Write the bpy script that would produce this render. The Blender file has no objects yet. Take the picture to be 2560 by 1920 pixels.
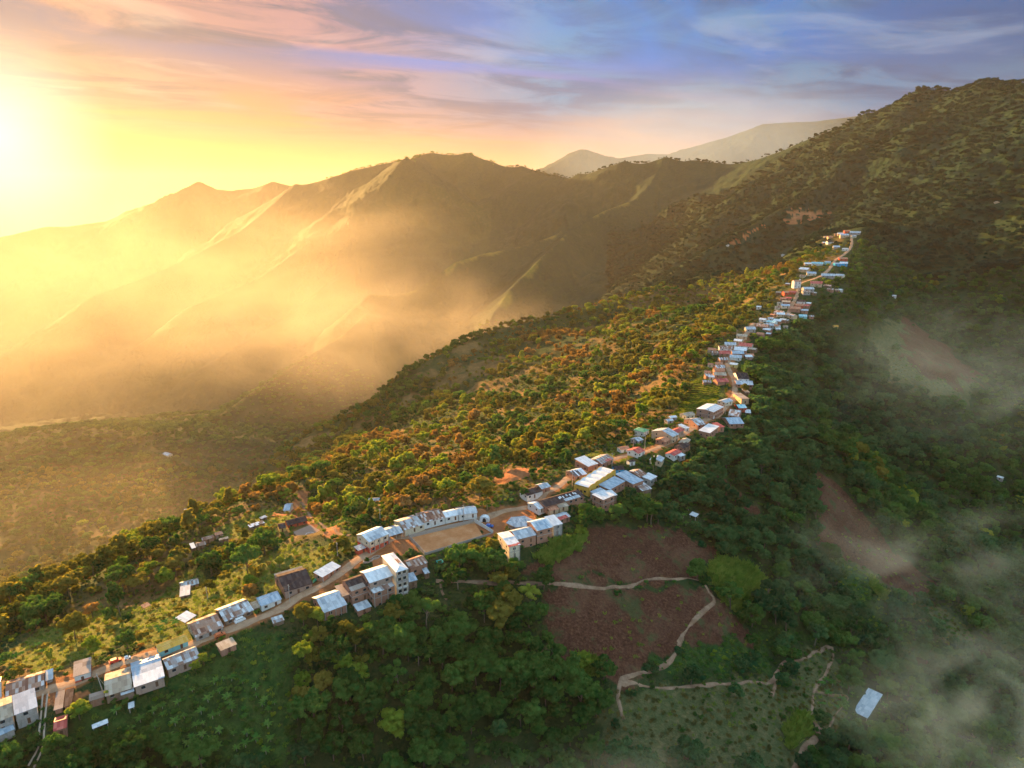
import bpy, math, random
import numpy as np
from mathutils import Vector

random.seed(7)
rng = np.random.default_rng(11)
S = bpy.context.scene
COL = S.collection
R = math.radians

# ------------------------------------------------------------------ camera
PITCH = 15.0
FPX = 1668.0                       # focal length in pixels of the 2560 px wide photograph
cd = bpy.data.cameras.new("camera")
cd.sensor_width = 36.0
cd.lens = 36.0 * FPX / 2560.0
cd.clip_start = 1.0
cd.clip_end = 60000.0
cam = bpy.data.objects.new("camera", cd)
cam.rotation_euler = (R(90 - PITCH), 0, 0)
COL.objects.link(cam)
S.camera = cam

# ------------------------------------------------------------------ sun
SUN_AZ, SUN_EL = -36.0, 10.0        # degrees to the left of the view axis, above the horizon
sx = math.sin(R(SUN_AZ)) * math.cos(R(SUN_EL))
sy = math.cos(R(SUN_AZ)) * math.cos(R(SUN_EL))
sz = math.sin(R(SUN_EL))
SUNV = Vector((sx, sy, sz))
sl = bpy.data.lights.new("sun", 'SUN')
sl.energy = 5.0
sl.angle = R(0.5)
sl.color = (1.0, 0.55, 0.18)
so = bpy.data.objects.new("sun", sl)
so.rotation_euler = SUNV.to_track_quat('Z', 'Y').to_euler()
COL.objects.link(so)

# ------------------------------------------------------------------ view
S.view_settings.view_transform = 'Standard'
S.view_settings.look = 'None'
S.view_settings.gamma = 1.0
S.view_settings.exposure = 2.38
S.render.engine = 'CYCLES'
cy = S.cycles
cy.max_bounces = 5
cy.diffuse_bounces = 2
cy.glossy_bounces = 2
cy.transmission_bounces = 2
cy.transparent_max_bounces = 4
cy.volume_bounces = 0
cy.use_denoising = True
cy.use_adaptive_sampling = True
cy.adaptive_threshold = 0.02
cy.sample_clamp_indirect = 4.0

# ------------------------------------------------------------------ node helpers
class NT:
    """tiny wrapper for building node trees"""
    def __init__(s, tree):
        s.t = tree
        s.n = tree.nodes
        s.l = tree.links
    def new(s, typ, **kw):
        nd = s.n.new(typ)
        for k, v in kw.items():
            if hasattr(nd, k):
                setattr(nd, k, v)
        return nd
    def put(s, sock, val):
        if isinstance(val, bpy.types.NodeSocket):
            s.l.new(val, sock)
        elif val is not None:
            try:
                sock.default_value = val
            except Exception:
                sock.default_value = tuple(val) + (1.0,)
    def math(s, op, a, b=None, c=None, clamp=False):
        nd = s.new('ShaderNodeMath', operation=op, use_clamp=clamp)
        s.put(nd.inputs[0], a)
        if b is not None: s.put(nd.inputs[1], b)
        if c is not None: s.put(nd.inputs[2], c)
        return nd.outputs[0]
    def mix(s, f, a, b, blend='MIX'):
        nd = s.new('ShaderNodeMix', data_type='RGBA', blend_type=blend)
        s.put(nd.inputs['Factor'], f)
        for k, v in ((6, a), (7, b)):
            if isinstance(v, bpy.types.NodeSocket): s.l.new(v, nd.inputs[k])
            else: nd.inputs[k].default_value = tuple(v) + ((1.0,) if len(v) == 3 else ())
        return nd.outputs[2]
    def sstep(s, x, lo, hi):
        nd = s.new('ShaderNodeMapRange', interpolation_type='SMOOTHSTEP')
        s.put(nd.inputs[0], x); s.put(nd.inputs[1], lo); s.put(nd.inputs[2], hi)
        return nd.outputs[0]
    def noise(s, vec, scale, detail=4, rough=0.5, dist=0.0, dims='3D'):
        nd = s.new('ShaderNodeTexNoise', noise_dimensions=dims)
        if vec is not None: s.l.new(vec, nd.inputs['Vector'])
        nd.inputs['Scale'].default_value = scale
        nd.inputs['Detail'].default_value = detail
        nd.inputs['Roughness'].default_value = rough
        nd.inputs['Distortion'].default_value = dist
        return nd.outputs[0]
    def ramp(s, x, stops, interp='LINEAR'):
        nd = s.new('ShaderNodeValToRGB')
        cr = nd.color_ramp
        cr.interpolation = interp
        while len(cr.elements) > 1: cr.elements.remove(cr.elements[-1])
        cr.elements[0].position = stops[0][0]; cr.elements[0].color = tuple(stops[0][1]) + (1,)
        for p, c in stops[1:]:
            e = cr.elements.new(p); e.color = tuple(c) + (1,)
        s.put(nd.inputs[0], x)
        return nd.outputs[0]
    def dot(s, v, w):
        nd = s.new('ShaderNodeVectorMath', operation='DOT_PRODUCT')
        s.l.new(v, nd.inputs[0]); nd.inputs[1].default_value = w
        return nd.outputs['Value']

# ------------------------------------------------------------------ sky: Nishita sky below broken evening cloud
W = bpy.data.worlds.new("World")
S.world = W
W.use_nodes = True
t = NT(W.node_tree)
t.n.clear()
tc = t.new('ShaderNodeTexCoord')
D = tc.outputs['Generated']
sep = t.new('ShaderNodeSeparateXYZ'); t.l.new(D, sep.inputs[0])
dx, dy, dz = sep.outputs
sky = t.new('ShaderNodeTexSky', sky_type='NISHITA', sun_disc=False)
sky.sun_elevation = R(SUN_EL); sky.sun_rotation = R(SUN_AZ)
sky.altitude = 1500; sky.air_density = 1.2; sky.dust_density = 1.5; sky.ozone_density = 2.0
nish = t.new('ShaderNodeVectorMath', operation='SCALE')
t.l.new(sky.outputs[0], nish.inputs[0]); nish.inputs['Scale'].default_value = 0.008
# angle to the sun and azimuth away from the sun
sd = t.dot(D, (sx, sy, sz))
ang = t.math('DIVIDE', t.math('ARCCOSINE', t.math('MINIMUM', sd, 0.99999)), math.pi)      # 0..1
el = t.math('DIVIDE', t.math('ARCSINE', dz), math.pi / 2)                                   # 0..1 up
hor = t.math('SQRT', t.math('ADD', t.math('MULTIPLY', dx, dx), t.math('MULTIPLY', dy, dy)))
azd = t.math('DIVIDE', t.math('ARCCOSINE', t.math('MULTIPLY', t.math('DIVIDE',
      t.math('ADD', t.math('MULTIPLY', dx, math.sin(R(-36.5))), t.math('MULTIPLY', dy, math.cos(R(-36.5)))), hor), 0.9999)), math.pi)
# cloud plane coordinates
zz = t.math('MAXIMUM', t.math('ADD', dz, 0.05), 0.02)
cx_ = t.math('DIVIDE', dx, zz); cy_ = t.math('DIVIDE', dy, zz)
cb = t.new('ShaderNodeCombineXYZ')
t.l.new(t.math('ADD', t.math('MULTIPLY', cx_, 0.9), t.math('MULTIPLY', cy_, 0.12)), cb.inputs[0])
t.l.new(t.math('SUBTRACT', t.math('MULTIPLY', cy_, 1.3), t.math('MULTIPLY', cx_, 0.45)), cb.inputs[1])
CP = cb.outputs[0]
n1 = t.noise(CP, 0.42, 8, 0.58, 0.7)
n2 = t.noise(CP, 1.25, 8, 0.62, 0.9)
n3 = t.noise(CP, 0.17, 3, 0.5, 0.2)
near = t.sstep(azd, 0.0, 0.42)          # 0 at the sun's azimuth, 1 to the right of the picture
# clear sky colour
low = t.ramp(azd, [(0.0, (.80, .50, .08)), (0.08, (.82, .46, .09)), (0.17, (.92, .48, .18)), (0.26, (.74, .36, .26)), (0.34, (.50, .33, .36)), (0.45, (.26, .28, .40)), (1, (.5, .65, .8))])
mid = t.ramp(azd, [(0.0, (.70, .34, .12)), (0.12, (.62, .28, .15)), (0.22, (.42, .25, .28)), (0.30, (.12, .22, .44)), (0.40, (.06, .15, .32)), (0.55, (.24, .32, .5)), (1, (.5, .68, .85))])
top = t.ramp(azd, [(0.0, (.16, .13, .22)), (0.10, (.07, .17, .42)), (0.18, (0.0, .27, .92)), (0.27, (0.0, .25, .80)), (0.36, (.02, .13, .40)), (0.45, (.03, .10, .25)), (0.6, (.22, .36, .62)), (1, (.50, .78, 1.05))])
base = t.mix(t.sstep(el, 0.03, 0.085), low, mid)
base = t.mix(t.sstep(el, 0.075, 0.135), base, top)
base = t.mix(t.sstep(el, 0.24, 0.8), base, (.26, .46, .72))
# clouds
ccol_a = t.ramp(azd, [(0.0, (.66, .30, .18)), (0.13, (.55, .30, .32)), (0.22, (.10, .34, .58)), (0.36, (.10, .25, .45)), (0.45, (.07, .17, .29)), (0.6, (.34, .42, .54)), (1, (.72, .9, 1.02))])
ccol_b = t.ramp(azd, [(0.0, (.20, .13, .14)), (0.14, (.11, .14, .24)), (0.24, (.03, .17, .38)), (0.36, (.04, .10, .24)), (0.45, (.03, .075, .16)), (0.6, (.24, .3, .42)), (1, (.5, .68, .85))])
ccol = t.mix(t.sstep(n2, 0.40, 0.60), ccol_b, ccol_a)
cm = t.math('ADD', t.math('MULTIPLY', n1, 0.8), t.math('MULTIPLY', n3, 0.35))
cm = t.math('ADD', cm, t.math('MULTIPLY', near, 0.03))
cmask = t.math('MULTIPLY', t.sstep(cm, 0.50, 0.63), t.sstep(el, 0.035, 0.10))
skyc = t.mix(t.math('MULTIPLY', cmask, 0.9), base, ccol)
# thin bright streaks
n4 = t.noise(CP, 0.8, 6, 0.55, 1.2)
streak = t.math('MULTIPLY', t.sstep(n4, 0.56, 0.70), t.sstep(el, 0.05, 0.11))
skc = t.ramp(azd, [(0.0, (1.0, .72, .40)), (0.13, (.70, .50, .52)), (0.22, (.26, .44, .70)), (0.4, (.34, .42, .58)), (1, (.4, .5, .6))])
skyc = t.mix(t.math('MULTIPLY', streak, 0.5), skyc, skc)
# brighter, bluer sky overhead and behind the viewer, added to fill the shaded slopes
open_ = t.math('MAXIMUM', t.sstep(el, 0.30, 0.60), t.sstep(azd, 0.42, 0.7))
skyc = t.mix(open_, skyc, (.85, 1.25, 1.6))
# glow round the hidden sun
gd = (math.sin(R(-36.5)) * math.cos(R(4.5)), math.cos(R(-36.5)) * math.cos(R(4.5)), math.sin(R(4.5)))
ang = t.math('DIVIDE', t.math('ARCCOSINE', t.math('MINIMUM', t.dot(D, gd), 0.99999)), math.pi)
g = t.math('POWER', t.math('SUBTRACT', 1.0, t.math('MINIMUM', t.math('MULTIPLY', ang, 8.5), 1.0)), 2.0)
glow = t.mix(g, (0, 0, 0), (.25, .19, .06))
g2 = t.math('POWER', t.math('SUBTRACT', 1.0, t.math('MINIMUM', t.math('MULTIPLY', ang, 24.0), 1.0)), 1.3)
glow2 = t.mix(g2, (0, 0, 0), (.4, .7, .8))
tot = t.mix(1.0, skyc, glow, 'ADD')
tot = t.mix(1.0, tot, glow2, 'ADD')
tot = t.mix(1.0, tot, nish.outputs[0], 'ADD')
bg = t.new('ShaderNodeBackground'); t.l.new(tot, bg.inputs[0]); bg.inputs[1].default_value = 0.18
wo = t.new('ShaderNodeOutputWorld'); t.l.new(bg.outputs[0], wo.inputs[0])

# ------------------------------------------------------------------ custom property helpers
def tag(o, label=None, cat=None, group=None, kind=None):
    if label: o['label'] = label
    if cat: o['category'] = cat
    if group: o['group'] = group
    if kind: o['kind'] = kind
    return o

def mesh_np(name, verts, faces, mat=None, smooth=False, attrs=None):
    """verts (n,3); faces (m,4) or (m,3) int array"""
    me = bpy.data.meshes.new(name)
    verts = np.asarray(verts, dtype=np.float32); faces = np.asarray(faces, dtype=np.int32)
    me.vertices.add(len(verts)); me.vertices.foreach_set("co", verts.ravel())
    k = faces.shape[1]
    me.loops.add(faces.size); me.loops.foreach_set("vertex_index", faces.ravel())
    me.polygons.add(len(faces))
    me.polygons.foreach_set("loop_start", np.arange(0, faces.size, k, dtype=np.int32))
    me.polygons.foreach_set("loop_total", np.full(len(faces), k, dtype=np.int32))
    me.update(calc_edges=True)
    if smooth: me.polygons.foreach_set("use_smooth", np.ones(len(faces), dtype=bool))
    if mat: me.materials.append(mat)
    return me

def link(name, me, parent=None, loc=None, rz=0):
    o = bpy.data.objects.new(name, me)
    COL.objects.link(o)
    if parent: o.parent = parent
    if loc is not None: o.location = loc
    if rz: o.rotation_euler = (0, 0, rz)
    return o
# ------------------------------------------------------------------ pixels of the photograph (2560 x 1920) -> rays
cp, sp = math.cos(R(PITCH)), math.sin(R(PITCH))
def ray(px, py):
    vx, vu = px - 1280.0, -(py - 960.0)
    return vx, vu * sp + FPX * cp, vu * cp - FPX * sp
def at_z(px, py, z):
    x, y, u = ray(px, py); k = z / u
    return (x * k, y * k, z)
def at_r(px, py, r):
    x, y, u = ray(px, py); k = r / math.hypot(x, y)
    return (x * k, y * k, u * k)
def project(x, y, z):
    """world -> photo pixels (numpy friendly) and depth"""
    dep = y * cp - z * sp
    up = y * sp + z * cp
    return 1280 + FPX * x / dep, 960 - FPX * up / dep, dep

# ------------------------------------------------------------------ noise
def _hash(ix, iy, seed):
    h = (ix.astype(np.int64) * 374761393 + iy.astype(np.int64) * 668265263 + seed * 1442695041) & 0xffffffff
    h = ((h ^ (h >> 13)) * 1274126177) & 0xffffffff
    h = h ^ (h >> 16)
    return (h & 0xffff).astype(np.float32) / 65535.0
def vnoise(x, y, seed=0):
    ix, iy = np.floor(x), np.floor(y)
    fx, fy = (x - ix).astype(np.float32), (y - iy).astype(np.float32)
    fx = fx * fx * fx * (fx * (fx * 6 - 15) + 10); fy = fy * fy * fy * (fy * (fy * 6 - 15) + 10)
    a, b = _hash(ix, iy, seed), _hash(ix + 1, iy, seed)
    c, d = _hash(ix, iy + 1, seed), _hash(ix + 1, iy + 1, seed)
    return (a + (b - a) * fx) * (1 - fy) + (c + (d - c) * fx) * fy
def fbm(x, y, octv=4, seed=0, gain=0.5):
    s, a, tot = 0, 1.0, 0
    for i in range(octv):
        s = s + a * (vnoise(x, y, seed + i * 17) * 2 - 1); tot += a
        a *= gain; x, y = x * 2.03 + 11.3, y * 2.03 - 7.1
    return s / tot
def ridged(x, y, octv=4, seed=0):
    s, a, tot = 0, 1.0, 0
    for i in range(octv):
        s = s + a * (1 - np.abs(vnoise(x, y, seed + i * 13) * 2 - 1) * 2); tot += a
        a *= 0.5; x, y = x * 2.1 + 3.7, y * 2.1 + 9.2
    return s / tot

# ------------------------------------------------------------------ the street (photo pixels + height), also the main crest
STREET = [(-150, 1840, -172), (-40, 1772, -171), (32, 1745, -171), (95, 1732, -171), (177, 1713, -170), (253, 1685, -170), (316, 1663, -170), (395, 1640, -169),
    (468, 1618, -168), (513, 1596, -168), (585, 1571, -167), (700, 1527, -166), (747, 1499, -165), (815, 1464, -163),
    (900, 1402, -161), (987, 1351, -160), (1025, 1337, -160), (1093, 1318, -159), (1161, 1304, -159), (1204, 1289, -158),
    (1258, 1272, -158), (1323, 1256, -157), (1356, 1240, -157), (1394, 1224, -157), (1421, 1202, -157), (1470, 1180, -157),
    (1551, 1150, -157), (1611, 1140, -157), (1671, 1117, -158), (1725, 1085, -158), (1766, 1055, -158), (1793, 1044, -158),
    (1815, 1022, -158), (1834, 995, -157), (1835, 968, -156), (1823, 941, -155), (1818, 917, -152), (1831, 889, -148),
    (1856, 857, -143), (1886, 823, -138), (1925, 800, -135), (1967, 790, -133), (1976, 776, -129), (1990, 758, -124), (1999, 735, -117),
    (2017, 717, -110), (2042, 704, -105), (2070, 680, -97), (2089, 652, -86), (2112, 636, -79), (2128, 618, -71), (2122, 600, -63), (2110, 588, -57), (2135, 578, -51), (2160, 573, -47)]
K = 2560.0 / 2212.0
def dr(pts):      # far ridge: (x, y in the 2212 px view, horizontal range)
    return [at_r(a * K, b * K, c) for a, b, c in pts]
def pz(pts):
    return [at_z(*p) for p in pts]
street3 = pz(STREET)
# (points, slope left of travel, slope right of travel, flat half width)
RIDGES = [
    (street3, .26, .50, 16),                                                           # main crest, near to far
    (pz([(960, 1480, -164), (1060, 1400, -161), (1200, 1365, -160), (1330, 1325, -159), (1500, 1235, -160)]), .2, .55, 14),
    (pz([(1620, 1180, -160), (1760, 1090, -161)]), .2, .5, 8),
    # left shoulder and the court terrace
    (pz([(-200, 1650, -186), (-60, 1620, -185), (60, 1520, -184), (230, 1470, -184), (350, 1400, -185), (490, 1320, -185), (640, 1250, -184), (760, 1205, -186), (860, 1185, -195), (930, 1150, -215)]), .62, .25, 14),
    (pz([(700, 1330, -178), (800, 1345, -176), (870, 1370, -170)]), .3, .3, 16),
    # flank ribs left of the crest
    (pz([(1060, 1240, -163), (1000, 1180, -190), (900, 1140, -240)]), .42, .30, 8),
    (pz([(1300, 1190, -160), (1180, 1130, -195), (1020, 1090, -245), (840, 1110, -310), (800, 1170, -335)]), .45, .28, 10),
    (pz([(1500, 1130, -160), (1400, 1060, -185), (1240, 1010, -225), (1080, 1000, -262), (900, 1060, -305)]), .38, .30, 10),
    (pz([(1690, 1080, -160), (1600, 1000, -175), (1450, 930, -200), (1250, 900, -232), (1110, 930, -255)]), .36, .30, 10),
    (pz([(1815, 960, -157), (1720, 890, -165), (1560, 850, -185), (1400, 840, -203)]), .36, .30, 10),
    (pz([(1860, 850, -145), (1780, 790, -150), (1640, 780, -170)]), .36, .36, 10),
    # the spur that closes the lit flank
    (pz([(2010, 705, -112), (1900, 690, -124), (1760, 688, -134), (1690, 705, -146), (1620, 735, -160), (1480, 768, -183), (1350, 800, -202), (1215, 832, -218), (1110, 890, -238), (1010, 975, -268), (930, 1035, -290), (830, 1085, -315), (790, 1150, -345)]), .40, .62, 8),
    # right hand ribs
    (pz([(1610, 1150, -158), (1790, 1185, -180), (1875, 1265, -205), (1941, 1305, -220), (2090, 1370, -250), (2217, 1490, -285), (2330, 1640, -330)]), .55, .45, 5),
    (pz([(1800, 1020, -158), (2019, 1149, -200), (2159, 1273, -250), (2225, 1332, -276), (2361, 1460, -330), (2500, 1600, -392), (2650, 1780, -450)]), .62, .42, 5),
    (pz([(1885, 825, -138), (2050, 900, -175), (2200, 1010, -235), (2330, 1130, -300), (2470, 1270, -370)]), .5, .5, 6),
    (pz([(2030, 715, -105), (2140, 742, -145), (2264, 778, -185), (2370, 855, -245), (2470, 935, -305), (2600, 1040, -370)]), .5, .5, 6),
    # the near bottom spur with the footpaths
    (pz([(1100, 1380, -161), (1150, 1560, -190), (1200, 1750, -208), (1230, 1950, -222)]), .5, .45, 14),
    (pz([(1350, 1330, -160), (1520, 1540, -190), (1560, 1720, -214), (1850, 1740, -235), (2100, 1760, -250), (2250, 1850, -262)]), .42, .38, 26),
    (pz([(330, 1700, -171), (420, 1900, -188)]), .5, .5, 12),
    # mountain on the right
    (dr([(1500, 350, 3350), (1560, 370, 3150), (1640, 345, 3000), (1700, 325, 2900), (1740, 308, 2850), (1800, 288, 2750), (1870, 265, 2700), (1930, 240, 2650), (1980, 214, 2600), (2030, 200, 2550), (2080, 199, 2500), (2130, 189, 2420), (2212, 181, 2300), (2400, 170, 2050), (2700, 230, 1700), (3000, 420, 1300)]), 0.78, 0.59, 10),
    (dr([(1990, 212, 2590), (1890, 320, 2350), (1800, 395, 2120), (1700, 450, 1950), (1600, 500, 1800), (1500, 560, 1680), (1400, 625, 1560), (1340, 690, 1500)]), 0.71, 0.87, 12),
    (dr([(2400, 175, 2050), (2330, 330, 1900), (2212, 415, 1800), (2150, 438, 1720), (2060, 470, 1640), (1980, 490, 1560), (1900, 498, 1500), (1868, 497, 1420)]), 0.68, 0.68, 14),
    (dr([(2130, 190, 2420), (2090, 300, 2250), (2000, 400, 2050), (1900, 465, 1850)]), 0.71, 0.71, 12),
    (dr([(1870, 265, 2700), (1760, 360, 2480), (1640, 430, 2300), (1540, 480, 2150)]), 0.71, 0.78, 12),
    (dr([(2900, 500, 1250), (2500, 640, 1250), (2300, 700, 1300), (2212, 660, 1350)]), 0.64, 0.64, 12),
    # middle mountain and its long lit ribs
    (dr([(1150, 372, 3650), (1230, 392, 3500), (1300, 370, 3350), (1350, 362, 3300), (1420, 352, 3250), (1500, 353, 3200), (1560, 370, 3150)]), 0.71, 0.64, 10),
    (dr([(1440, 352, 3250), (1406, 407, 3020), (1371, 437, 2880), (1305, 457, 2740), (1226, 498, 2560), (1206, 527, 2440), (1166, 562, 2320), (1106, 622, 2160), (1060, 690, 2000), (1040, 740, 1900)]), 0.86, 0.86, 5),
    (dr([(1250, 395, 3450), (1230, 470, 3100), (1210, 512, 2850), (1140, 530, 2750), (1050, 548, 2680), (985, 566, 2600), (950, 590, 2520), (910, 622, 2440), (850, 640, 2380), (802, 636, 2340), (775, 660, 2300), (800, 672, 2230), (740, 725, 2120), (650, 780, 1980), (560, 840, 1850), (480, 900, 1720)]), 0.86, 0.86, 5),
    (dr([(1350, 362, 3300), (1400, 430, 3050), (1500, 480, 2750), (1480, 520, 2500)]), 0.71, 0.71, 8),
    # mountain behind, towards the sun
    (dr([(520, 470, 5000), (640, 408, 4700), (700, 388, 4550), (760, 369, 4450), (830, 354, 4350), (862, 348, 4300), (877, 356, 3650), (905, 336, 4200), (930, 331, 4200), (1000, 342, 4100), (1060, 352, 4050), (1110, 368, 3950), (1150, 372, 3900), (1200, 378, 3800), (1240, 392, 3700)]), 0.71, 0.71, 12),
    (dr([(877, 352, 3650), (800, 440, 3800), (700, 520, 3450), (560, 600, 3100), (420, 660, 2850)]), 0.71, 0.71, 8),
    (dr([(1010, 342, 4100), (980, 440, 3700), (900, 520, 3400), (760, 590, 3000), (640, 670, 2700), (500, 760, 2400)]), 0.71, 0.71, 8),
    (dr([(640, 408, 4700), (520, 500, 4200), (360, 580, 3700), (200, 640, 3400)]), 0.71, 0.71, 8),
    (dr([(1130, 370, 3950), (1110, 460, 3500), (1060, 520, 3150)]), 0.71, 0.71, 8),
    # far layers
    (dr([(-700, 600, 7500), (-300, 540, 7500), (0, 512, 7500), (100, 490, 7400), (150, 489, 7300), (230, 478, 7200), (300, 448, 7100), (350, 440, 7000), (390, 415, 7000), (430, 393, 6900), (460, 408, 6900), (500, 412, 6900), (550, 406, 6800), (590, 392, 6700), (640, 404, 6600), (760, 420, 6500)]), 0.54, 0.54, 20),
    (dr([(1020, 400, 5200), (1180, 366, 5200), (1225, 340, 5200), (1260, 324, 5200), (1290, 335, 5200), (1340, 352, 5200), (1400, 346, 5200)]), 0.48, 0.48, 20),
    (dr([(1340, 352, 5200), (1400, 338, 5200), (1450, 335, 5200), (1480, 322, 5200), (1560, 300, 5200), (1650, 268, 5200), (1760, 262, 5200), (1860, 250, 5200), (2000, 235, 5200), (2300, 260, 5200)]), 0.48, 0.48, 20),
    # low hills in the left valley
    (dr([(-350, 1050, 1450), (-100, 985, 1500), (0, 968, 1520), (90, 950, 1550), (150, 940, 1600), (250, 945, 1560), (330, 950, 1500), (430, 968, 1450), (520, 955, 1500), (590, 950, 1600)]), .3, .33, 10),
    (dr([(200, 935, 2000), (320, 915, 1950), (400, 906, 1900), (470, 908, 1850), (560, 912, 1850), (640, 935, 1800)]), .35, .3, 10),
    (dr([(90, 950, 1550), (60, 1060, 1250), (0, 1180, 1050)]), .3, .35, 10),
    (dr([(330, 950, 1500), (380, 1050, 1250), (330, 1150, 1050)]), .3, .35, 10),
]

NEAR_RIDGES = 17
REACH = {0: 45, 3: 40, 4: 25, 12: 160, 13: 200, 14: 160, 15: 200}

# ------------------------------------------------------------------ polar height grid (also the terrain mesh)
NA, NR = 1150, 1120
AZ0, AZ1 = R(-55), R(55)
R0, R1 = 75.0, 12000.0
azs = np.linspace(AZ0, AZ1, NA)
lr0, lr1 = math.log(R0), math.log(R1)
rs = np.exp(np.linspace(lr0, lr1, NR))
GR, GA = np.meshgrid(rs, azs, indexing='ij')
GX, GY = (GR * np.sin(GA)).ravel(), (GR * np.cos(GA)).ravel()

def ridge_height(X, Y, want_s=True):
    n = len(X)
    X = X.astype(np.float32); Y = Y.astype(np.float32)
    best = np.full(n, -1e4, np.float32); second = np.full(n, -1e4, np.float32)
    bd = np.zeros(n, np.float32); bs = np.zeros(n, np.float32)
    for ri, (pts, sL, sR, w) in enumerate(RIDGES):
        reach = REACH.get(ri, 60) if ri < NEAR_RIDGES else 0
        h = np.full(n, -1e4, np.float32); hd = np.zeros(n, np.float32); hs = np.zeros(n, np.float32)
        s0 = ri * 1000.0
        for a, b in zip(pts[:-1], pts[1:]):
            ax, ay, az_ = a; bx, by, bz = b
            ex, ey = bx - ax, by - ay
            L2 = ex * ex + ey * ey; L = math.sqrt(L2)
            px_, py_ = X - ax, Y - ay
            u = np.clip((px_ * ex + py_ * ey) / L2, 0, 1)
            qx, qy = px_ - u * ex, py_ - u * ey
            d = np.sqrt(qx * qx + qy * qy)
            side = (ex * py_ - ey * px_) / L          # >0 left of travel
            f = np.clip(side / (d + 1e-3) * .5 + .5, 0, 1)
            slope = sR + (sL - sR) * f
            dw = np.sqrt(d * d + w * w) - w
            z = (az_ + u * (bz - az_)) - slope * dw
            if reach: z = z - np.clip(.88 - slope, 0, 1) * np.clip(dw - reach, 0, None)
            m = z > h
            h = np.where(m, z, h); hd = np.where(m, d, hd); hs = np.where(m, s0 + u * L, hs)
            s0 += L
        m = h > best
        second = np.where(m, best, np.maximum(second, h))
        bd = np.where(m, hd, bd); bs = bs
        best = np.maximum(best, h)
    return best, second, bd, bs

best, second, bd, bs = ridge_height(GX, GY)
GRf = GR.ravel().astype(np.float32)
kk = np.clip(GRf * .02, 4, 60)
gap = best - second
H = best + kk * np.exp(-gap / kk) * .5                 # rounded valleys where two ridges meet
floor_ = -640 - 260 * np.clip((GRf - 1200) / 3000, 0, 1) + 40 * fbm(GX / 500, GY / 500, 4, 5)
kf = 40.0
H = np.where(H - floor_ > 200, H, floor_ + kf * np.log1p(np.exp(np.clip((H - floor_) / kf, -30, 30))))
far = np.clip((GRf - 900) / 1400, 0, 1)
# gullies that run down from the crests
lam = 46 + 130 * far
dd = np.clip(bd - 14, 0, None)
wx = fbm(GX / 90, GY / 90, 3, 31) * 26 * (1 + 2 * far)
ua, va = GX * .6 + GY * .8, GX * .8 - GY * .6
gul_n = ridged((ua + wx) / 60.0, va / 210.0, 3, 41)
gul_f = .6 * ridged((ua + wx * 2) / 200.0, va / 600.0, 4, 47) + .4 * ridged(GX / 300, GY / 300, 4, 53)
amp_n = np.minimum(dd * .10, 7.5) * (1 - far)
amp_f = np.minimum(dd * .20, 62) * far
H = H + amp_n * (gul_n - .3) + amp_f * (gul_f - .2)
H = H + np.minimum(dd * .05, 4) * fbm(GX / 38, GY / 38, 4, 61) + far * np.minimum(6 + dd * .05, 24) * fbm(GX / 210, GY / 210, 5, 71)
# small lumps everywhere but on the flat crest
H = H + .7 * np.clip(dd / 12, 0, 1) * fbm(GX / 7, GY / 7, 3, 81) + .10 * fbm(GX / 4, GY / 4, 2, 83)
H = H.reshape(NR, NA).astype(np.float64)

def grid_uv(x, y):
    x = np.asarray(x, dtype=np.float64); y = np.asarray(y, dtype=np.float64)
    r = np.hypot(x, y); a = np.arctan2(x, y)
    fi = np.clip((np.log(np.maximum(r, 1)) - lr0) / (lr1 - lr0) * (NR - 1), 0, NR - 1.001)
    fj = np.clip((a - AZ0) / (AZ1 - AZ0) * (NA - 1), 0, NA - 1.001)
    return fi, fj
def bil(G, x, y):
    fi, fj = grid_uv(x, y)
    i, j = np.floor(fi).astype(int), np.floor(fj).astype(int)
    u, v = fi - i, fj - j
    return (G[i, j] * (1 - u) + G[i + 1, j] * u) * (1 - v) + (G[i, j + 1] * (1 - u) + G[i + 1, j + 1] * u) * v
def ground(x, y):
    return bil(H, x, y)
rfine = np.exp(np.linspace(lr0, lr1, NR * 3))
def hit(px, py, off=0.0, rmin=0):
    """first point of the ground seen at a photo pixel"""
    x, y, u = ray(px, py)
    h = math.hypot(x, y); cx_, cy_ = x / h, y / h
    z = bil(H, rfine * cx_, rfine * cy_) + off
    below = (z >= rfine * (u / h)) & (rfine > rmin)
    k = int(np.argmax(below)) if below.any() else len(rfine) - 1
    if k == 0: r = rfine[0]
    else:
        r0_, r1_ = rfine[k - 1], rfine[k]
        f0 = z[k - 1] - r0_ * u / h; f1 = z[k] - r1_ * u / h
        tt = f0 / (f0 - f1 + 1e-9); tt = min(max(tt, 0), 1)
        r = r0_ + (r1_ - r0_) * tt
    gx, gy = r * cx_, r * cy_
    return gx, gy, float(ground(gx, gy))
def poly_world(pts):
    return [hit(a, b)[:2] for a, b in pts]
def inside(X, Y, poly):
    c = np.zeros(X.shape, bool); n = len(poly)
    for i in range(n):
        x1, y1 = poly[i]; x2, y2 = poly[(i + 1) % n]
        if y1 == y2: continue
        m = ((y1 > Y) != (y2 > Y)) & (X < (x2 - x1) * (Y - y1) / (y2 - y1) + x1)
        c ^= m
    return c

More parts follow.
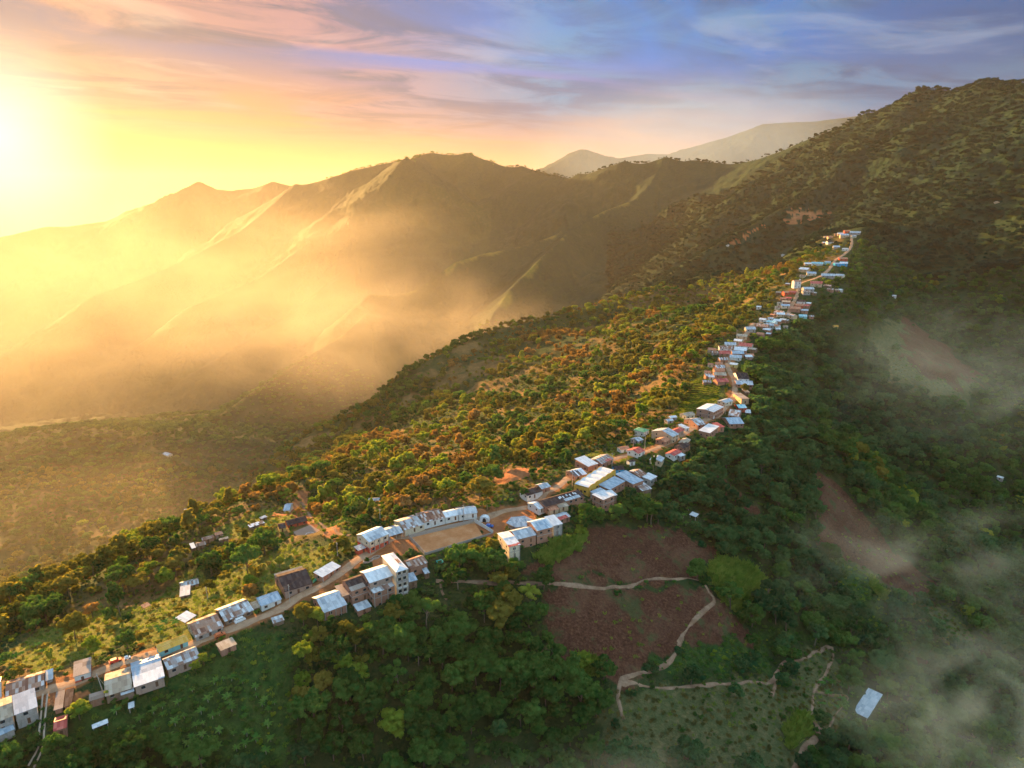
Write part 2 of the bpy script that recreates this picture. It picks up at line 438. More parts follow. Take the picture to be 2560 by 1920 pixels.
# level ground for the pitch and the court
GX2, GY2 = GX.reshape(NR, NA), GY.reshape(NR, NA)
def dist_poly(X, Y, poly):
    d = np.full(X.shape, 1e9); n = len(poly)
    for i in range(n):
        ax, ay = poly[i]; bx, by = poly[(i + 1) % n]
        ex, ey = bx - ax, by - ay
        u = np.clip(((X - ax) * ex + (Y - ay) * ey) / (ex * ex + ey * ey), 0, 1)
        d = np.minimum(d, np.hypot(X - ax - u * ex, Y - ay - u * ey))
    return np.where(inside(X, Y, poly), 0, d)
def flatten(poly, z, blend):
    global H
    n_i = int(np.searchsorted(rs, 900))
    X, Y = GX2[:n_i], GY2[:n_i]
    d = dist_poly(X, Y, poly)
    w = np.clip(1 - d / blend, 0, 1); w = w * w * (3 - 2 * w)
    H[:n_i] = H[:n_i] * (1 - w) + z * w
PITCH_PX = [(1022, 1346), (1186, 1306), (1232, 1336), (1062, 1388)]
COURT_PX = [(731, 1331), (776, 1312), (829, 1345), (763, 1356)]
pitch_w = [at_z(a, b, -160.2)[:2] for a, b in PITCH_PX]
flatten(pitch_w, -160.2, 9)
COURT_Z = -178.0
court_w = [at_z(a, b, COURT_Z)[:2] for a, b in COURT_PX]
flatten(court_w, COURT_Z, 12)
plaza_w = [at_z(a, b, -159.5)[:2] for a, b in [(1215, 1300), (1300, 1262), (1350, 1262), (1385, 1300), (1340, 1335), (1240, 1335)]]
flatten(plaza_w, -159.5, 9)
# ------------------------------------------------------------------ ground cover zones, as places on the ground
ZONES = {
 'soil': [ [(1290, 1430), (1330, 1395), (1440, 1345), (1520, 1310), (1640, 1310), (1700, 1335), (1785, 1395), (1752, 1440), (1600, 1446), (1440, 1452), (1300, 1452)],
           [(1345, 1470), (1600, 1462), (1740, 1456), (1775, 1505), (1870, 1575), (1860, 1602), (1760, 1622), (1700, 1640), (1640, 1680), (1545, 1705), (1420, 1640), (1380, 1560)],
           [(2027, 1164), (2080, 1200), (2159, 1280), (2225, 1345), (2357, 1470), (2322, 1500), (2120, 1420), (2050, 1359), (2034, 1234)],
           [(2262, 790), (2370, 865), (2466, 945), (2440, 965), (2330, 955), (2262, 900)],
           [(1790, 1185), (1875, 1268), (1935, 1300), (1930, 1312), (1860, 1285), (1780, 1205)] ],
 'dry':  [ [(1545, 1722), (1700, 1728), (1950, 1714), (2080, 1625), (2130, 1700), (2100, 1800), (2010, 1930), (1500, 1930), (1500, 1800)],
           [(2120, 1405), (2320, 1500), (2460, 1600), (2400, 1640), (2250, 1520)],
           [(2180, 830), (2262, 790), (2262, 900), (2440, 965), (2400, 1010), (2200, 960)] ],
 'lush': [ [(1640, 1692), (1700, 1645), (1760, 1625), (1865, 1605), (1900, 1580), (2000, 1600), (2070, 1580), (2065, 1612), (1955, 1650), (1920, 1700), (1740, 1708)],
           [(420, 1700), (560, 1600), (700, 1560), (760, 1600), (700, 1700), (720, 1800), (690, 1930), (180, 1930), (230, 1800)],
           [(2080, 1380), (2200, 1480), (2300, 1640), (2200, 1620), (2120, 1500)] ],
 'cane':[ [(1755, 1430), (1800, 1388), (1875, 1402), (1955, 1475), (1875, 1528), (1865, 1565), (1790, 1500)], [(1350, 1395), (1400, 1350), (1470, 1340), (1450, 1380), (1370, 1420)] ],
 'grass':[ [(0, 1640), (150, 1560), (250, 1500), (300, 1530), (440, 1435), (520, 1440), (640, 1470), (560, 1560), (470, 1600), (300, 1620), (100, 1700)],
           [(560, 1410), (700, 1372), (800, 1370), (880, 1330), (895, 1345), (850, 1400), (770, 1450), (700, 1480), (650, 1470)],
           [(520, 1330), (620, 1300), (680, 1270), (760, 1250), (860, 1300), (870, 1330), (780, 1300), (740, 1310), (640, 1350), (560, 1350)],
           [(1680, 1040), (1740, 950), (1790, 925), (1800, 960), (1800, 1000), (1720, 1055)],
           [(1460, 1145), (1520, 1120), (1580, 1135), (1560, 1165), (1480, 1160)] ],
 'earth':[ [(690, 1290), (730, 1245), (765, 1240), (790, 1290), (840, 1320), (865, 1340), (840, 1345), (770, 1300), (740, 1285), (700, 1300)],
           [(900, 1402), (985, 1345), (1025, 1345), (1060, 1388), (1030, 1400), (960, 1400), (920, 1440)],
           [(1190, 1300), (1290, 1270), (1350, 1262), (1330, 1300), (1250, 1330), (1240, 1340)],
           [(1255, 1190), (1290, 1172), (1340, 1175), (1330, 1190), (1270, 1200)],
           [(1815, 610), (1860, 585), (1900, 570), (1897, 576), (1850, 602), (1812, 615)],
           [(1960, 552), (2010, 528), (2060, 522), (2072, 540), (2020, 552), (1985, 562)],
           [(150, 1735), (250, 1715), (262, 1740), (200, 1765), (140, 1770)] ],
}
ATT = {}
near_n = int(np.searchsorted(rs, 3300))
Xn, Yn = GX2[:near_n], GY2[:near_n]
wamp = 1.5 + .004 * np.hypot(Xn, Yn)
jx = fbm(Xn / 22, Yn / 22, 4, 101, .65) * wamp * 4.5; jy = fbm(Xn / 22, Yn / 22, 4, 102, .65) * wamp * 4.5
zone_world = {}
for zn, polys in ZONES.items():
    m = np.zeros(Xn.shape, bool)
    zone_world[zn] = []
    for p in polys:
        w_ = poly_world(p); zone_world[zn].append(w_)
        m |= inside(Xn + jx, Yn + jy, w_)
    a = np.zeros((NR, NA), np.float32); a[:near_n] = m
    ATT[zn] = a
# worn earth beside the street
d = np.full(Xn.shape, 1e9)
n8 = int(np.searchsorted(rs, 820))
for a, b in zip(street3[:-1], street3[1:]):
    ex, ey = b[0] - a[0], b[1] - a[1]
    if math.hypot(a[0], a[1]) > 800: continue
    u = np.clip(((Xn[:n8] - a[0]) * ex + (Yn[:n8] - a[1]) * ey) / (ex * ex + ey * ey), 0, 1)
    d[:n8] = np.minimum(d[:n8], np.hypot(Xn[:n8] - a[0] - u * ex, Yn[:n8] - a[1] - u * ey))
ATT['earth'][:near_n] = np.maximum(ATT['earth'][:near_n], (np.clip((5.2 + 5 * fbm(Xn / 14, Yn / 14, 4, 611, .6) - d) / 1.5, 0, 1) * .8).astype(np.float32))
# dry golden openings on the sunward flank
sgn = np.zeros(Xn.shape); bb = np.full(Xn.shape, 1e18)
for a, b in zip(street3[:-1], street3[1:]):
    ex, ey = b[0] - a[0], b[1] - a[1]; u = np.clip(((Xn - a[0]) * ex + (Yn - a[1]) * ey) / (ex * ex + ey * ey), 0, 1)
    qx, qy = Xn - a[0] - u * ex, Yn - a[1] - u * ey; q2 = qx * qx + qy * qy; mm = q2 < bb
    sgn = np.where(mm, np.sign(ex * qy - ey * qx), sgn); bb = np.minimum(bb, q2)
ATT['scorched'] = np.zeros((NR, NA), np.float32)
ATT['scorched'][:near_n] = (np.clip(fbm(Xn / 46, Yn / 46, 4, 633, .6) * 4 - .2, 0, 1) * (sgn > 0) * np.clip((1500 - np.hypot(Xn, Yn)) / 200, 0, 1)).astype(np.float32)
# golden bare crests of the long middle spurs
for ri in (26, 27):
    pts = RIDGES[ri][0]
    d = np.full(Xn.shape, 1e9)
    for a, b in zip(pts[:-1], pts[1:]):
        ex, ey = b[0] - a[0], b[1] - a[1]
        u = np.clip(((Xn - a[0]) * ex + (Yn - a[1]) * ey) / (ex * ex + ey * ey), 0, 1)
        d = np.minimum(d, np.hypot(Xn - a[0] - u * ex, Yn - a[1] - u * ey))
    wd_ = 9 + 30 * fbm(Xn / 75, Yn / 75, 4, 555, .6) - np.clip((np.hypot(Xn, Yn) - 2750) / 12, 0, 60)
    ATT['grass'][:near_n] = np.maximum(ATT['grass'][:near_n], (np.clip((wd_ - d) / 14, 0, 1) * .6).astype(np.float32))
# canopy relief follows once the building terraces are cut (further down)
def mat_new(name):
    m = bpy.data.materials.new(name); m.use_nodes = True
    nt = NT(m.node_tree); nt.n.clear()
    return m, nt
def finish(nt, color, rough=.9, bump=None, spec=.2, metal=0.0):
    b = nt.new('ShaderNodeBsdfPrincipled')
    nt.put(b.inputs['Base Color'], color); nt.put(b.inputs['Roughness'], rough)
    b.inputs['Specular IOR Level'].default_value = spec
    b.inputs['Metallic'].default_value = metal
    if bump is not None: nt.l.new(bump, b.inputs['Normal'])
    o = nt.new('ShaderNodeOutputMaterial'); nt.l.new(b.outputs[0], o.inputs[0])
    return b

gm, g_ = mat_new("hillside_ground")
geo = g_.new('ShaderNodeNewGeometry'); POS = geo.outputs['Position']
def attr(n):
    a = g_.new('ShaderNodeAttribute', attribute_name=n); return a.outputs['Fac']
nA = g_.noise(POS, .09, 6, .65); nB = g_.noise(POS, .012, 5, .6); nC = g_.noise(POS, .9, 4, .7); nD = g_.noise(POS, .35, 5, .7)
litter = g_.ramp(nA, [(.32, (.016, .034, .011)), (.5, (.028, .050, .016)), (.62, (.048, .058, .021)), (.75, (.080, .066, .030))])
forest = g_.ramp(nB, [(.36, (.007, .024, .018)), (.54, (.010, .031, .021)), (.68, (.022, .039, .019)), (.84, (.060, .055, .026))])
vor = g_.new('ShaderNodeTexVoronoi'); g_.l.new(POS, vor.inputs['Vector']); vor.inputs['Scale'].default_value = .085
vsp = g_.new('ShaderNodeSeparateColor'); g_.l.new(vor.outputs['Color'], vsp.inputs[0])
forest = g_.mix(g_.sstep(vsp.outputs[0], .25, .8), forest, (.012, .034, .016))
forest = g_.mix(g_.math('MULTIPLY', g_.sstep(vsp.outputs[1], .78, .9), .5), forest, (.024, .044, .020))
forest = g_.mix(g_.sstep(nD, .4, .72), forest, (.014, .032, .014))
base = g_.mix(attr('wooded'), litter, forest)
grass = g_.ramp(nA, [(.3, (.055, .085, .015)), (.5, (.11, .13, .022)), (.68, (.17, .14, .03))])
grass = g_.mix(g_.sstep(nC, .45, .75), grass, (.20, .16, .045))
soil = g_.ramp(nC, [(.28, (.036, .014, .009)), (.5, (.082, .034, .020)), (.72, (.165, .082, .052))])
nE = g_.noise(POS, .045, 5, .7)
soil = g_.mix(g_.math('MULTIPLY', g_.sstep(nE, .48, .62), .55), soil, (.14, .075, .045))
soil = g_.mix(g_.sstep(nA, .55, .66), soil, (.060, .072, .028))
soil = g_.mix(g_.math('MULTIPLY', g_.sstep(g_.noise(POS, .05, 6, .75, 1.2), .56, .66), .7), soil, (.05, .075, .026))
dry = g_.ramp(nD, [(.3, (.045, .066, .023)), (.5, (.080, .088, .034)), (.7, (.15, .125, .060))])
lush = g_.ramp(nD, [(.3, (.014, .034, .010)), (.5, (.026, .062, .014)), (.7, (.050, .10, .022))])
earth = g_.ramp(nA, [(.3, (.24, .085, .035)), (.6, (.36, .15, .065)), (.75, (.42, .22, .11))])
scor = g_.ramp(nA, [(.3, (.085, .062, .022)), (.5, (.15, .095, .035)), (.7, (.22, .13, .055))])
for nm_, c_ in (('scorched', scor), ('grass', grass), ('dry', dry), ('lush', lush), ('cane', lush), ('soil', soil), ('earth', earth)):
    base = g_.mix(attr(nm_), base, c_)
bmp = g_.new('ShaderNodeBump'); bmp.inputs['Strength'].default_value = .9; bmp.inputs['Distance'].default_value = 1.1
bmp2 = g_.new('ShaderNodeBump'); bmp2.inputs['Strength'].default_value = .8; bmp2.inputs['Distance'].default_value = 4.0
g_.l.new(g_.math('MULTIPLY', g_.math('SUBTRACT', 1.0, vor.outputs['Distance']), attr('canopy')), bmp2.inputs['Height']); g_.l.new(bmp2.outputs[0], bmp.inputs['Normal'])
g_.l.new(g_.math('ADD', nC, g_.math('MULTIPLY', nD, 1.5)), bmp.inputs['Height'])
finish(g_, base, .95, bmp.outputs[0], .05)

# a wide sheet far below and behind so that the land reaches the horizon everywhere
FZ = -900.0
skirt = mesh_np("valley_floor", [(-13500, -13500, FZ), (13500, -13500, FZ), (13500, 13500, FZ), (-13500, 13500, FZ)], [(0, 1, 2, 3)], gm)
tag(link("ground", skirt), kind='structure')
# ------------------------------------------------------------------ materials
def osock(nt):
    tcx = nt.new('ShaderNodeTexCoord'); return tcx.outputs['Object']
def orand(nt):
    return nt.new('ShaderNodeObjectInfo').outputs['Random']
def scaled(nt, v, sc):
    m = nt.new('ShaderNodeMapping'); nt.l.new(v, m.inputs[0]); m.inputs['Scale'].default_value = sc
    return m.outputs[0]
def roof_mat(name, stops, rough=.5, streak=.35, sheet=(.95, 2.6), rib=.32, bumpk=.5, spec=.4):
    """corrugated sheets: each sheet takes its own tone out of `stops`, with stains down the slope"""
    m, n = mat_new(name)
    P = osock(n); rd = orand(n)
    s_ = n.new('ShaderNodeSeparateXYZ'); n.l.new(P, s_.inputs[0])
    fx = n.math('FLOOR', n.math('DIVIDE', s_.outputs[0], sheet[0]))
    fy = n.math('FLOOR', n.math('DIVIDE', s_.outputs[1], sheet[1]))
    c = n.new('ShaderNodeCombineXYZ'); n.l.new(fx, c.inputs[0]); n.l.new(fy, c.inputs[1]); n.l.new(n.math('MULTIPLY', rd, 57.0), c.inputs[2])
    wn = n.new('ShaderNodeTexWhiteNoise', noise_dimensions='3D'); n.l.new(c.outputs[0], wn.inputs[0])
    big = n.noise(P, .22, 3, .6)
    v = n.math('ADD', n.math('MULTIPLY', wn.outputs[0], .62), n.math('MULTIPLY', big, .42))
    col = n.ramp(v, stops)
    st = n.noise(scaled(n, P, (2.2, .28, .28)), 1.6, 5, .7)
    dk = n.mix(n.math('MULTIPLY', n.sstep(st, .52, .74), streak), col, tuple(x * .42 for x in stops[0][1]))
    grime = n.noise(P, .8, 5, .7)
    dk = n.mix(n.math('MULTIPLY', n.sstep(grime, .55, .8), .4), dk, (.12, .08, .055))
    w = n.new('ShaderNodeTexWave', wave_type='BANDS', bands_direction='X'); n.l.new(P, w.inputs[0]); w.inputs['Scale'].default_value = 1.0 / rib / 3.14
    b = n.new('ShaderNodeBump'); b.inputs['Strength'].default_value = bumpk; b.inputs['Distance'].default_value = .05
    n.l.new(w.outputs['Fac'], b.inputs['Height'])
    finish(n, dk, rough, b.outputs[0], spec)
    return m
def wall_mat(name, a, b_, stain=.35, brick=False):
    m, n = mat_new(name)
    P = osock(n)
    nz = n.noise(P, .7, 5, .65)
    col = n.mix(n.sstep(nz, .35, .68), a, b_)
    if brick:
        bt = n.new('ShaderNodeTexBrick'); n.l.new(scaled(n, P, (1, 1, 1)), bt.inputs[0])
        bt.inputs['Scale'].default_value = 2.2
        bt.inputs['Color1'].default_value = a + (1,); bt.inputs['Color2'].default_value = b_ + (1,)
        bt.inputs['Mortar'].default_value = (.3, .26, .22, 1)
        col = n.mix(.6, col, bt.outputs[0])
    dn = n.noise(scaled(n, P, (1.5, 1.5, .35)), 1.1, 4, .7)
    col = n.mix(n.math('MULTIPLY', n.sstep(dn, .5, .75), stain), col, (.07, .05, .04))
    finish(n, col, .9, None, .1)
    return m
RM = {
 'zinc':  roof_mat("zinc_roof", [(.15, (.22, .25, .28)), (.45, (.32, .35, .38)), (.75, (.46, .49, .52))]),
 'blue':  roof_mat("bluish_zinc_roof", [(.15, (.20, .27, .34)), (.5, (.28, .35, .42)), (.8, (.40, .46, .52))]),
 'white': roof_mat("white_sheet_roof", [(.1, (.42, .45, .48)), (.45, (.56, .58, .60)), (.9, (.70, .71, .72))], .5, .35),
 'patch': roof_mat("patched_roof", [(.18, (.15, .075, .05)), (.36, (.26, .16, .12)), (.46, (.28, .25, .24)), (.64, (.36, .37, .38)), (.8, (.54, .56, .58))], .7, .5),
 'rust':  roof_mat("rusty_roof", [(.15, (.14, .06, .04)), (.4, (.24, .12, .08)), (.6, (.33, .20, .14)), (.78, (.42, .36, .33)), (.9, (.6, .6, .62))], .85, .5, spec=.15),
 'red':   roof_mat("red_roof", [(.15, (.30, .035, .03)), (.5, (.42, .06, .045)), (.85, (.50, .14, .10))], .6, .3),
 'redtile': roof_mat("clay_roof", [(.15, (.30, .10, .05)), (.5, (.42, .17, .09)), (.85, (.50, .26, .16))], .85, .4, (.5, .5), .3),
 'dark':  roof_mat("dark_fibre_roof", [(.15, (.035, .022, .022)), (.5, (.055, .035, .032)), (.85, (.09, .065, .06))], .95, .3, spec=.08),
 'tan':   roof_mat("tan_roof", [(.15, (.26, .19, .14)), (.5, (.36, .28, .20)), (.85, (.44, .36, .28))], .85, .4, spec=.1),
 'yellow': roof_mat("yellow_roof", [(.15, (.42, .22, .035)), (.5, (.54, .30, .05)), (.85, (.58, .36, .11))], .8, .4, spec=.1),
 'green': roof_mat("green_roof", [(.15, (.06, .22, .10)), (.5, (.10, .30, .14)), (.85, (.2, .38, .2))], .6, .3),
 'turq':  roof_mat("turquoise_roof", [(.15, (.10, .36, .42)), (.5, (.20, .46, .50)), (.85, (.5, .6, .62))], .6, .3),
 'slab':  roof_mat("concrete_slab", [(.15, (.20, .15, .12)), (.5, (.28, .22, .18)), (.85, (.34, .28, .24))], .95, .5, (3, 3), 2.0, .1, .05),
 'striped': roof_mat("striped_roof", [(.2, (.08, .06, .06)), (.42, (.14, .10, .09)), (.5, (.6, .62, .66)), (.8, (.66, .70, .74))], .7, .3, (.95, 9.0)),
}
WM = {
 'brick': wall_mat("brick_wall", (.30, .135, .085), (.38, .20, .13), .4, True),
 'block': wall_mat("grey_block_wall", (.28, .25, .22), (.36, .33, .30), .45),
 'cream': wall_mat("cream_wall", (.52, .44, .31), (.62, .53, .39), .25),
 'white': wall_mat("white_wall", (.54, .53, .49), (.66, .64, .60), .25),
 'tan':   wall_mat("tan_wall", (.46, .32, .19), (.54, .40, .26), .3),
 'mustard': wall_mat("mustard_wall", (.52, .28, .045), (.58, .34, .07), .2),
 'turq':  wall_mat("turquoise_wall", (.16, .42, .44), (.24, .50, .50), .25),
 'bluew': wall_mat("bright_blue_wall", (.03, .30, .55), (.05, .38, .62), .15),
 'redw':  wall_mat("red_wall", (.42, .07, .04), (.50, .12, .07), .25),
 'wood':  wall_mat("board_wall", (.16, .10, .065), (.24, .16, .11), .4),
 'yell':  wall_mat("yellow_wall", (.60, .44, .14), (.66, .52, .22), .25),
}
def plain(name, c, rough=.6, spec=.3, metal=0.0):
    m, n = mat_new(name)
    nz = n.noise(osock(n), 2.0, 4, .6)
    finish(n, n.mix(n.math('MULTIPLY', n.sstep(nz, .4, .75), .35), c, tuple(x * .55 for x in c)), rough, None, spec, metal)
    return m
M_GLASS = plain("dark_window_glass", (.025, .028, .032), .2, .6)
M_DOOR = plain("brown_door", (.12, .055, .03), .7)
M_CONC = plain("concrete", (.33, .30, .27), .95, .1)
M_POLE = plain("weathered_pole", (.36, .33, .29), .9, .1)
M_WIRE = plain("cable", (.03, .03, .03), .7)
M_RED = plain("red_paint", (.50, .03, .02), .35, .5)
M_WHITE = plain("white_paint", (.72, .72, .72), .4, .5)
M_BLUE = plain("blue_paint", (.03, .12, .42), .35, .5)
M_ORANGE = plain("orange_paint", (.52, .12, .03), .4, .5)
M_BLACK = plain("black_rubber", (.02, .02, .02), .8)
M_GREENT = plain("green_tarp_cloth", (.02, .42, .26), .75, .2)
M_TARPB = plain("dark_canvas", (.045, .035, .03), .85, .1)
M_DIRT = plain("court_floor", (.30, .20, .15), .95, .05)
M_FIELD, nf = mat_new("pitch_dirt")
_P = osock(nf)
_n1 = nf.noise(_P, .12, 5, .65); _n2 = nf.noise(_P, 1.3, 4, .7)
_c = nf.ramp(_n1, [(.3, (.34, .13, .05)), (.5, (.44, .19, .08)), (.7, (.50, .27, .14))])
_c = nf.mix(nf.math('MULTIPLY', nf.sstep(_n2, .5, .75), .35), _c, (.22, .14, .06))
finish(nf, _c, .95, None, .05)
def road_mat(name, a, b_):
    m, n = mat_new(name)
    ge = n.new('ShaderNodeNewGeometry')
    n1_ = n.noise(ge.outputs['Position'], .25, 5, .65); n2_ = n.noise(ge.outputs['Position'], 1.6, 4, .7)
    c = n.mix(n.sstep(n1_, .35, .65), a, b_)
    c = n.mix(n.math('MULTIPLY', n.sstep(n2_, .5, .72), .4), c, tuple(x * .6 for x in a))
    bp = n.new('ShaderNodeBump'); bp.inputs['Strength'].default_value = .5; bp.inputs['Distance'].default_value = .15
    n.l.new(n2_, bp.inputs['Height'])
    finish(n, c, .95, bp.outputs[0], .05)
    return m
M_ROAD = road_mat("dirt_road", (.27, .165, .10), (.38, .245, .155))
M_PATH = road_mat("trodden_earth", (.17, .10, .062), (.27, .175, .115))
M_TRACK = road_mat("concrete_track", (.36, .28, .21), (.44, .36, .28))

# ------------------------------------------------------------------ mesh builder
class MB:
    def __init__(s): s.v = []; s.f = []
    def add(s, vs, fs):
        o = len(s.v); s.v += [tuple(v) for v in vs]; s.f += [tuple(o + i for i in f) for f in fs]; return s
    def box(s, x0, x1, y0, y1, z0, z1):
        vs = [(x0, y0, z0), (x1, y0, z0), (x1, y1, z0), (x0, y1, z0), (x0, y0, z1), (x1, y0, z1), (x1, y1, z1), (x0, y1, z1)]
        return s.add(vs, [(0, 3, 2, 1), (4, 5, 6, 7), (0, 1, 5, 4), (1, 2, 6, 5), (2, 3, 7, 6), (3, 0, 4, 7)])
    def prism(s, poly, z0, z1):
        n = len(poly)
        vs = [(x, y, z0) for x, y in poly] + [(x, y, z1) for x, y in poly]
        return s.add(vs, [tuple(range(n - 1, -1, -1)), tuple(range(n, 2 * n))] + [(i, (i + 1) % n, n + (i + 1) % n, n + i) for i in range(n)])
    def slab(s, top, th):
        """a sheet given by its top corners, with thickness"""
        n = len(top)
        vs = list(top) + [(x, y, z - th) for x, y, z in top]
        return s.add(vs, [tuple(range(n)), tuple(range(2 * n - 1, n - 1, -1))] + [(i, n + i, n + (i + 1) % n, (i + 1) % n) for i in range(n)])
    def tube(s, pts, r0, r1=None, k=6):
        r1 = r0 if r1 is None else r1
        n = len(pts); rings = []
        for i, p in enumerate(pts):
            a = Vector(pts[max(i - 1, 0)]); b = Vector(pts[min(i + 1, n - 1)])
            d = (b - a).normalized(); u = d.orthogonal().normalized(); w = d.cross(u)
            r = r0 + (r1 - r0) * i / (n - 1)
            rings.append([Vector(p) + (u * math.cos(2 * math.pi * j / k) + w * math.sin(2 * math.pi * j / k)) * r for j in range(k)])
        vs = [v for ring in rings for v in ring]; fs = []
        for i in range(n - 1):
            for j in range(k):
                fs.append((i * k + j, i * k + (j + 1) % k, (i + 1) * k + (j + 1) % k, (i + 1) * k + j))
        fs.append(tuple(range(k - 1, -1, -1))); fs.append(tuple((n - 1) * k + j for j in range(k)))
        return s.add(vs, fs)
    def mesh(s, name, mat, smooth=False):
        me = bpy.data.meshes.new(name); me.from_pydata(s.v, [], s.f); me.materials.append(mat)
        if smooth:
            for p in me.polygons: p.use_smooth = True
        me.update(); return me
    def obj(s, name, mat, parent=None, smooth=False):
        return link(name, s.mesh(name, mat, smooth), parent)

def empty(name, loc, rz, label, cat, group=None):
    o = bpy.data.objects.new(name, None); o.empty_display_size = .5
    COL.objects.link(o); o.location = loc; o.rotation_euler = (0, 0, rz)
    return tag(o, label, cat, group)

# ------------------------------------------------------------------ draped strips: road, paths
def drape(name, pts, width, mat, off=.14, kind='structure', wvar=.0, seed=0):
    """pts: world (x, y); returns dense centreline"""
    P = [Vector((p[0], p[1])) for p in pts]
    # Catmull-Rom
    out = []
    for i in range(len(P) - 1):
        p0, p1, p2, p3 = P[max(i - 1, 0)], P[i], P[i + 1], P[min(i + 2, len(P) - 1)]
        n = max(2, int((p2 - p1).length / 1.5))
        for k in range(n):
            u = k / n
            out.append(.5 * ((2 * p1) + (p2 - p0) * u + (2 * p0 - 5 * p1 + 4 * p2 - p3) * u * u + (3 * p1 - p0 - 3 * p2 + p3) * u ** 3))
    out.append(P[-1])
    m = 4; vs = []; fs = []
    for i, c in enumerate(out):
        d = (out[min(i + 1, len(out) - 1)] - out[max(i - 1, 0)]).normalized(); nrm = Vector((-d.y, d.x))
        w = width * (1 + wvar * float(fbm(np.array([i * .15]), np.array([seed * 3.1]), 3, 5)[0]))
        for j in range(m + 1):
            q_ = c + nrm * (j / m - .5) * w
            edge = .25 if j in (0, m) else 0
            vs.append((q_.x, q_.y, 0 if True else edge))
    xs = np.array([v[0] for v in vs]); ys = np.array([v[1] for v in vs])
    zs = ground(xs, ys) + off
    zs = zs.reshape(-1, m + 1); zs[:, 0] -= off + .12; zs[:, -1] -= off + .12
    zs[:, 1:-1] = zs[:, 1:-1] * .5 + zs[:, 1:-1].mean(axis=1, keepdims=True) * .5
    zs = zs.ravel()
    vs = [(xs[i], ys[i], zs[i]) for i in range(len(xs))]
    for i in range(len(out) - 1):
        for j in range(m):
            a = i * (m + 1) + j; fs.append((a, a + 1, a + m + 2, a + m + 1))
    me = bpy.data.meshes.new(name); me.from_pydata(vs, [], [f[::-1] for f in fs]); me.materials.append(mat)
    for p in me.polygons: p.use_smooth = True
    tag(link(name, me), kind=kind)
    return [(c.x, c.y) for c in out]
CROPS = {'a': (0, 1400, 3.16), 'b': (300, 1250, 3.687), 'c': (700, 1150, 3.687), 'd': (1150, 1050, 3.687), 'e': (1400, 800, 3.687), 'f': (1750, 550, 4.424), 'p': (0, 0, 1.0)}
def cpx(c, x, y):
    a, b, s_ = CROPS[c]; return a + x / s_, b + y / s_
PROT = []          # photo pixels that stay clear of nearer trees: x, y, distance
# ------------------------------------------------------------------ the terrain mesh, with building terraces
# canopy relief on the slopes that carry no separate trees
far_forest = np.clip((GR - 1250) / 500, 0, 1)
bare = np.clip(ATT['soil'] + ATT['dry'] + ATT['earth'] + ATT['grass'], 0, 1)
patch = fbm(GX2 / 170, GY2 / 170, 4, 131)
can = np.zeros((NR, NA))
for lam_, a_, lo, hi in ((11, 4, 900, 3200), (22, 4.5, 1400, 5000), (50, 6, 3500, 9000)):
    wgt = np.clip((GR - lo) / (lo * .3), 0, 1) * np.clip((hi * 1.5 - GR) / (hi * .5), 0, 1)
    can += wgt * a_ * (np.abs(vnoise(GX2 / lam_, GY2 / lam_, 141) * 2 - 1) * .6 + vnoise(GX2 / lam_ * 1.9, GY2 / lam_ * 1.9, 142) * .5)
crest_thin = np.clip(bd.reshape(NR, NA) / 40, .15, 1)
ATT['canopy'] = (far_forest * (1 - bare) * np.clip(.75 + patch * 1.3, .08, 1)).astype(np.float32)
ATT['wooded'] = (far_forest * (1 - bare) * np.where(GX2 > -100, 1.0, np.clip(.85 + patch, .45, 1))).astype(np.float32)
Hdisp = H + can * ATT['canopy'] * crest_thin

verts = np.stack([GX, GY, Hdisp.ravel()], axis=1)
idx = np.arange(NR * NA).reshape(NR, NA)
q = np.stack([idx[:-1, :-1], idx[:-1, 1:], idx[1:, 1:], idx[1:, :-1]], axis=-1).reshape(-1, 4)
q = q[:, ::-1]

me = mesh_np("hillside", verts, q, gm, smooth=True)
for k, a in ATT.items():
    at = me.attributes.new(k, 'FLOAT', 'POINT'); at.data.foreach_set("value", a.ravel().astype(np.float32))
terrain = link("terrain", me)
tag(terrain, kind='structure')


# ------------------------------------------------------------------ road and paths on top of it
road_c = drape("road", [at_z(*p)[:2] for p in STREET[:-1]], 6.4, M_ROAD, wvar=.35)
for i in range(0, len(road_c), 6):
    x, y = road_c[i]; z = float(ground(x, y)); a, b, d = project(x, y, z); PROT.append((a, b, d, 2))
PATHS = [
 ([(1090, 1452), (1200, 1455), (1300, 1458), (1440, 1463), (1540, 1466), (1620, 1449), (1700, 1447), (1750, 1453), (1772, 1480), (1786, 1503), (1740, 1545), (1700, 1600), (1688, 1635), (1650, 1668), (1590, 1685), (1552, 1703), (1600, 1713), (1660, 1720), (1760, 1713), (1860, 1706), (1930, 1704), (1955, 1660), (2010, 1646), (2068, 1617), (2083, 1640), (2062, 1690), (2035, 1728), (2032, 1790), (2045, 1830), (2010, 1870), (1985, 1925)], 1.9),
 ([(2035, 1728), (2080, 1738), (2120, 1745), (2090, 1785), (2075, 1815), (2045, 1832)], .9),
 ([(1100, 1450), (1105, 1480), (1118, 1500)], 1.2),
 ([(1552, 1703), (1545, 1740), (1560, 1800)], 1.4),
 ([(1940, 1706), (1930, 1740)], 1.2),
]
for k_, (pp, w_) in enumerate(PATHS):
    wpts = [hit(*p)[:2] for p in pp]
    wpts = [p for i, p in enumerate(wpts) if i == 0 or math.hypot(p[0] - wpts[i - 1][0], p[1] - wpts[i - 1][1]) < 90]
    drape("path", wpts, w_, M_PATH, off=.36, wvar=.9, seed=k_)
    for p in wpts:
        a, b, d = project(p[0], p[1], float(ground(*p))); PROT.append((a, b, d, 2))
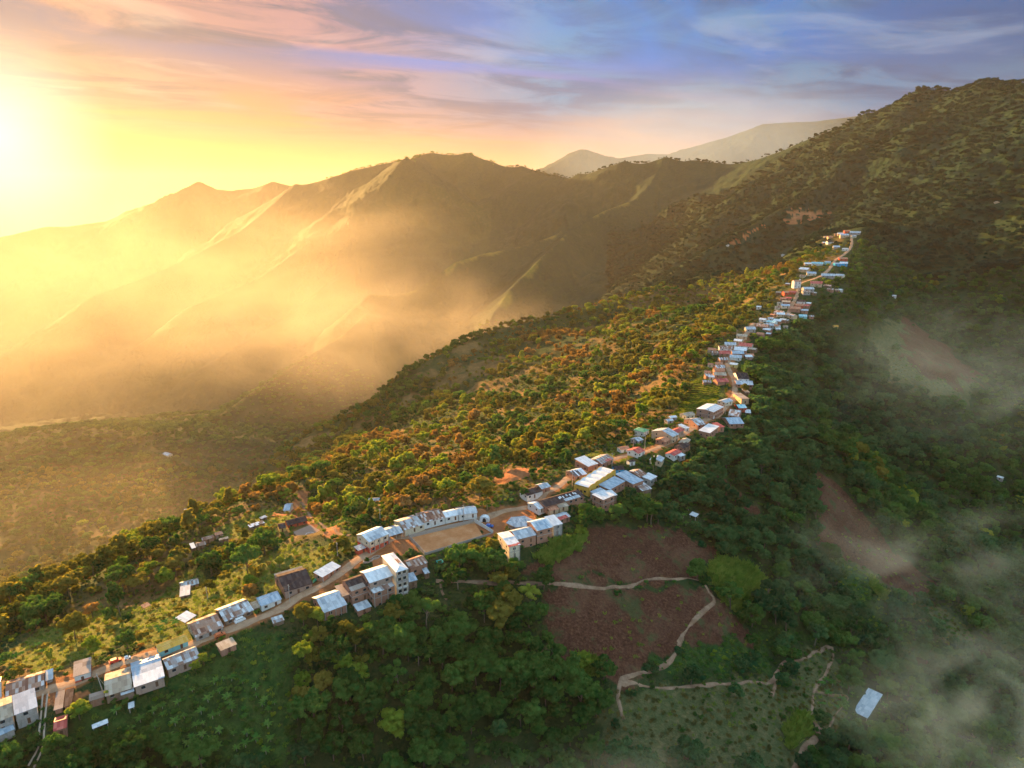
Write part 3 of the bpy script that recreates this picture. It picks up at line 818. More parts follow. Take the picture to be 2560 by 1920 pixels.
for pp in ([(107, 1735), (103, 1780), (98, 1830), (95, 1870), (70, 1915)], [(119, 1735), (114, 1780), (110, 1830), (106, 1872), (84, 1920)]):
    wpts = [hit(*p)[:2] for p in pp]
    drape("path", wpts, .8, M_TRACK)
    for p in wpts:
        a, b, d = project(p[0], p[1], float(ground(*p))); PROT.append((a, b, d, 2))
drape("path", [hit(*p)[:2] for p in [(876, 1338), (845, 1333), (812, 1318), (787, 1303), (775, 1290), (762, 1270), (752, 1255)]], 2.4, M_PATH, wvar=.4, seed=9)
drape("path", [hit(*p)[:2] for p in [(1700, 1332), (1660, 1305), (1440, 1262), (1480, 1246), (1470, 1236)][2:]], 1.6, M_PATH)
drape("path", [at_z(*p)[:2] for p in [(1418, 1282, -161), (1440, 1266, -160), (1462, 1252, -159)]], 1.6, M_PATH)

for poly, step in ((COURT_PX, 9),):
    for a in np.linspace(.05, .95, step):
        for b in np.linspace(.05, .95, 5):
            p0 = [poly[0][k] * (1 - a) + poly[1][k] * a for k in (0, 1)]; p1 = [poly[3][k] * (1 - a) + poly[2][k] * a for k in (0, 1)]
            q_ = (p0[0] * (1 - b) + p1[0] * b, p0[1] * (1 - b) + p1[1] * b); w_ = at_z(q_[0], q_[1], COURT_Z)
            PROT.append((q_[0], q_[1], project(*w_)[2], 3))
for pp in ((700, 1285), (720, 1262), (745, 1250), (760, 1262), (775, 1290), (800, 1312), (835, 1330), (1280, 1183), (1310, 1180), (1260, 1192)):
    w_ = hit(*pp); PROT.append((pp[0], pp[1], project(*w_)[2], 5))
# ------------------------------------------------------------------ buildings
HOUSES = []       # (x, y, radius) footprints
LANDMARKS = []    # (photo px, py, short name)
def street_dir(x, y):
    b, bd_ = 0, 1e9
    for i in range(len(street3) - 1):
        mx, my = (street3[i][0] + street3[i + 1][0]) / 2, (street3[i][1] + street3[i + 1][1]) / 2
        d = math.hypot(mx - x, my - y)
        if d < bd_: bd_ = d; b = i
    return math.atan2(street3[b + 1][1] - street3[b][1], street3[b + 1][0] - street3[b][0])

def footprint(c, q8, h):
    pts = [cpx(c, q8[2 * i], q8[2 * i + 1]) for i in range(4)]      # far-left, far-right, near-right, near-left
    cxp = sum(p[0] for p in pts) / 4; cyp = sum(p[1] for p in pts) / 4
    x, y, z = hit(cxp, cyp, h)                                        # roof level over the ground
    z -= 0
    for _ in range(4):
        ze = z + h
        w = [at_z(p[0], p[1], ze)[:2] for p in pts]
        mx = sum(p[0] for p in w) / 4; my = sum(p[1] for p in w) / 4
        z = .5 * z + .5 * float(ground(mx, my))
    fl, fr, nr, nl = [Vector(p) for p in w]
    ax = ((fr - fl) + (nr - nl)) / 2; ay = ((fl - nl) + (fr - nr)) / 2
    L, Wd = ax.length, ay.length
    a1 = math.atan2(ax.y, ax.x); a2 = math.atan2(ay.y, ay.x) - math.pi / 2
    d = (a2 - a1 + math.pi) % (2 * math.pi) - math.pi
    wt = Wd / (L + Wd) * .8
    rz = a1 + d * wt
    Wd *= max(.7, math.cos(d * (1 - wt)))
    return mx, my, z, L, Wd, rz

def footprint_far(c, q8, h):
    pts = [cpx(c, q8[2 * i], q8[2 * i + 1]) for i in range(4)]
    xs = [p[0] for p in pts]; ys = [p[1] for p in pts]
    cxp = (min(xs) + max(xs)) / 2; cyb = max(ys) + 1.0
    x, y, z = hit(cxp, cyb)
    dep = project(x, y, z)[2]
    wid = (max(xs) - min(xs)) * dep / FPX
    L = min(max(wid * .98, 5.5), 22)
    Wd = min(max(L * .85, 5), 11)
    sd_ = street_dir(x, y)
    rz = sd_ - math.pi / 2
    if math.cos(rz) < 0: rz += math.pi
    rz = rz * .7 + random.uniform(-.42, .42)
    x2, y2 = x - math.sin(rz) * -Wd / 2, y + math.cos(rz) * Wd / 2
    return x2, y2, float(ground(x2, y2)), L, Wd, rz

def window_set(mb_fn, L, Wd, h0, h1, n, side):
    pass

def pad(mx, my, L, Wd, rz, z, w0=1.0, blend=3.5):
    """cut and fill a level terrace under a building"""
    r = math.hypot(mx, my); rad = math.hypot(L, Wd) / 2 + blend + 1
    i0 = max(0, int((math.log(max(r - rad, R0)) - lr0) / (lr1 - lr0) * (NR - 1))); i1 = min(NR, int((math.log(r + rad) - lr0) / (lr1 - lr0) * (NR - 1)) + 2)
    a = math.atan2(mx, my); da = rad / r
    j0 = max(0, int((a - da - AZ0) / (AZ1 - AZ0) * (NA - 1))); j1 = min(NA, int((a + da - AZ0) / (AZ1 - AZ0) * (NA - 1)) + 2)
    if i1 <= i0 or j1 <= j0: return
    X, Y = GX2[i0:i1, j0:j1] - mx, GY2[i0:i1, j0:j1] - my
    u = np.abs(X * math.cos(rz) + Y * math.sin(rz)) - L / 2; v = np.abs(-X * math.sin(rz) + Y * math.cos(rz)) - Wd / 2
    d = np.hypot(np.maximum(u, 0), np.maximum(v, 0))
    w = np.clip(1 - d / blend, 0, 1); w = w * w * (3 - 2 * w) * w0
    H[i0:i1, j0:j1] = H[i0:i1, j0:j1] * (1 - w) + z * w

def house(c, q8, h, roof, rm, wm, label, short=None, name='house', cat='house', st=1, far_=False, win=True, posts=0, group=None, ridge=None,
          under=0.0, nr_mat=None, no_wall=False, gh=None, band=None, deep=0.0):
    if h < 5: h *= .84
    mx, my, z, L, Wd, rz = (footprint_far if far_ else footprint)(c, q8, h)
    pad(mx, my, L - .5, Wd - .5, rz, z - .15, .92 if not deep else .55, 3.5 if not far_ else 5)
    cs, sn = math.cos(rz), math.sin(rz)
    cor = [(mx + cs * a * L / 2 - sn * b * Wd / 2, my + sn * a * L / 2 + cs * b * Wd / 2) for a in (-1, 1) for b in (-1, 1)]
    zc = ground(np.array([p[0] for p in cor]), np.array([p[1] for p in cor]))
    lo = float(zc.min()); hi = float(zc.max())
    base = z
    dn = min(lo - base - .6, -.4) - deep
    if far_: base = max(z, hi - .8); dn = min(lo - base - .6, -.4)
    t_ = empty(name, (mx, my, base), rz, label, cat, group)
    ov = .35 if Wd > 4 else .2
    gh = gh if gh is not None else Wd * .5 * (.30 if not far_ else random.uniform(.34, .5))
    x0, x1, y0, y1 = -L / 2 + ov, L / 2 - ov, -Wd / 2 + ov, Wd / 2 - ov
    # walls
    if not no_wall:
        mb = MB().box(x0, x1, y0, y1, dn, h)
        if roof == 'g':
            rf_ = ridge if ridge is not None else .5
            yr = -Wd / 2 + Wd * rf_
            for xx, s_ in ((x0, -1), (x1, 1)):
                a = [(xx, y0, h), (xx, y1, h), (xx, yr, h + gh - .1)]
                b_ = [(xx - s_ * .15, p[1], p[2]) for p in a]
                mb.add(a + b_, [(0, 1, 2), (5, 4, 3), (0, 2, 5, 3), (2, 1, 4, 5)])
        w_ = mb.obj('wall', WM[wm], t_)
    if posts or no_wall:
        npst = posts or max(2, int(L / 3.5) + 1)
        for i in range(npst):
            px_ = x0 + .15 + (x1 - x0 - .3) * i / (npst - 1)
            for yy in ((y0 - .02,) if not no_wall else (y0 + .1, y1 - .1)):
                MB().box(px_ - .13, px_ + .13, yy - .28 if not no_wall else yy - .1, yy + .0 if not no_wall else yy + .12, dn, h - .02).obj('column', M_CONC, t_)
    # roof
    th = .09
    rb = MB()
    X0, X1, Y0, Y1 = -L / 2, L / 2, -Wd / 2, Wd / 2
    def wob():
        return random.uniform(-.05, .05)
    if roof == 'g':
        rf_ = ridge if ridge is not None else .5
        yr = Y0 + Wd * rf_
        e1 = h - .02; zr = h + gh + .08
        rb.slab([(X0, Y0, e1), (X1, Y0, e1 + wob()), (X1, yr, zr + wob()), (X0, yr, zr)], th)
        rb.slab([(X0, yr + .002, zr - .003), (X1, yr + .002, zr - .003), (X1, Y1, e1), (X0, Y1, e1 + wob())], th)
    elif roof == 'm':       # single pitch, high side far
        rb.slab([(X0, Y0, h + .05), (X1, Y0, h + .05 + wob()), (X1, Y1, h + .05 + gh * .8), (X0, Y1, h + .05 + gh * .8)], th)
    elif roof == 'f':
        rb.slab([(X0, Y0, h + .2), (X1, Y0, h + .2), (X1, Y1, h + .2), (X0, Y1, h + .2)], .2)
    elif roof == 'h':
        k = min(L, Wd) / 2; rl = max(L / 2 - k, .3)
        zr = h + gh + .1; e1 = h
        A, B, C_, D_ = (X0, Y0, e1), (X1, Y0, e1), (X1, Y1, e1), (X0, Y1, e1)
        if L >= Wd: E, F = (-rl, 0, zr), (rl, 0, zr)
        else:
            rl = max(Wd / 2 - k, .3); E, F = (0, -rl, zr), (0, rl, zr)
        if L >= Wd: fs = [(0, 1, 5, 4), (1, 2, 5), (2, 3, 4, 5), (3, 0, 4)]
        else: fs = [(0, 1, 4), (1, 2, 5, 4), (2, 3, 5), (3, 0, 4, 5)]
        rb.add([A, B, C_, D_, E, F], fs)
        rb.box(X0 + .05, X1 - .05, Y0 + .05, Y1 - .05, e1 - .1, e1 - .02)
    roof_o = rb.obj('roof', RM[rm], t_)
    if roof in 'gm' and not far_ and not no_wall:
        if roof == 'g': MB().tube([(X0, yr, zr + .03), (X1, yr, zr + .03)], .10, None, 5).obj('ridge_cap', RM[rm], roof_o)
    if nr_mat:              # newer sheets over the lower half of the near pitch
        rf_ = ridge if ridge is not None else .5
        yr = Y0 + Wd * rf_; e1 = h - .02; zr = h + (gh if roof == 'g' else .1) + .08
        frac, x_a = nr_mat[1], nr_mat[2] if len(nr_mat) > 2 else 0.0
        xa = X0 + L * x_a; xb = X0 + L * (nr_mat[3] if len(nr_mat) > 3 else 1.0)
        zf = e1 + (zr - e1) * frac + .05; yf = Y0 + (yr - Y0) * frac
        xm = xa + (xb - xa) * .78
        MB().slab([(xa - .05, Y0 - .12, e1 + .045), (xm, Y0 - .12, e1 + .045), (xm, yf, zf), (xa - .05, yf, zf)], .04)\
            .slab([(xm + .002, Y0 + .5, e1 + .10), (xb + .05, Y0 + .5, e1 + .10), (xb + .05, yf + .4, zf + .06), (xm + .002, yf + .4, zf + .06)], .04).obj('roof_sheet', RM[nr_mat[0]], roof_o)
    # storey bands
    sh = h / st
    if st > 1 and not no_wall:
        for k in range(1, st):
            MB().box(x0 - .12, x1 + .12, y0 - .14, y1 + .05, k * sh - .12, k * sh + .1).obj('floor_slab', M_CONC, t_)
    if band:
        MB().box(x0 - .03, x1 + .03, y0 - .03, y1 + .03, dn, h * band[1]).obj('painted_base', WM[band[0]], t_)
    # openings on the near side and on the left end
    if win and not no_wall and h > 1.8:
        nlev = st
        if dn < -2.4 and not far_: lev0 = -1
        else: lev0 = 0
        for k in range(lev0, nlev):
            zb = k * sh if k >= 0 else -sh * .9
            n = max(1, int((x1 - x0) / (3.4 if not far_ else 4.5)))
            for i in range(n):
                xc = x0 + (x1 - x0) * (i + .5) / n + random.uniform(-.25, .25)
                isdoor = (i == n // 2) and k == 0
                if not isdoor and random.random() < .12: continue
                yy = y0 - (.03 if not band or zb > h * .3 else .06)
                if isdoor:
                    MB().box(xc - .45, xc + .45, yy - .04, yy + .1, zb + .0, zb + 2.05).obj('door', M_DOOR, t_)
                else:
                    ww = .65 if not far_ else .6
                    o_ = MB().box(xc - ww, xc + ww, yy - .01, yy + .1, zb + .95, min(zb + 2.0, h - .25)).obj('window', M_GLASS, t_)
                    if not far_ and not c == 'e':
                        zt = min(zb + 2.0, h - .25)
                        MB().box(xc - ww - .1, xc + ww + .1, yy - .07, yy - .012, zb + .83, zb + .94).obj('sill', M_CONC, o_)
            if not far_ and Wd > 4:
                for yc in ((0,) if Wd < 7 else (-Wd / 4, Wd / 4)):
                    MB().box(x0 - .035, x0 + .1, yc - .5, yc + .5, zb + .95, zb + 1.95).obj('window', M_GLASS, t_)
    r_ = math.hypot(L, Wd) / 2
    HOUSES.append((mx, my, L / 2, Wd / 2, rz))
    pr = project(mx, my, base + h)
    rp = max(L, Wd) * .35 * FPX / pr[2]
    dst = pr[2]
    for a in (-.42, -.14, .14, .42):
        for b in (-.35, .35):
            X_ = mx + cs * a * L - sn * b * Wd; Y_ = my + sn * a * L + cs * b * Wd
            p_ = project(X_, Y_, base + h); PROT.append((p_[0], p_[1], p_[2], 3))
        X_ = mx + cs * a * L + sn * .5 * Wd; Y_ = my + sn * a * L - cs * .5 * Wd
        p_ = project(X_, Y_, base + h * .75); PROT.append((p_[0], p_[1], p_[2], 1))
    if short: LANDMARKS.append((float(pr[0]), float(pr[1]), short))
    return t_, (L, Wd, h, base, dn, rz, mx, my)

H_ = house
# ---- bottom left of the picture, both sides of the street
H_('a', (60, 955, 352, 872, 360, 985, 40, 1078), 3.0, 'g', 'rust', 'block', "long rusty house on far side of the street, second building from left edge", "long rusty house", ridge=.55)
H_('a', (358, 885, 418, 870, 425, 938, 362, 955), 2.2, 'm', 'zinc', 'block', "small grey lean-to against the right end of the long rusty house", name='shed', cat='shed', win=False)
H_('a', (-90, 950, 5, 925, 20, 1075, -80, 1110), 3.0, 'g', 'zinc', 'white', "grey roofed house cut by the left edge beyond the street", None)
H_('a', (-120, 1130, 72, 1090, 130, 1218, -70, 1300), 5.0, 'g', 'tan', 'block', "tall block building with tan roof at the bottom left corner", "tan roofed corner building", st=2, ridge=.4)
H_('a', (84, 1100, 300, 1022, 276, 1165, 128, 1224), 5.2, 'm', 'blue', 'block', "tall block building with blue-grey roof beside the two-track lane", "blue-grey building by the lane", st=2)
H_('a', (-60, 1360, 98, 1288, 116, 1335, -50, 1410), 2.4, 'm', 'blue', 'block', "low grey lean-to roof below the tall corner building", name='shed', cat='shed', win=False)
H_('a', (428, 1245, 518, 1222, 548, 1322, 428, 1345), 3.6, 'g', 'red', 'brick', "small brick house with faded red roof below the street", "faded red roofed brick house", name='house', gh=.7)
H_('a', (440, 1340, 500, 1325, 512, 1350, 448, 1370), 2.0, 'm', 'zinc', 'wood', "little grey porch roof in front of the faded red roof", name='porch', cat='porch', win=False, no_wall=True)
H_('a', (722, 1306, 850, 1260, 857, 1285, 732, 1336), 2.0, 'm', 'white', 'wood', "long white sheet roof alone on the dark slope", "long white shed on the slope", name='shed', cat='shed', no_wall=True)
H_('a', (1008, 1134, 1058, 1125, 1066, 1160, 1018, 1176), 1.6, 'm', 'white', 'wood', "small white tin shelter below the street", name='shelter', cat='shelter', no_wall=True)
H_('a', (578, 810, 718, 768, 724, 890, 582, 925), 3.4, 'f', 'slab', 'white', "flat roofed white house with red bands facing the street", "white house with red bands", band=('redw', .3))
H_('a', (822, 900, 1030, 842, 1052, 1012, 836, 1075), 2.7, 'g', 'tan', 'wood', "brown slatted roof house beside the big two-tone roof", "brown roofed house", ridge=.45)
H_('a', (948, 1042, 1058, 1006, 1060, 1036, 956, 1070), 2.2, 'm', 'zinc', 'wood', "low grey lean-to below the brown slatted roof house", name='shed', cat='shed', win=False)
H_('a', (1030, 810, 1262, 742, 1300, 920, 1058, 1010), 3.6, 'g', 'blue', 'brick', "big house with blue-grey upper roof and bright white lower sheets", "big blue-grey and white roof", ridge=.72, nr_mat=('white', .52, 0.0, 1.0), gh=1.1)
H_('a', (1275, 775, 1540, 688, 1580, 758, 1322, 880), 3.4, 'g', 'patch', 'brick', "long patched zinc house on the near side, below the yellow roof", "patched zinc house", ridge=.68)
H_('a', (1214, 680, 1458, 582, 1496, 645, 1262, 722), 2.8, 'g', 'yellow', 'turq', "turquoise walled house with long yellow roof", "yellow roofed turquoise house", ridge=.72)
H_('a', (1710, 664, 1830, 612, 1876, 664, 1736, 722), 2.7, 'm', 'tan', 'brick', "small brown-roofed brick hut standing alone below the street", "small brown brick hut", gh=.3)
H_('a', (1475, 500, 1690, 412, 1768, 528, 1538, 612), 3.0, 'g', 'rust', 'block', "long house with dark rusty corrugated roof and small street windows", "dark rusty corrugated house", ridge=.62)
H_('a', (1700, 385, 1925, 305, 1998, 390, 1772, 498), 3.0, 'g', 'patch', 'wood', "long house with patchwork rust and zinc roof beside the white van", "patchwork roofed house", ridge=.6)
H_('a', (1385, 470, 1460, 420, 1578, 430, 1452, 492), 2.2, 'm', 'white', 'wood', "loose white tarp canopy among banana plants", "white tarp canopy", name='canopy', cat='canopy', no_wall=True)
H_('a', (1978, 345, 2036, 328, 2056, 368, 2002, 392), 2.5, 'm', 'tan', 'wood', "tiny tan hut squeezed between patchwork house and white house", name='hut', cat='hut', win=False)
H_('b', (1243, 905, 1440, 835, 1490, 915, 1300, 978), 3.2, 'g', 'blue', 'white', "white walled house with plain blue-grey roof by the road", "white walled blue-grey roof house", ridge=.68)
H_('a', (1412, 182, 1560, 138, 1576, 190, 1425, 218), 2.6, 'g', 'patch', 'brick', "rusty roofed farmhouse on the golden grass slope", "rusty farmhouse on the grass slope")
H_('a', (1418, 222, 1502, 210, 1506, 275, 1425, 288), 2.3, 'm', 'blue', 'wood', "blue-grey shed in front of the rusty farmhouse", name='shed', cat='shed')
H_('a', (1106, 362, 1164, 342, 1196, 352, 1140, 382), 1.6, 'm', 'redtile', 'wood', "tiny pinkish shelter alone in the golden grass", name='shelter', cat='shelter', no_wall=True)
H_('b', (1392, 1098, 1498, 1060, 1510, 1108, 1412, 1140), 1.8, 'm', 'patch', 'wood', "small patched tin hut on the dark bank below the road", name='hut', cat='hut', win=False)
H_('a', (438, 1045, 505, 1030, 508, 1170, 432, 1188), .9, 'f', 'slab', 'brick', "low unfinished foundation slab beside the two-track lane", name='foundation', cat='foundation', win=False)
H_('a', (516, 1024, 574, 1018, 580, 1145, 512, 1165), 1.2, 'f', 'dark', 'brick', "low dark slab right beside the unfinished foundation", name='foundation', cat='foundation', win=False)
H_('a', (700, 1065, 822, 1030, 828, 1085, 706, 1118), 2.4, 'f', 'slab', 'brick', "flat concrete roofed brick store at the foot of the leaning pole", name='store', cat='store', win=False, deep=1)
# ---- middle left
H_('b', (1418, 690, 1682, 612, 1770, 772, 1520, 848), 3.4, 'g', 'dark', 'brick', "large house, pale pink upper roof and dark near slope, with a verandah", "dark and pink roofed house", ridge=.55, nr_mat=None)
H_('b', (1420, 690, 1680, 612, 1692, 645, 1434, 722), 3.9, 'm', 'tan', 'brick', "pale lean-to along the back of the dark and pink roofed house", name='shed', cat='shed', win=False)
H_('b', (1782, 680, 1960, 574, 2030, 612, 1868, 716), 2.8, 'm', 'white', 'brick', "long white barn roof next to the green tarp", "white barn by the green tarp", name='barn', cat='barn', posts=4)
H_('b', (1748, 902, 1985, 825, 2090, 965, 1895, 1036), 3.4, 'g', 'zinc', 'brick', "wide grey roofed brick house on stilts above the forest", "grey roofed house on stilts", ridge=.62, posts=5, deep=1.5)
H_('b', (640, 412, 682, 400, 698, 438, 660, 450), 2.6, 'm', 'white', 'wood', "small white roofed hut at left end of the hamlet on the hill", name='hut', cat='hut')
H_('b', (695, 398, 788, 372, 784, 410, 702, 432), 2.6, 'g', 'rust', 'wood', "brown roofed hut between white hut and long rusty hamlet house", name='hut', cat='hut')
H_('b', (738, 350, 858, 318, 872, 345, 764, 374), 2.8, 'g', 'rust', 'brick', "long rusty roofed house at the back of the hill hamlet", "rusty house of the hill hamlet")
H_('b', (868, 310, 938, 290, 950, 308, 878, 335), 2.4, 'm', 'redtile', 'brick', "narrow pinkish roof right of the long rusty hamlet house", name='shed', cat='shed')
H_('b', (902, 360, 996, 340, 1002, 350, 918, 374), 2.2, 'm', 'tan', 'wood', "low tan shed half hidden by trees on the hill", name='shed', cat='shed')
H_('b', (1183, 235, 1318, 190, 1330, 208, 1196, 258), 2.4, 'm', 'striped', 'wood', "narrow shed with purple-grey stripes on the hill", "striped shed on the hill", name='shed', cat='shed')
H_('b', (1290, 165, 1340, 140, 1350, 155, 1302, 180), 2.2, 'm', 'zinc', 'wood', "small grey roof hidden in bushes above the striped shed", name='hut', cat='hut')
H_('b', (1540, 32, 1602, 28, 1560, 95, 1500, 98), 3.0, 'g', 'blue', 'cream', "white and blue roofed house on the bare orange hilltop", "house on the orange hilltop")
H_('b', (1524, 190, 1700, 142, 1722, 188, 1540, 242), 2.9, 'g', 'dark', 'redw', "long dark roofed school building above the concrete court", "dark roofed building above the court", ridge=.6)
H_('b', (1445, 218, 1512, 205, 1530, 250, 1464, 270), 2.9, 'g', 'dark', 'yell', "small dark roofed house with yellow wall left of the court")
# ---- centre
H_('c', (706, 690, 893, 608, 1000, 682, 820, 760), 6.0, 'g', 'white', 'cream', "two-storey cream house, white roof with grey strip, red ground floor", "two-storey cream house", st=2, band=('redw', .42), ridge=.6, nr_mat=('zinc', .8, .15, .95), posts=5)
H_('c', (684, 808, 778, 768, 815, 800, 718, 840), 2.6, 'm', 'zinc', 'redw', "little brick store with grey roof below the two-storey cream house", name='store', cat='store')
H_('c', (950, 630, 1055, 598, 1142, 662, 990, 715), 3.0, 'g', 'zinc', 'wood', "grey open shed joined to the right of the two-storey cream house", "grey open shed", name='shed', cat='shed', no_wall=True)
H_('c', (1033, 562, 1240, 502, 1330, 592, 1160, 645), 3.2, 'g', 'patch', 'cream', "terrace house with tan and rust roof, left end of the long row", "left end of the long row", group="terrace row behind the dirt pitch")
H_('c', (1245, 495, 1450, 440, 1512, 532, 1326, 580), 3.4, 'g', 'rust', 'white', "terrace house with rust striped roof, second in the long row", "rust striped terrace house", group="terrace row behind the dirt pitch")
H_('c', (1488, 480, 1608, 440, 1630, 505, 1512, 538), 3.3, 'g', 'white', 'white', "terrace house with pale white roof, third in the long row", None, group="terrace row behind the dirt pitch")
H_('c', (1622, 440, 1790, 420, 1815, 478, 1635, 516), 3.2, 'g', 'zinc', 'white', "terrace house with plain grey roof, right end of the long row", "right end of the long row", group="terrace row behind the dirt pitch")
H_('c', (735, 1030, 955, 958, 1030, 1065, 825, 1140), 8.4, 'g', 'white', 'brick', "three-storey brick house with bright white roof beside the tower house", "three-storey white roofed brick house", st=3, ridge=.55, deep=2)
H_('c', (822, 1178, 1000, 1105, 1070, 1160, 848, 1235), 5.4, 'm', 'patch', 'brick', "brick house front with red and grey patched roof, below the white roof", "red patched balcony roof", st=2, deep=2.5, posts=4)
H_('c', (565, 1112, 728, 1055, 832, 1150, 655, 1212), 6.2, 'g', 'dark', 'brick', "brick house with orange ridge and dark roof left of the white roof", "dark roofed brick house", st=2, ridge=.6, nr_mat=('slab', .4, 0.0, 1.0), deep=2.5)
H_('c', (500, 1165, 572, 1145, 650, 1240, 570, 1262), 4.2, 'f', 'slab', 'brick', "brick terrace with flat slab between grey stilt house and dark roofed house", name='terrace', cat='terrace', deep=2)
H_('c', (1125, 930, 1290, 876, 1362, 942, 1200, 1005), 4.6, 'g', 'rust', 'brick', "brown rusty roofed house right behind the tower house", "brown roof behind the tower", ridge=.6, deep=1.5)
H_('c', (1163, 1060, 1228, 1048, 1270, 1100, 1176, 1136), 3.4, 'm', 'blue', 'wood', "light blue lean-to on the right of the tower house", name='shed', cat='shed', deep=2)
H_('c', (1300, 992, 1345, 984, 1376, 1035, 1330, 1060), 2.2, 'm', 'zinc', 'wood', "small grey lean-to right of the light blue lean-to", name='shed', cat='shed')
H_('c', (665, 1345, 800, 1298, 850, 1350, 720, 1392), 2.4, 'm', 'zinc', 'brick', "low grey annex at the foot of the dark roofed brick house", name='annex', cat='annex', deep=2)
H_('c', (812, 350, 918, 346, 922, 374, 818, 374), 2.4, 'g', 'zinc', 'white', "small grey house hidden in the trees behind the bamboo", "small grey house in the trees")
# ---- bottom row right of the pitch
H_('d', (350, 1045, 450, 1017, 555, 1148, 442, 1172), 6.2, 'g', 'white', 'cream', "tall cream house, white roof and red front edge, above the drop", "cream house with red front edge", st=2, posts=3, nr_mat=('red', .2), ridge=.5, gh=.6, deep=2)
H_('d', (450, 1022, 622, 976, 700, 1058, 525, 1105), 4.0, 'g', 'zinc', 'brick', "grey roofed brick house between the two tall white roofed houses", ridge=.6, deep=1.5)
H_('d', (622, 940, 765, 896, 846, 985, 705, 1026), 6.4, 'g', 'white', 'brick', "tall brick house with bluish-white roof in the row by the kiosk", "tall house in the kiosk row", st=2, nr_mat=('blue', .85, .1, .9), ridge=.62, deep=1.5)
H_('d', (788, 908, 862, 888, 946, 952, 848, 985), 5.6, 'm', 'white', 'block', "pale roofed house on posts, third in the row by the kiosk", st=2, posts=3, deep=1.5)
H_('d', (860, 880, 945, 845, 1016, 885, 912, 930), 3.2, 'g', 'zinc', 'brick', "grey roofed house with a red lower edge, end of the kiosk row", "grey and red roof end house", nr_mat=('red', .6), ridge=.55, deep=1)
H_('d', (1220, 690, 1338, 640, 1402, 692, 1330, 746), 6.4, 'm', 'white', 'brick', "tall brick house with square white roof below the yellow hall", "tall house with square white roof", st=2, gh=.5, deep=2)
H_('d', (1342, 664, 1400, 650, 1440, 688, 1385, 712), 4.6, 'm', 'white', 'wood', "small pale roof attached right of the square white roof", name='annex', cat='annex', deep=2)
H_('d', (1200, 665, 1290, 630, 1345, 648, 1245, 692), 4.6, 'm', 'blue', 'block', "narrow pale blue roof behind the square white roof", name='annex', cat='annex')
H_('d', (1285, 605, 1430, 525, 1500, 562, 1390, 655), 4.4, 'm', 'blue', 'brick', "long slate-blue roofed building along the yellow hall", "slate-blue roofed building", deep=1)
H_('d', (1440, 515, 1530, 488, 1680, 550, 1592, 606), 4.6, 'm', 'blue', 'brick', "wide slate-blue roofed wing turned away from the yellow hall", "wide slate-blue wing", deep=1)
H_('d', (1618, 600, 1680, 552, 1722, 640, 1672, 662), 3.0, 'm', 'patch', 'wood', "messy patched tin lean-to at the edge of the shaded slope", name='shed', cat='shed', win=False, deep=1)
H_('d', (1528, 476, 1600, 456, 1722, 492, 1660, 530), 3.8, 'g', 'rust', 'brick', "dark maroon roofed house behind the slate-blue wing", "dark maroon roofed house")
H_('d', (1668, 532, 1740, 492, 1816, 520, 1762, 556), 4.0, 'm', 'white', 'block', "white roofed house at right end of the slate-blue group", "white roof right of the slate-blue wing")
H_('d', (1395, 418, 1490, 424, 1520, 452, 1425, 470), 3.2, 'g', 'dark', 'bluew', "dark roofed house with bright blue walls behind the yellow hall", "bright blue walled house")
H_('d', (983, 472, 1090, 438, 1147, 495, 1060, 532), 3.4, 'g', 'striped', 'brick', "brick house with black and white striped roof left of the yellow hall", "striped roof brick house", ridge=.6)
H_('d', (1062, 376, 1150, 344, 1265, 400, 1182, 436), 4.4, 'm', 'white', 'brick', "brick house with pale patched roof behind the striped one", "pale patched roof brick house")
H_('d', (1195, 362, 1300, 315, 1406, 352, 1312, 412), 3.8, 'g', 'patch', 'brick', "house with red rust striped roof behind the yellow hall", "red striped roof house", nr_mat=('red', .35, .4, .95))
H_('d', (540, 655, 690, 612, 775, 655, 620, 697), 3.2, 'g', 'dark', 'white', "white house with dark brown roof beside the parked tanker truck", "white house with dark brown roof", ridge=.55)
H_('d', (695, 597, 775, 572, 832, 612, 752, 640), 3.6, 'g', 'zinc', 'brick', "grey zinc roofed house behind the tanker truck", None)
H_('d', (712, 750, 1058, 638, 1142, 700, 790, 802), 3.4, 'g', 'dark', 'brick', "very long hall with dark roof, orange far side and white skylights", "long dark roof with skylights", ridge=.62, nr_mat=('zinc', .38, .5, 1.0), gh=1.3)
H_('d', (628, 762, 680, 744, 782, 800, 722, 832), 3.0, 'g', 'white', 'white', "white house with partly white roof at left end of the long dark hall", "small white house by the kiosk")
H_('d', (794, 802, 888, 784, 896, 816, 830, 850), 2.6, 'm', 'redtile', 'tan', "low tan roofed annex under the long dark hall, left one", name='annex', cat='annex')
H_('d', (896, 772, 972, 750, 982, 788, 906, 820), 2.6, 'm', 'tan', 'tan', "low tan roofed annex under the long dark hall, right one", name='annex', cat='annex')
H_('d', (2120, 872, 2140, 850, 2192, 864, 2180, 905), 2.4, 'm', 'white', 'wood', "white shack alone in the dark forest right of the village", "white shack in the forest", name='shack', cat='shack', no_wall=True)
H_('d', (1538, 372, 1590, 360, 1614, 378, 1560, 392), 3.0, 'g', 'dark', 'white', "little white box house in the open grass beyond the blue walls", "little white box house")
H_('d', (1544, 275, 1600, 250, 1702, 280, 1642, 318), 3.2, 'g', 'red', 'white', "long house with deep red roof at the road fork", "long deep red roof", group="red roofed houses at the road fork")
H_('d', (1448, 252, 1532, 235, 1562, 262, 1480, 276), 3.0, 'g', 'redtile', 'white', "pale red roofed house left of the deep red roof", None, group="red roofed houses at the road fork")
H_('d', (1570, 172, 1620, 156, 1692, 180, 1642, 200), 3.0, 'g', 'zinc', 'block', "grey roofed house in trees below the green roof")
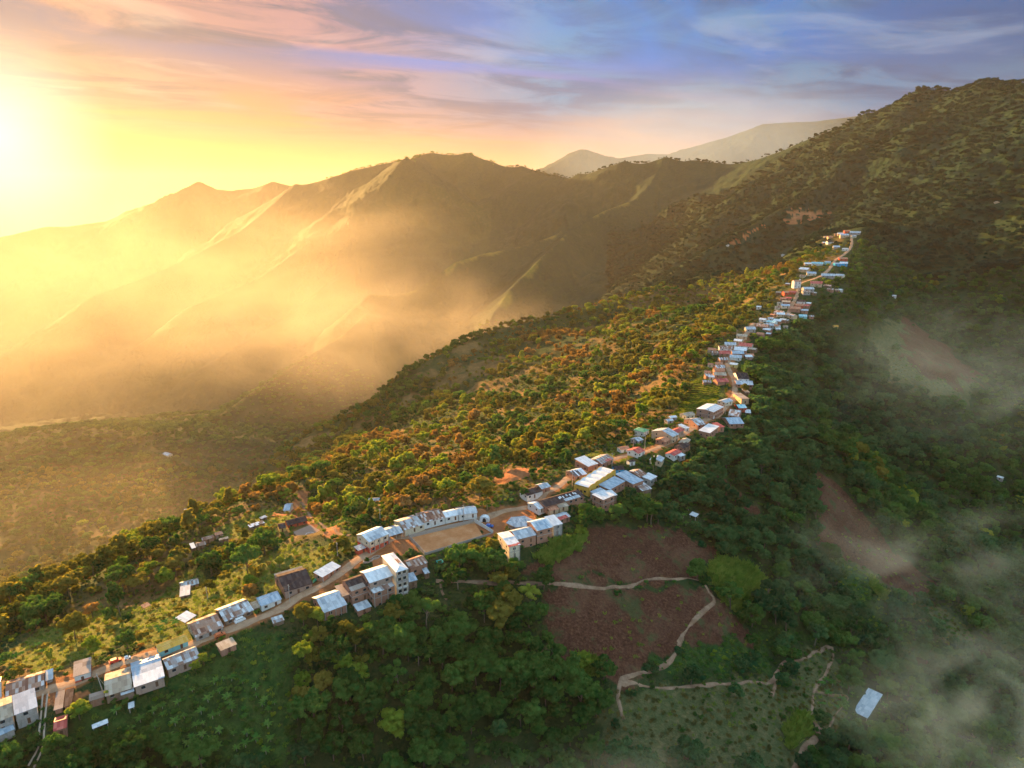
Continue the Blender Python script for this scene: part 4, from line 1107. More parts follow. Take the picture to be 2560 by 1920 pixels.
H_('d', (1602, 88, 1640, 66, 1744, 88, 1700, 118), 4.2, 'h', 'green', 'white', "white house with green hipped roof", "green hipped roof house", gh=1.4)
H_('d', (1780, 98, 1822, 74, 2002, 128, 1960, 166), 5.2, 'g', 'zinc', 'tan', "large tan walled house with grey roof beside the street", "large tan walled house", st=2)
H_('d', (1950, 92, 1995, 68, 2052, 90, 2006, 126), 4.0, 'g', 'red', 'brick', "bright red roof right behind the large tan walled house", "bright red roof by the street")
H_('d', (1800, 176, 1850, 158, 1946, 176, 1888, 208), 3.2, 'g', 'redtile', 'brick', "pinkish roofed house in front of the large tan walled house", "pinkish roofed house")
H_('d', (2012, 52, 2046, 44, 2102, 68, 2082, 86), 3.0, 'm', 'white', 'white', "narrow white roof past the bright red roof")
H_('d', (2010, 212, 2050, 166, 2128, 182, 2090, 222), 3.2, 'g', 'tan', 'brick', "tan roofed house on near side of the street opposite the tan walls")
H_('d', (1985, 240, 2040, 200, 2108, 232, 2062, 272), 3.0, 'g', 'dark', 'brick', "dark gabled house opposite the large tan walled house", "dark gabled house")
H_('d', (1900, 304, 1960, 268, 2042, 290, 1972, 338), 3.4, 'g', 'red', 'white', "red gabled house with white front on the near side of the street", "red gabled house")
H_('d', (2000, 318, 2040, 304, 2070, 320, 2030, 345), 2.8, 'm', 'white', 'block', "pale roof attached right of the red gabled house", name='annex', cat='annex')
H_('d', (1738, 370, 1780, 328, 1884, 350, 1862, 386), 3.0, 'g', 'zinc', 'tan', "pale arched grey roof below the tall dark conifer", "pale roof below the conifer")
# ---- beyond the bend
E_ = dict(far_=False)
H_('e', (1258, 818, 1362, 762, 1492, 802, 1428, 852), 6.0, 'g', 'white', 'brick', "large two-storey brick building with pale blue-white roof at the bend", "large pale blue roofed building", st=2, gh=.8)
H_('e', (1275, 1022, 1372, 955, 1456, 980, 1392, 1046), 4.4, 'm', 'white', 'brick', "broad plain white roof on the near side of the bend", "broad white roof at the bend", gh=.5, deep=1)
H_('e', (1418, 960, 1446, 950, 1508, 982, 1462, 998), 3.6, 'm', 'red', 'brick', "small crimson lean-to behind the broad white roof", None, name='shed', cat='shed')
H_('e', (1112, 862, 1190, 844, 1238, 868, 1160, 892), 3.4, 'g', 'tan', 'cream', "cream hut left of the large pale blue roofed building")
H_('e', (1000, 887, 1058, 878, 1072, 895, 1012, 906), 2.8, 'g', 'white', 'block', "tiny pale hut furthest left among trees at the bend", name='hut', cat='hut')
H_('e', (968, 918, 1020, 905, 1036, 924, 990, 938), 2.8, 'g', 'zinc', 'block', "tiny grey hut just below the tiny pale hut", name='hut', cat='hut')
H_('e', (1178, 915, 1238, 892, 1300, 958, 1262, 982), 3.2, 'g', 'patch', 'brick', "patched zinc and rust roof between trees and street below the bend", "patched roof below the bend")
H_('e', (1575, 818, 1665, 840, 1662, 890, 1555, 880), 3.2, 'g', 'patch', 'brick', "upper patched grey roof of the cluster right of the bend", "upper patched roof of the bend cluster", group="zinc cluster right of the bend")
H_('e', (1515, 900, 1640, 892, 1650, 945, 1550, 972), 3.2, 'g', 'blue', 'brick', "lower blue-grey roof of the cluster right of the bend", "lower roof of the bend cluster", group="zinc cluster right of the bend")
H_('e', (1690, 832, 1755, 833, 1762, 862, 1722, 852), 3.0, 'm', 'white', 'wood', "white awning sticking out right of the bend cluster", name='awning', cat='awning', no_wall=True)
H_('e', (1620, 782, 1690, 776, 1700, 806, 1640, 818), 3.0, 'g', 'turq', 'redw', "small turquoise roof with red wall above the bend cluster")
H_('e', (1468, 742, 1520, 722, 1572, 740, 1530, 776), 3.0, 'g', 'zinc', 'cream', "greenish grey roof on the left above the large pale building")
H_('e', (1650, 678, 1686, 665, 1692, 722, 1640, 736), 4.6, 'f', 'slab', 'tan', "plain tan concrete block house on right of the road", "plain tan block house")
H_('e', (1690, 645, 1725, 640, 1730, 665, 1695, 672), 2.6, 'm', 'tan', 'wood', "rounded brown shed right behind the plain tan block house", name='shed', cat='shed')
H_('e', (1608, 562, 1760, 562, 1785, 602, 1622, 590), 3.2, 'g', 'zinc', 'brick', "long grey roof with brick front, just below the black roof", "long grey roof below the black one")
H_('e', (1608, 490, 1705, 492, 1735, 540, 1625, 545), 3.4, 'g', 'dark', 'white', "broad black roof on right of the road", "broad black roof")
F_ROWS = [  # crop, quad, height, roof, wall, side / look
 ('e', (1425, 540, 1500, 540, 1545, 600, 1440, 600), 3.2, 'red', 'brick', "maroon roofed house left of road opposite the long grey roof", "maroon roof left of the road"),
 ('e', (1388, 512, 1430, 508, 1435, 540, 1392, 545), 3.0, 'white', 'cream', "little white roof at the far left behind the maroon roof", None),
 ('e', (1430, 500, 1520, 502, 1545, 530, 1435, 528), 3.0, 'tan', 'brick', "wide tan roof just above the maroon roof", None),
 ('e', (1425, 472, 1510, 474, 1525, 495, 1432, 492), 3.0, 'redtile', 'brick', "brick red roof second above the maroon roof", None),
 ('e', (1425, 442, 1512, 444, 1520, 465, 1430, 463), 3.0, 'patch', 'brick', "rust patched roof third above the maroon roof", None),
 ('e', (1440, 406, 1500, 408, 1510, 432, 1440, 430), 3.0, 'redtile', 'tan', "pale orange house fourth above the maroon roof", None),
 ('e', (1460, 362, 1530, 360, 1545, 388, 1470, 392), 3.2, 'patch', 'brick', "red and grey house where the road bends left of it", None),
 ('e', (1480, 300, 1560, 290, 1580, 322, 1500, 335), 3.2, 'red', 'brick', "vermilion roof left of the road below the upper straight", "vermilion roof left of the road"),
 ('e', (1480, 262, 1590, 258, 1600, 280, 1485, 285), 3.0, 'rust', 'white', "rusty striped roof just above the vermilion roof", None),
 ('e', (1545, 234, 1640, 235, 1630, 255, 1535, 254), 3.0, 'zinc', 'white', "grey roof second above the vermilion roof", None),
 ('e', (1590, 392, 1642, 388, 1662, 428, 1600, 440), 3.4, 'white', 'yell', "white gabled house with yellow-green front right of the road", "yellow-green fronted house"),
 ('e', (1590, 345, 1650, 335, 1700, 362, 1600, 376), 3.0, 'zinc', 'white', "grey roof above the yellow-green fronted house", None),
 ('e', (1600, 315, 1690, 312, 1710, 335, 1610, 338), 3.0, 'blue', 'brick', "bluish roof second above the yellow-green fronted house", None),
 ('e', (1640, 288, 1720, 280, 1755, 302, 1660, 310), 3.0, 'white', 'brick', "pale roof third above the yellow-green fronted house", None),
 ('e', (1690, 245, 1740, 238, 1812, 262, 1775, 275), 3.2, 'red', 'white', "scarlet and white roof right of road beside big round tree", "scarlet roof right of the road"),
 ('f', (410, 1332, 478, 1312, 502, 1345, 428, 1368), 3.2, 'white', 'tan', "lowest pale house left of the upper street", None),
 ('f', (440, 1290, 520, 1280, 556, 1300, 470, 1315), 3.2, 'tan', 'tan', "tan house just below the grey gable at the street turn", None),
 ('f', (512, 1188, 612, 1184, 622, 1240, 525, 1240), 3.6, 'zinc', 'block', "grey gabled house left of the street turn by the round tree", "grey gable at the street turn"),
 ('f', (658, 1256, 735, 1255, 745, 1300, 665, 1300), 3.2, 'redtile', 'brick', "lowest pinkish house right of the round tree", None),
 ('f', (735, 1216, 800, 1208, 825, 1248, 765, 1255), 3.2, 'white', 'brick', "white roofed house right of the lowest pinkish house", None),
 ('f', (672, 1192, 755, 1178, 800, 1215, 700, 1225), 3.2, 'rust', 'brick', "rust brown roof next to the street above the round tree", None),
 ('f', (715, 1158, 790, 1150, 822, 1188, 745, 1195), 3.2, 'zinc', 'block', "grey roof in the middle of the packed right row", None),
 ('f', (782, 1132, 850, 1122, 885, 1152, 820, 1165), 3.2, 'turq', 'white', "pale green roof in the packed right row", None),
 ('f', (845, 1112, 915, 1106, 935, 1140, 870, 1150), 3.2, 'white', 'brick', "white roof high in the packed right row", None),
 ('f', (915, 1100, 975, 1098, 992, 1125, 935, 1135), 3.2, 'blue', 'brick', "topmost bluish roof of the packed right row", None),
 ('f', (830, 1172, 900, 1166, 915, 1202, 850, 1206), 3.2, 'redtile', 'white', "pale orange roof at outer edge of the packed right row", None),
 ('f', (685, 1104, 750, 1100, 758, 1125, 695, 1130), 3.2, 'white', 'white', "white house standing apart on left above the grey gable", None),
 ('f', (762, 1100, 815, 1098, 820, 1115, 770, 1120), 3.0, 'zinc', 'white', "grey roof right of the white house standing apart", None),
 ('f', (1030, 988, 1130, 978, 1150, 1012, 1040, 1020), 3.2, 'redtile', 'brick', "wide tan-orange roof right of the crossing", "wide tan-orange roof"),
 ('f', (1135, 988, 1210, 990, 1215, 1030, 1150, 1035), 3.2, 'zinc', 'brick', "grey roof right of the wide tan-orange roof", None),
 ('f', (1000, 1050, 1095, 1045, 1105, 1082, 1010, 1085), 3.2, 'patch', 'tan', "tan house with patched roof below the wide tan-orange roof", None),
 ('f', (1112, 1058, 1190, 1054, 1200, 1082, 1120, 1095), 3.2, 'turq', 'turq', "turquoise roofed house at the lower right of the crossing", "turquoise roof at the crossing"),
 ('f', (870, 1018, 950, 1010, 970, 1032, 880, 1040), 3.2, 'rust', 'white', "rusty roof left of the crossing", None),
 ('f', (872, 1048, 948, 1042, 962, 1070, 880, 1072), 3.2, 'white', 'tan', "white roof with tan front just below the rusty roof", None),
 ('f', (1070, 955, 1145, 950, 1158, 980, 1075, 982), 3.2, 'redtile', 'redw', "pale red roof above the wide tan-orange roof", None),
 ('f', (1162, 950, 1230, 952, 1238, 975, 1170, 978), 3.0, 'red', 'brick', "dark maroon roof at the outer right of the upper street", None),
 ('f', (1100, 915, 1168, 902, 1188, 935, 1110, 945), 3.6, 'dark', 'white', "white house with dark gable on the upper street", "dark gable on the upper street"),
 ('f', (918, 950, 1005, 945, 1012, 970, 925, 976), 3.2, 'blue', 'cream', "pale blue roof left of upper street above the crossing", None),
 ('f', (945, 892, 1030, 890, 1036, 928, 955, 928), 3.4, 'tan', 'brick', "brick front with tan roof left of the upper street", None),
 ('f', (905, 866, 968, 862, 975, 886, 915, 890), 3.0, 'redtile', 'brick', "pink roof at outer left of the upper street", None),
 ('f', (975, 850, 1038, 846, 1042, 875, 985, 880), 3.2, 'red', 'brick', "crimson roof beside the upper street on its left", None),
 ('f', (925, 800, 1005, 790, 1012, 825, 935, 830), 3.2, 'redtile', 'redw', "long pinkish red roof below the tall white house", None),
 ('f', (1015, 783, 1080, 780, 1088, 805, 1020, 812), 3.4, 'red', 'redw', "wine red house just below the tall white house", None),
 ('f', (1150, 765, 1250, 745, 1270, 790, 1170, 800), 3.2, 'zinc', 'block', "wide grey roof right of street opposite the tall white house", "wide grey roof on the upper street"),
 ('f', (1140, 802, 1220, 796, 1225, 828, 1150, 832), 3.2, 'rust', 'block', "rust grey roof just below the wide grey roof", None),
 ('f', (1032, 655, 1100, 655, 1115, 745, 1040, 750), 8.2, 'redtile', 'white', "tall white four-storey house with red trim high on the ridge", "tall white house on the ridge"),
 ('f', (1255, 720, 1370, 705, 1382, 742, 1270, 738), 3.4, 'red', 'tan', "orange-red roofed long house right of the tall white house", "orange-red roofed long house"),
 ('f', (1375, 620, 1450, 598, 1518, 612, 1450, 645), 3.2, 'zinc', 'block', "grey roof above the orange-red roofed long house", None),
 ('f', (1210, 590, 1290, 588, 1310, 606, 1220, 610), 3.2, 'blue', 'cream', "lavender grey roof left, above the tall white house", None),
 ('f', (1145, 530, 1230, 520, 1250, 552, 1160, 562), 3.4, 'white', 'tan', "tan house with pale roof on left edge of the upper village", None),
 ('f', (1265, 465, 1375, 455, 1388, 492, 1290, 498), 4.0, 'turq', 'white', "wide white and turquoise building of the upper village", "turquoise building of the upper village"),
 ('f', (1392, 460, 1450, 460, 1455, 482, 1400, 486), 3.4, 'blue', 'turq', "small blue roof right of the wide turquoise building", None),
 ('f', (1490, 480, 1560, 478, 1562, 505, 1495, 508), 3.4, 'blue', 'bluew', "deep blue house, left one of the pair on the rim", None),
 ('f', (1572, 480, 1650, 482, 1655, 508, 1580, 506), 3.4, 'white', 'bluew', "blue and white house, right one of the pair on the rim", None),
 ('f', (1560, 420, 1640, 410, 1650, 432, 1570, 455), 3.2, 'redtile', 'redw', "pink-red roof where the road leaves the upper village", None),
 ('f', (1600, 320, 1660, 322, 1665, 334, 1605, 336), 3.2, 'zinc', 'white', "lone white roof just under the last bend", None),
 ('f', (1490, 292, 1560, 295, 1562, 310, 1495, 306), 3.0, 'zinc', 'block', "grey roof among trees below the hilltop hamlet", None),
 ('f', (1410, 240, 1470, 230, 1480, 256, 1420, 258), 3.4, 'dark', 'white', "dark roofed white house below the orange hilltop house", None),
 ('f', (1418, 176, 1475, 172, 1476, 196, 1428, 200), 3.4, 'redtile', 'tan', "orange house at left end of the hilltop hamlet", None),
 ('f', (1540, 142, 1602, 138, 1602, 162, 1550, 162), 3.4, 'white', 'tan', "pale house behind, left in the hilltop hamlet", None),
 ('f', (1608, 112, 1670, 114, 1666, 136, 1610, 136), 3.4, 'redtile', 'redw', "topmost orange roof of the hilltop hamlet", "topmost house of the hilltop hamlet"),
 ('f', (1570, 162, 1660, 158, 1662, 186, 1580, 188), 3.6, 'zinc', 'tan', "wide orange-tan house at front of the hilltop hamlet", None),
 ('f', (1690, 132, 1790, 125, 1802, 156, 1702, 158), 3.4, 'zinc', 'block', "long grey roof at right end of the hilltop hamlet", None),
 ('f', (1432, 772, 1490, 768, 1500, 798, 1442, 800), 3.0, 'rust', 'brick', "reddish house down the shaded side below the long house", None),
 ('f', (1560, 788, 1585, 788, 1586, 798, 1562, 798), 3.0, 'white', 'white', "speck of a white hut on the shaded slope below the rim", None),
 ('f', (1480, 1185, 1525, 1180, 1532, 1205, 1500, 1210), 3.0, 'yellow', 'yell', "small yellow shed in the dark forest", "small yellow shed"),
 ('f', (640, 962, 690, 958, 695, 975, 650, 980), 3.0, 'white', 'white', "white hut alone in lit bushes left of the village", "white hut in the lit bushes"),
 ('f', (868, 395, 915, 390, 920, 408, 875, 410), 3.0, 'zinc', 'white', "grey hut alone in trees on the left spur", None),
 ('f', (280, 285, 312, 283, 314, 292, 284, 293), 3.0, 'white', 'white', "tiny white hut below the orange scar on the far slope", None),
 ('f', (2145, 855, 2180, 850, 2185, 868, 2150, 870), 3.0, 'white', 'white', "white hut on the right hand spur above the brown slope", None),
 ('p', (2503, 1194, 2511, 1193, 2512, 1199, 2504, 1200), 2.6, 'white', 'block', "white hut alone at the misty right edge", "white hut at the misty right edge"),
 ('p', (2480, 506, 2492, 505, 2493, 509, 2481, 510), 2.6, 'tan', 'tan', "small pale farm roof high on the right mountain spur", None),
 ('p', (408, 1131, 430, 1130, 432, 1139, 410, 1140), 3.2, 'zinc', 'cream', "pale farmhouse on the low hazy hill across the valley", None),
 ('p', (462, 1272, 467, 1271, 468, 1281, 463, 1281), 5.0, 'white', 'white', "small white tower hut deep in the left valley", None),
]
for c, q8, h, rm, wm, lb, sh in F_ROWS:
    big = h > 8
    rmk = {'red': 'g', 'slab': 'f'}.get(rm, 'g')
    house(c, q8, h, rmk, rm, wm, lb, sh, far_=True, st=4 if big else 1, gh=(1.6 if big else None), group=None)

# small outbuildings on the outer side of the upper rows
rq = random.Random(17)
for hi_, (c, q8, h, rm, wm, lb, sh) in enumerate(F_ROWS):
    if c == 'p' or 'alone' in lb or 'hut' in lb or 'shed' in lb or len(lb.split()) > 11 or rq.random() < .38: continue
    pts_ = [cpx(c, q8[2 * i], q8[2 * i + 1]) for i in range(4)]
    xm, ym = sum(p[0] for p in pts_) / 4, sum(p[1] for p in pts_) / 4
    wpx = (max(p[0] for p in pts_) - min(p[0] for p in pts_))
    sdx = min(STREET, key=lambda s_: abs(s_[1] - ym))[0]
    sg = 1 if xm > sdx else -1
    nx, ny = xm + sg * wpx * .95, ym + rq.uniform(-2, 4)
    gx_, gy_, _ = hit(nx, ny)
    if abs(math.hypot(gx_, gy_) - math.hypot(*hit(xm, ym)[:2])) > 60: continue
    ww, hh_ = wpx * .32, wpx * .12
    rm2 = rq.choice(['zinc', 'rust', 'patch', 'white', 'tan', 'redtile'])
    cname = {'zinc': 'grey', 'rust': 'rusty', 'patch': 'patched', 'white': 'white', 'tan': 'tan', 'redtile': 'pinkish'}[rm2]
    house('p', (nx - ww, ny - hh_, nx + ww, ny - hh_, nx + ww, ny + hh_, nx - ww, ny + hh_), 2.6, 'g', rm2, rq.choice(['brick', 'block', 'wood', 'cream']), "small %s annex outside the %s" % (cname, lb), None, name='annex', cat='annex', far_=True)

# ---- zinc shed in the mist at the lower right
H_('p', (2172, 1725, 2206, 1738, 2170, 1798, 2130, 1776), 2.6, 'm', 'blue', 'wood', "long blue-grey tin shed alone in the misty clearing", "blue-grey tin shed in the mist", name='shed', cat='shed', gh=1.0, no_wall=True)

# ---- tower house
def tower():
    q8 = (940, 880, 1050, 850, 1175, 1000, 1062, 1045); h = 11.5
    mx, my, z, L, Wd, rz = footprint('c', q8, h)
    t_ = empty('tower_house', (mx, my, z), rz, "narrow four-storey concrete house with white hipped roof and roof opening", 'house')
    dn = -4.5
    x0, x1, y0, y1 = -L / 2 + .4, L / 2 - .4, -Wd / 2 + .4, Wd / 2 - .4
    MB().box(x0, x1, y0, y1, dn, h).obj('wall', WM['cream'], t_)
    rb = MB(); X0, X1, Y0, Y1 = -L / 2, L / 2, -Wd / 2, Wd / 2
    rl = max(Wd / 2 - L / 2, .5)
    e, zr = h, h + 1.1
    rb.add([(X0, Y0, e), (X1, Y0, e), (X1, Y1, e), (X0, Y1, e), (0, -rl, zr), (0, rl, zr)], [(0, 1, 4), (1, 2, 5, 4), (2, 3, 5), (3, 0, 4, 5)])
    rb.box(X0 + .05, X1 - .05, Y0 + .05, Y1 - .05, e - .12, e - .02)
    ro = rb.obj('roof', RM['white'], t_)
    MB().box(-.2, X1 * .62, -Wd * .20, Wd * .06, e + .45, e + .95).obj('roof_opening', RM['rust'], ro)
    for k in range(-1, 4):
        zb = k * 2.9
        MB().box(x0 - .2, x1 + .25, y0 - .45, y0 + .02, zb - .12, zb + .1).obj('floor_slab', M_CONC, t_)
        pan = WM['white'] if k in (1, -1, 0) else WM['block']
        o_ = MB().box(x0 + .1, x1 - .1, y0 - .06, y0 + .02, zb + .1, zb + 1.1).obj('parapet', pan, t_)
        for i in range(2):
            xc = x0 + (x1 - x0) * (.27 + .46 * i)
            w_ = MB().box(xc - .7, xc + .7, y0 - .05, y0 + .05, zb + 1.15, zb + 2.4).obj('window', M_GLASS, t_)
            MB().box(xc - .8, xc + .8, y0 - .10, y0 - .055, zb + 1.05, zb + 1.16).obj('sill', M_CONC, w_)
        MB().box(x1 - .02, x1 + .04, -1.0, .6, zb + 1.0, zb + 2.2).obj('window', M_GLASS, t_)
    for a in (x0 - .1, (x0 + x1) / 2, x1 + .1):
        MB().box(a - .14, a + .14, y0 - .5, y0 - .22, dn, h - .05).obj('column', M_CONC, t_)
    HOUSES.append((mx, my, L / 2, Wd / 2, rz))
    for dz in (0, 3, 6, 9, 12):
        for a in (-.4, .4):
            p_ = project(mx + math.cos(rz) * a * L + math.sin(rz) * Wd / 2, my + math.sin(rz) * a * L - math.cos(rz) * Wd / 2, z + dz); PROT.append((p_[0], p_[1], p_[2], 3))
    LANDMARKS.append((980, 1450, "narrow four-storey concrete house"))
tower()

# ---- yellow hall with scalloped white roof
def hall():
    q8 = (1060, 592, 1300, 428, 1438, 466, 1182, 628); h = 4.8
    mx, my, z, L, Wd, rz = footprint('d', q8, h)
    t_ = empty('hall', (mx, my, z), rz, "mustard yellow hall with five scalloped white roof bays", 'hall')
    x0, x1, y0, y1 = -L / 2, L / 2, -Wd / 2, Wd / 2
    MB().box(x0, x1, y0, y1, -1.6, h - .5).obj('wall', WM['mustard'], t_)
    nb = 5; nseg = 10; vs, fs = [], []
    N = nb * nseg
    def zed(k):
        u = (k % nseg) / nseg if k < N else 0
        return h + .15 + .55 * math.sin(math.pi * u)
    prof = [(x0 + .25 + (x1 - x0 - .5) * k / N, zed(k)) for k in range(N + 1)]
    for (x, zz_) in prof:
        vs += [(x, y0 + .25, zz_), (x, y1 - .25, zz_), (x, y0 + .25, h - .6), (x, y1 - .25, h - .6)]
    for k in range(N):
        a, b = 4 * k, 4 * (k + 1)
        fs += [(a, b, b + 1, a + 1), (a, a + 2, b + 2, b), (a + 1, b + 1, b + 3, a + 3)]
    MB().add(vs, fs).obj('roof', RM['white'], t_)
    for yy in (y0 - .003, y1 + .003):
        s_ = -1 if yy < 0 else 1
        vs, fs = [], []
        for (x, zz_) in prof: vs += [(x, yy, h - .55), (x, yy, zz_ + .3), (x, yy - s_ * .22, h - .55), (x, yy - s_ * .22, zz_ + .3)]
        for k in range(N):
            a, b = 4 * k, 4 * (k + 1)
            fs += [(a, b, b + 1, a + 1), (a + 2, a + 3, b + 3, b + 2), (a + 1, b + 1, b + 3, a + 3)]
        MB().add(vs, fs).obj('parapet', WM['mustard'], t_)
    for i in range(5):
        xc = x0 + L * (i + .5) / 5
        w_ = MB().box(xc - .8, xc + .8, y0 - .03, y0 + .05, 1.6, 2.7).obj('window', M_GLASS, t_)
        MB().box(xc - .9, xc + .9, y0 - .09, y0 - .035, 1.48, 1.6).obj('sill', M_CONC, w_)
    for yc in (-Wd / 4, Wd / 4):
        MB().box(x0 - .03, x0 + .05, yc - .7, yc + .7, 1.5, 2.7).obj('window', M_GLASS, t_)
    MB().box(x0 - .05, x0 + .05, -.7, .7, 0, 2.4).obj('door', M_DOOR, t_)
    HOUSES.append((mx, my, L / 2, Wd / 2, rz))
    for a in (-.45, -.2, .05, .3, .45):
        for b in (-.5, 0, .5):
            p_ = project(mx + math.cos(rz) * a * L - math.sin(rz) * b * Wd, my + math.sin(rz) * a * L + math.cos(rz) * b * Wd, z + h * .6); PROT.append((p_[0], p_[1], p_[2], 3))
    LANDMARKS.append((1480, 1200, "mustard yellow hall"))
hall()

# ---- six sided kiosk
def kiosk():
    x, y, z = at_z(1301, 1302, -156.2)
    z = float(ground(x, y)); r = 7.4
    t_ = empty('kiosk', (x, y, z), R(12), "grey six-sided pavilion roof on low walls between street and pitch", 'pavilion')
    pts = [(r * math.cos(math.pi / 3 * i), r * .92 * math.sin(math.pi / 3 * i)) for i in range(6)]
    rb = MB()
    vs = [(a, b, 2.9) for a, b in pts] + [(0, 0, 5.0)] + [(a, b, 2.78) for a, b in pts]
    rb.add(vs, [(i, (i + 1) % 6, 6) for i in range(6)] + [(i, 7 + i, 7 + (i + 1) % 6, (i + 1) % 6) for i in range(6)] + [(12, 11, 10, 9, 8, 7)])
    ro = rb.obj('roof', RM['zinc'], t_)
    for i in range(6):
        a, b = pts[i]
        MB().tube([(a, b, 2.95), (0, 0, 5.06)], .1, None, 5).obj('ridge_cap', RM['white'], ro)
        MB().tube([(a * .84, b * .84, -.4), (a * .84, b * .84, 3.0)], .14).obj('column', M_CONC, t_)
    MB().tube([(0, 0, 4.9), (0, 0, 5.5)], .35, .1, 8).obj('finial', RM['white'], ro)
    MB().prism([(a * .82, b * .82) for a, b in pts], -.6, 1.1).obj('low_wall', WM['block'], t_)
    HOUSES.append((x, y, r, r, 0))
    for a, b in pts + [(0, 0)]:
        p_ = project(x + a, y + b, z + 2); PROT.append((p_[0], p_[1], p_[2], 3))
    LANDMARKS.append((1300, 1290, "six-sided pavilion"))
kiosk()

# ---- skylights on the long dark hall
for o in COL.objects:
    if o.get('label', '').startswith("very long hall"):
        L = 22.0
        rf = [c_ for c_ in o.children if c_.name.startswith('roof')][0]
        bb = [Vector(b) for b in rf.bound_box]
        xa, xb = min(b.x for b in bb), max(b.x for b in bb); ya, yb = min(b.y for b in bb), max(b.y for b in bb); za, zb = min(b.z for b in bb), max(b.z for b in bb)
        for i, fx in enumerate((.42, .46, .52, .62, .70, .80, .84)):
            yr = ya + (yb - ya) * .62; f0, f1 = (.48, .78) if i % 2 == 0 else (.58, .86)
            xx = xa + (xb - xa) * fx; e1 = za + .09
            p0 = (ya + (yr - ya) * f0, e1 + (zb - e1) * f0 + .05); p1 = (ya + (yr - ya) * f1, e1 + (zb - e1) * f1 + .05)
            MB().slab([(xx, p0[0], p0[1]), (xx + .8, p0[0], p0[1]), (xx + .8, p1[0], p1[1]), (xx, p1[0], p1[1])], .03).obj('skylight', RM['white'], rf)

# ---- dirt pitch, court and their walls
def flat_sheet(name, poly, z, mat, lab=None, cat=None):
    n = len(poly); cx0 = sum(p[0] for p in poly) / n; cy0 = sum(p[1] for p in poly) / n
    m = MB().prism([(p[0] - cx0, p[1] - cy0) for p in poly], -.3, 0)
    o = link(name, m.mesh(name, mat), None, (cx0, cy0, z))
    return o
o = flat_sheet('pitch_ground', pitch_w, -160.2 + .15, M_FIELD); tag(o, kind='structure')
o = flat_sheet('court_ground', court_w, COURT_Z + .15, M_DIRT); tag(o, kind='structure')
cxm = sum(p[0] for p in court_w) / 4; cym = sum(p[1] for p in court_w) / 4
ring = MB()
N = 28
for k in range(N):
    a0, a1 = 2 * math.pi * k / N, 2 * math.pi * (k + 1) / N
    ring.add([(2.0 * math.cos(a0), 2.0 * math.sin(a0), 0), (2.25 * math.cos(a0), 2.25 * math.sin(a0), 0), (2.25 * math.cos(a1), 2.25 * math.sin(a1), 0), (2.0 * math.cos(a1), 2.0 * math.sin(a1), 0)], [(0, 1, 2, 3)])
tag(link('painted_circle', ring.mesh('painted_circle', M_WHITE), None, (cxm, cym, COURT_Z + .158)), kind='structure')
def wall_between(a, b, h, mat, label, name='low_wall', cat='wall', th=.22):
    d = Vector((b[0] - a[0], b[1] - a[1])); L = d.length; rz = math.atan2(d.y, d.x)
    za, zb = float(ground(*a)), float(ground(*b)); z = min(za, zb)
    t_ = empty(name, ((a[0] + b[0]) / 2, (a[1] + b[1]) / 2, z), rz, label, cat)
    MB().box(-L / 2, L / 2, -th / 2, th / 2, -1.2, h + abs(za - zb)).obj('panel', mat, t_)
    n = max(2, int(L / 3))
    pm = MB()
    for i in range(n + 1):
        x_ = -L / 2 + L * i / n
        pm.box(x_ - .15, x_ + .15, -th / 2 - .06, th / 2 + .06, -1.2, h + abs(za - zb) + .12)
    q_ = pm.obj('piers', mat, t_)
    for i in range(6):
        f = i / 5; x_, y_ = a[0] + (b[0] - a[0]) * f, a[1] + (b[1] - a[1]) * f
        p_ = project(x_, y_, z + .5); PROT.append((p_[0], p_[1], p_[2], 2))
wall_between(pitch_w[0], pitch_w[3], 1.3, WM['block'], "grey wall across the left end of the dirt pitch")
wall_between(pitch_w[3], pitch_w[2], .5, M_CONC, "long low curb wall along the near side of the dirt pitch")
wall_between(pitch_w[1], pitch_w[2], 1.0, WM['white'], "whitewashed wall at the right end of the dirt pitch")
wall_between(pitch_w[0], pitch_w[1], .5, M_CONC, "low curb wall between the street and the dirt pitch")
for k_ in range(1, 6):
    f = k_ / 6
    x_, y_ = pitch_w[0][0] + (pitch_w[1][0] - pitch_w[0][0]) * f, pitch_w[0][1] + (pitch_w[1][1] - pitch_w[0][1]) * f
# planters in the little square
def planter(px, py, rx, ry, label):
    x, y, z = at_z(px, py, -160.5); z = float(ground(x, y))
    t_ = empty('planter', (x, y, z), R(35), label, 'planter')
    vs, fs = [], []; N = 20
    for k in range(N):
        a = 2 * math.pi * k / N
        for rr, zz_ in ((1.0, -.4), (1.0, .6), (.88, .6), (.88, -.4)):
            vs.append((rx * rr * math.cos(a), ry * rr * math.sin(a), zz_))
    for k in range(N):
        a, b = 4 * k, 4 * ((k + 1) % N)
        fs += [(a, b, b + 1, a + 1), (a + 1, b + 1, b + 2, a + 2), (a + 2, b + 2, b + 3, a + 3)]
    MB().add(vs, fs).obj('rim', M_CONC, t_)
    MB().prism([(rx * .88 * math.cos(2 * math.pi * k / N), ry * .88 * math.sin(2 * math.pi * k / N)) for k in range(N)], -.3, .35).obj('soil', M_PATH, t_)
planter(921, 1406, 2.6, 1.3, "left oval stone planter in the small square")
planter(940, 1399, 2.0, 1.2, "right oval stone planter in the small square")

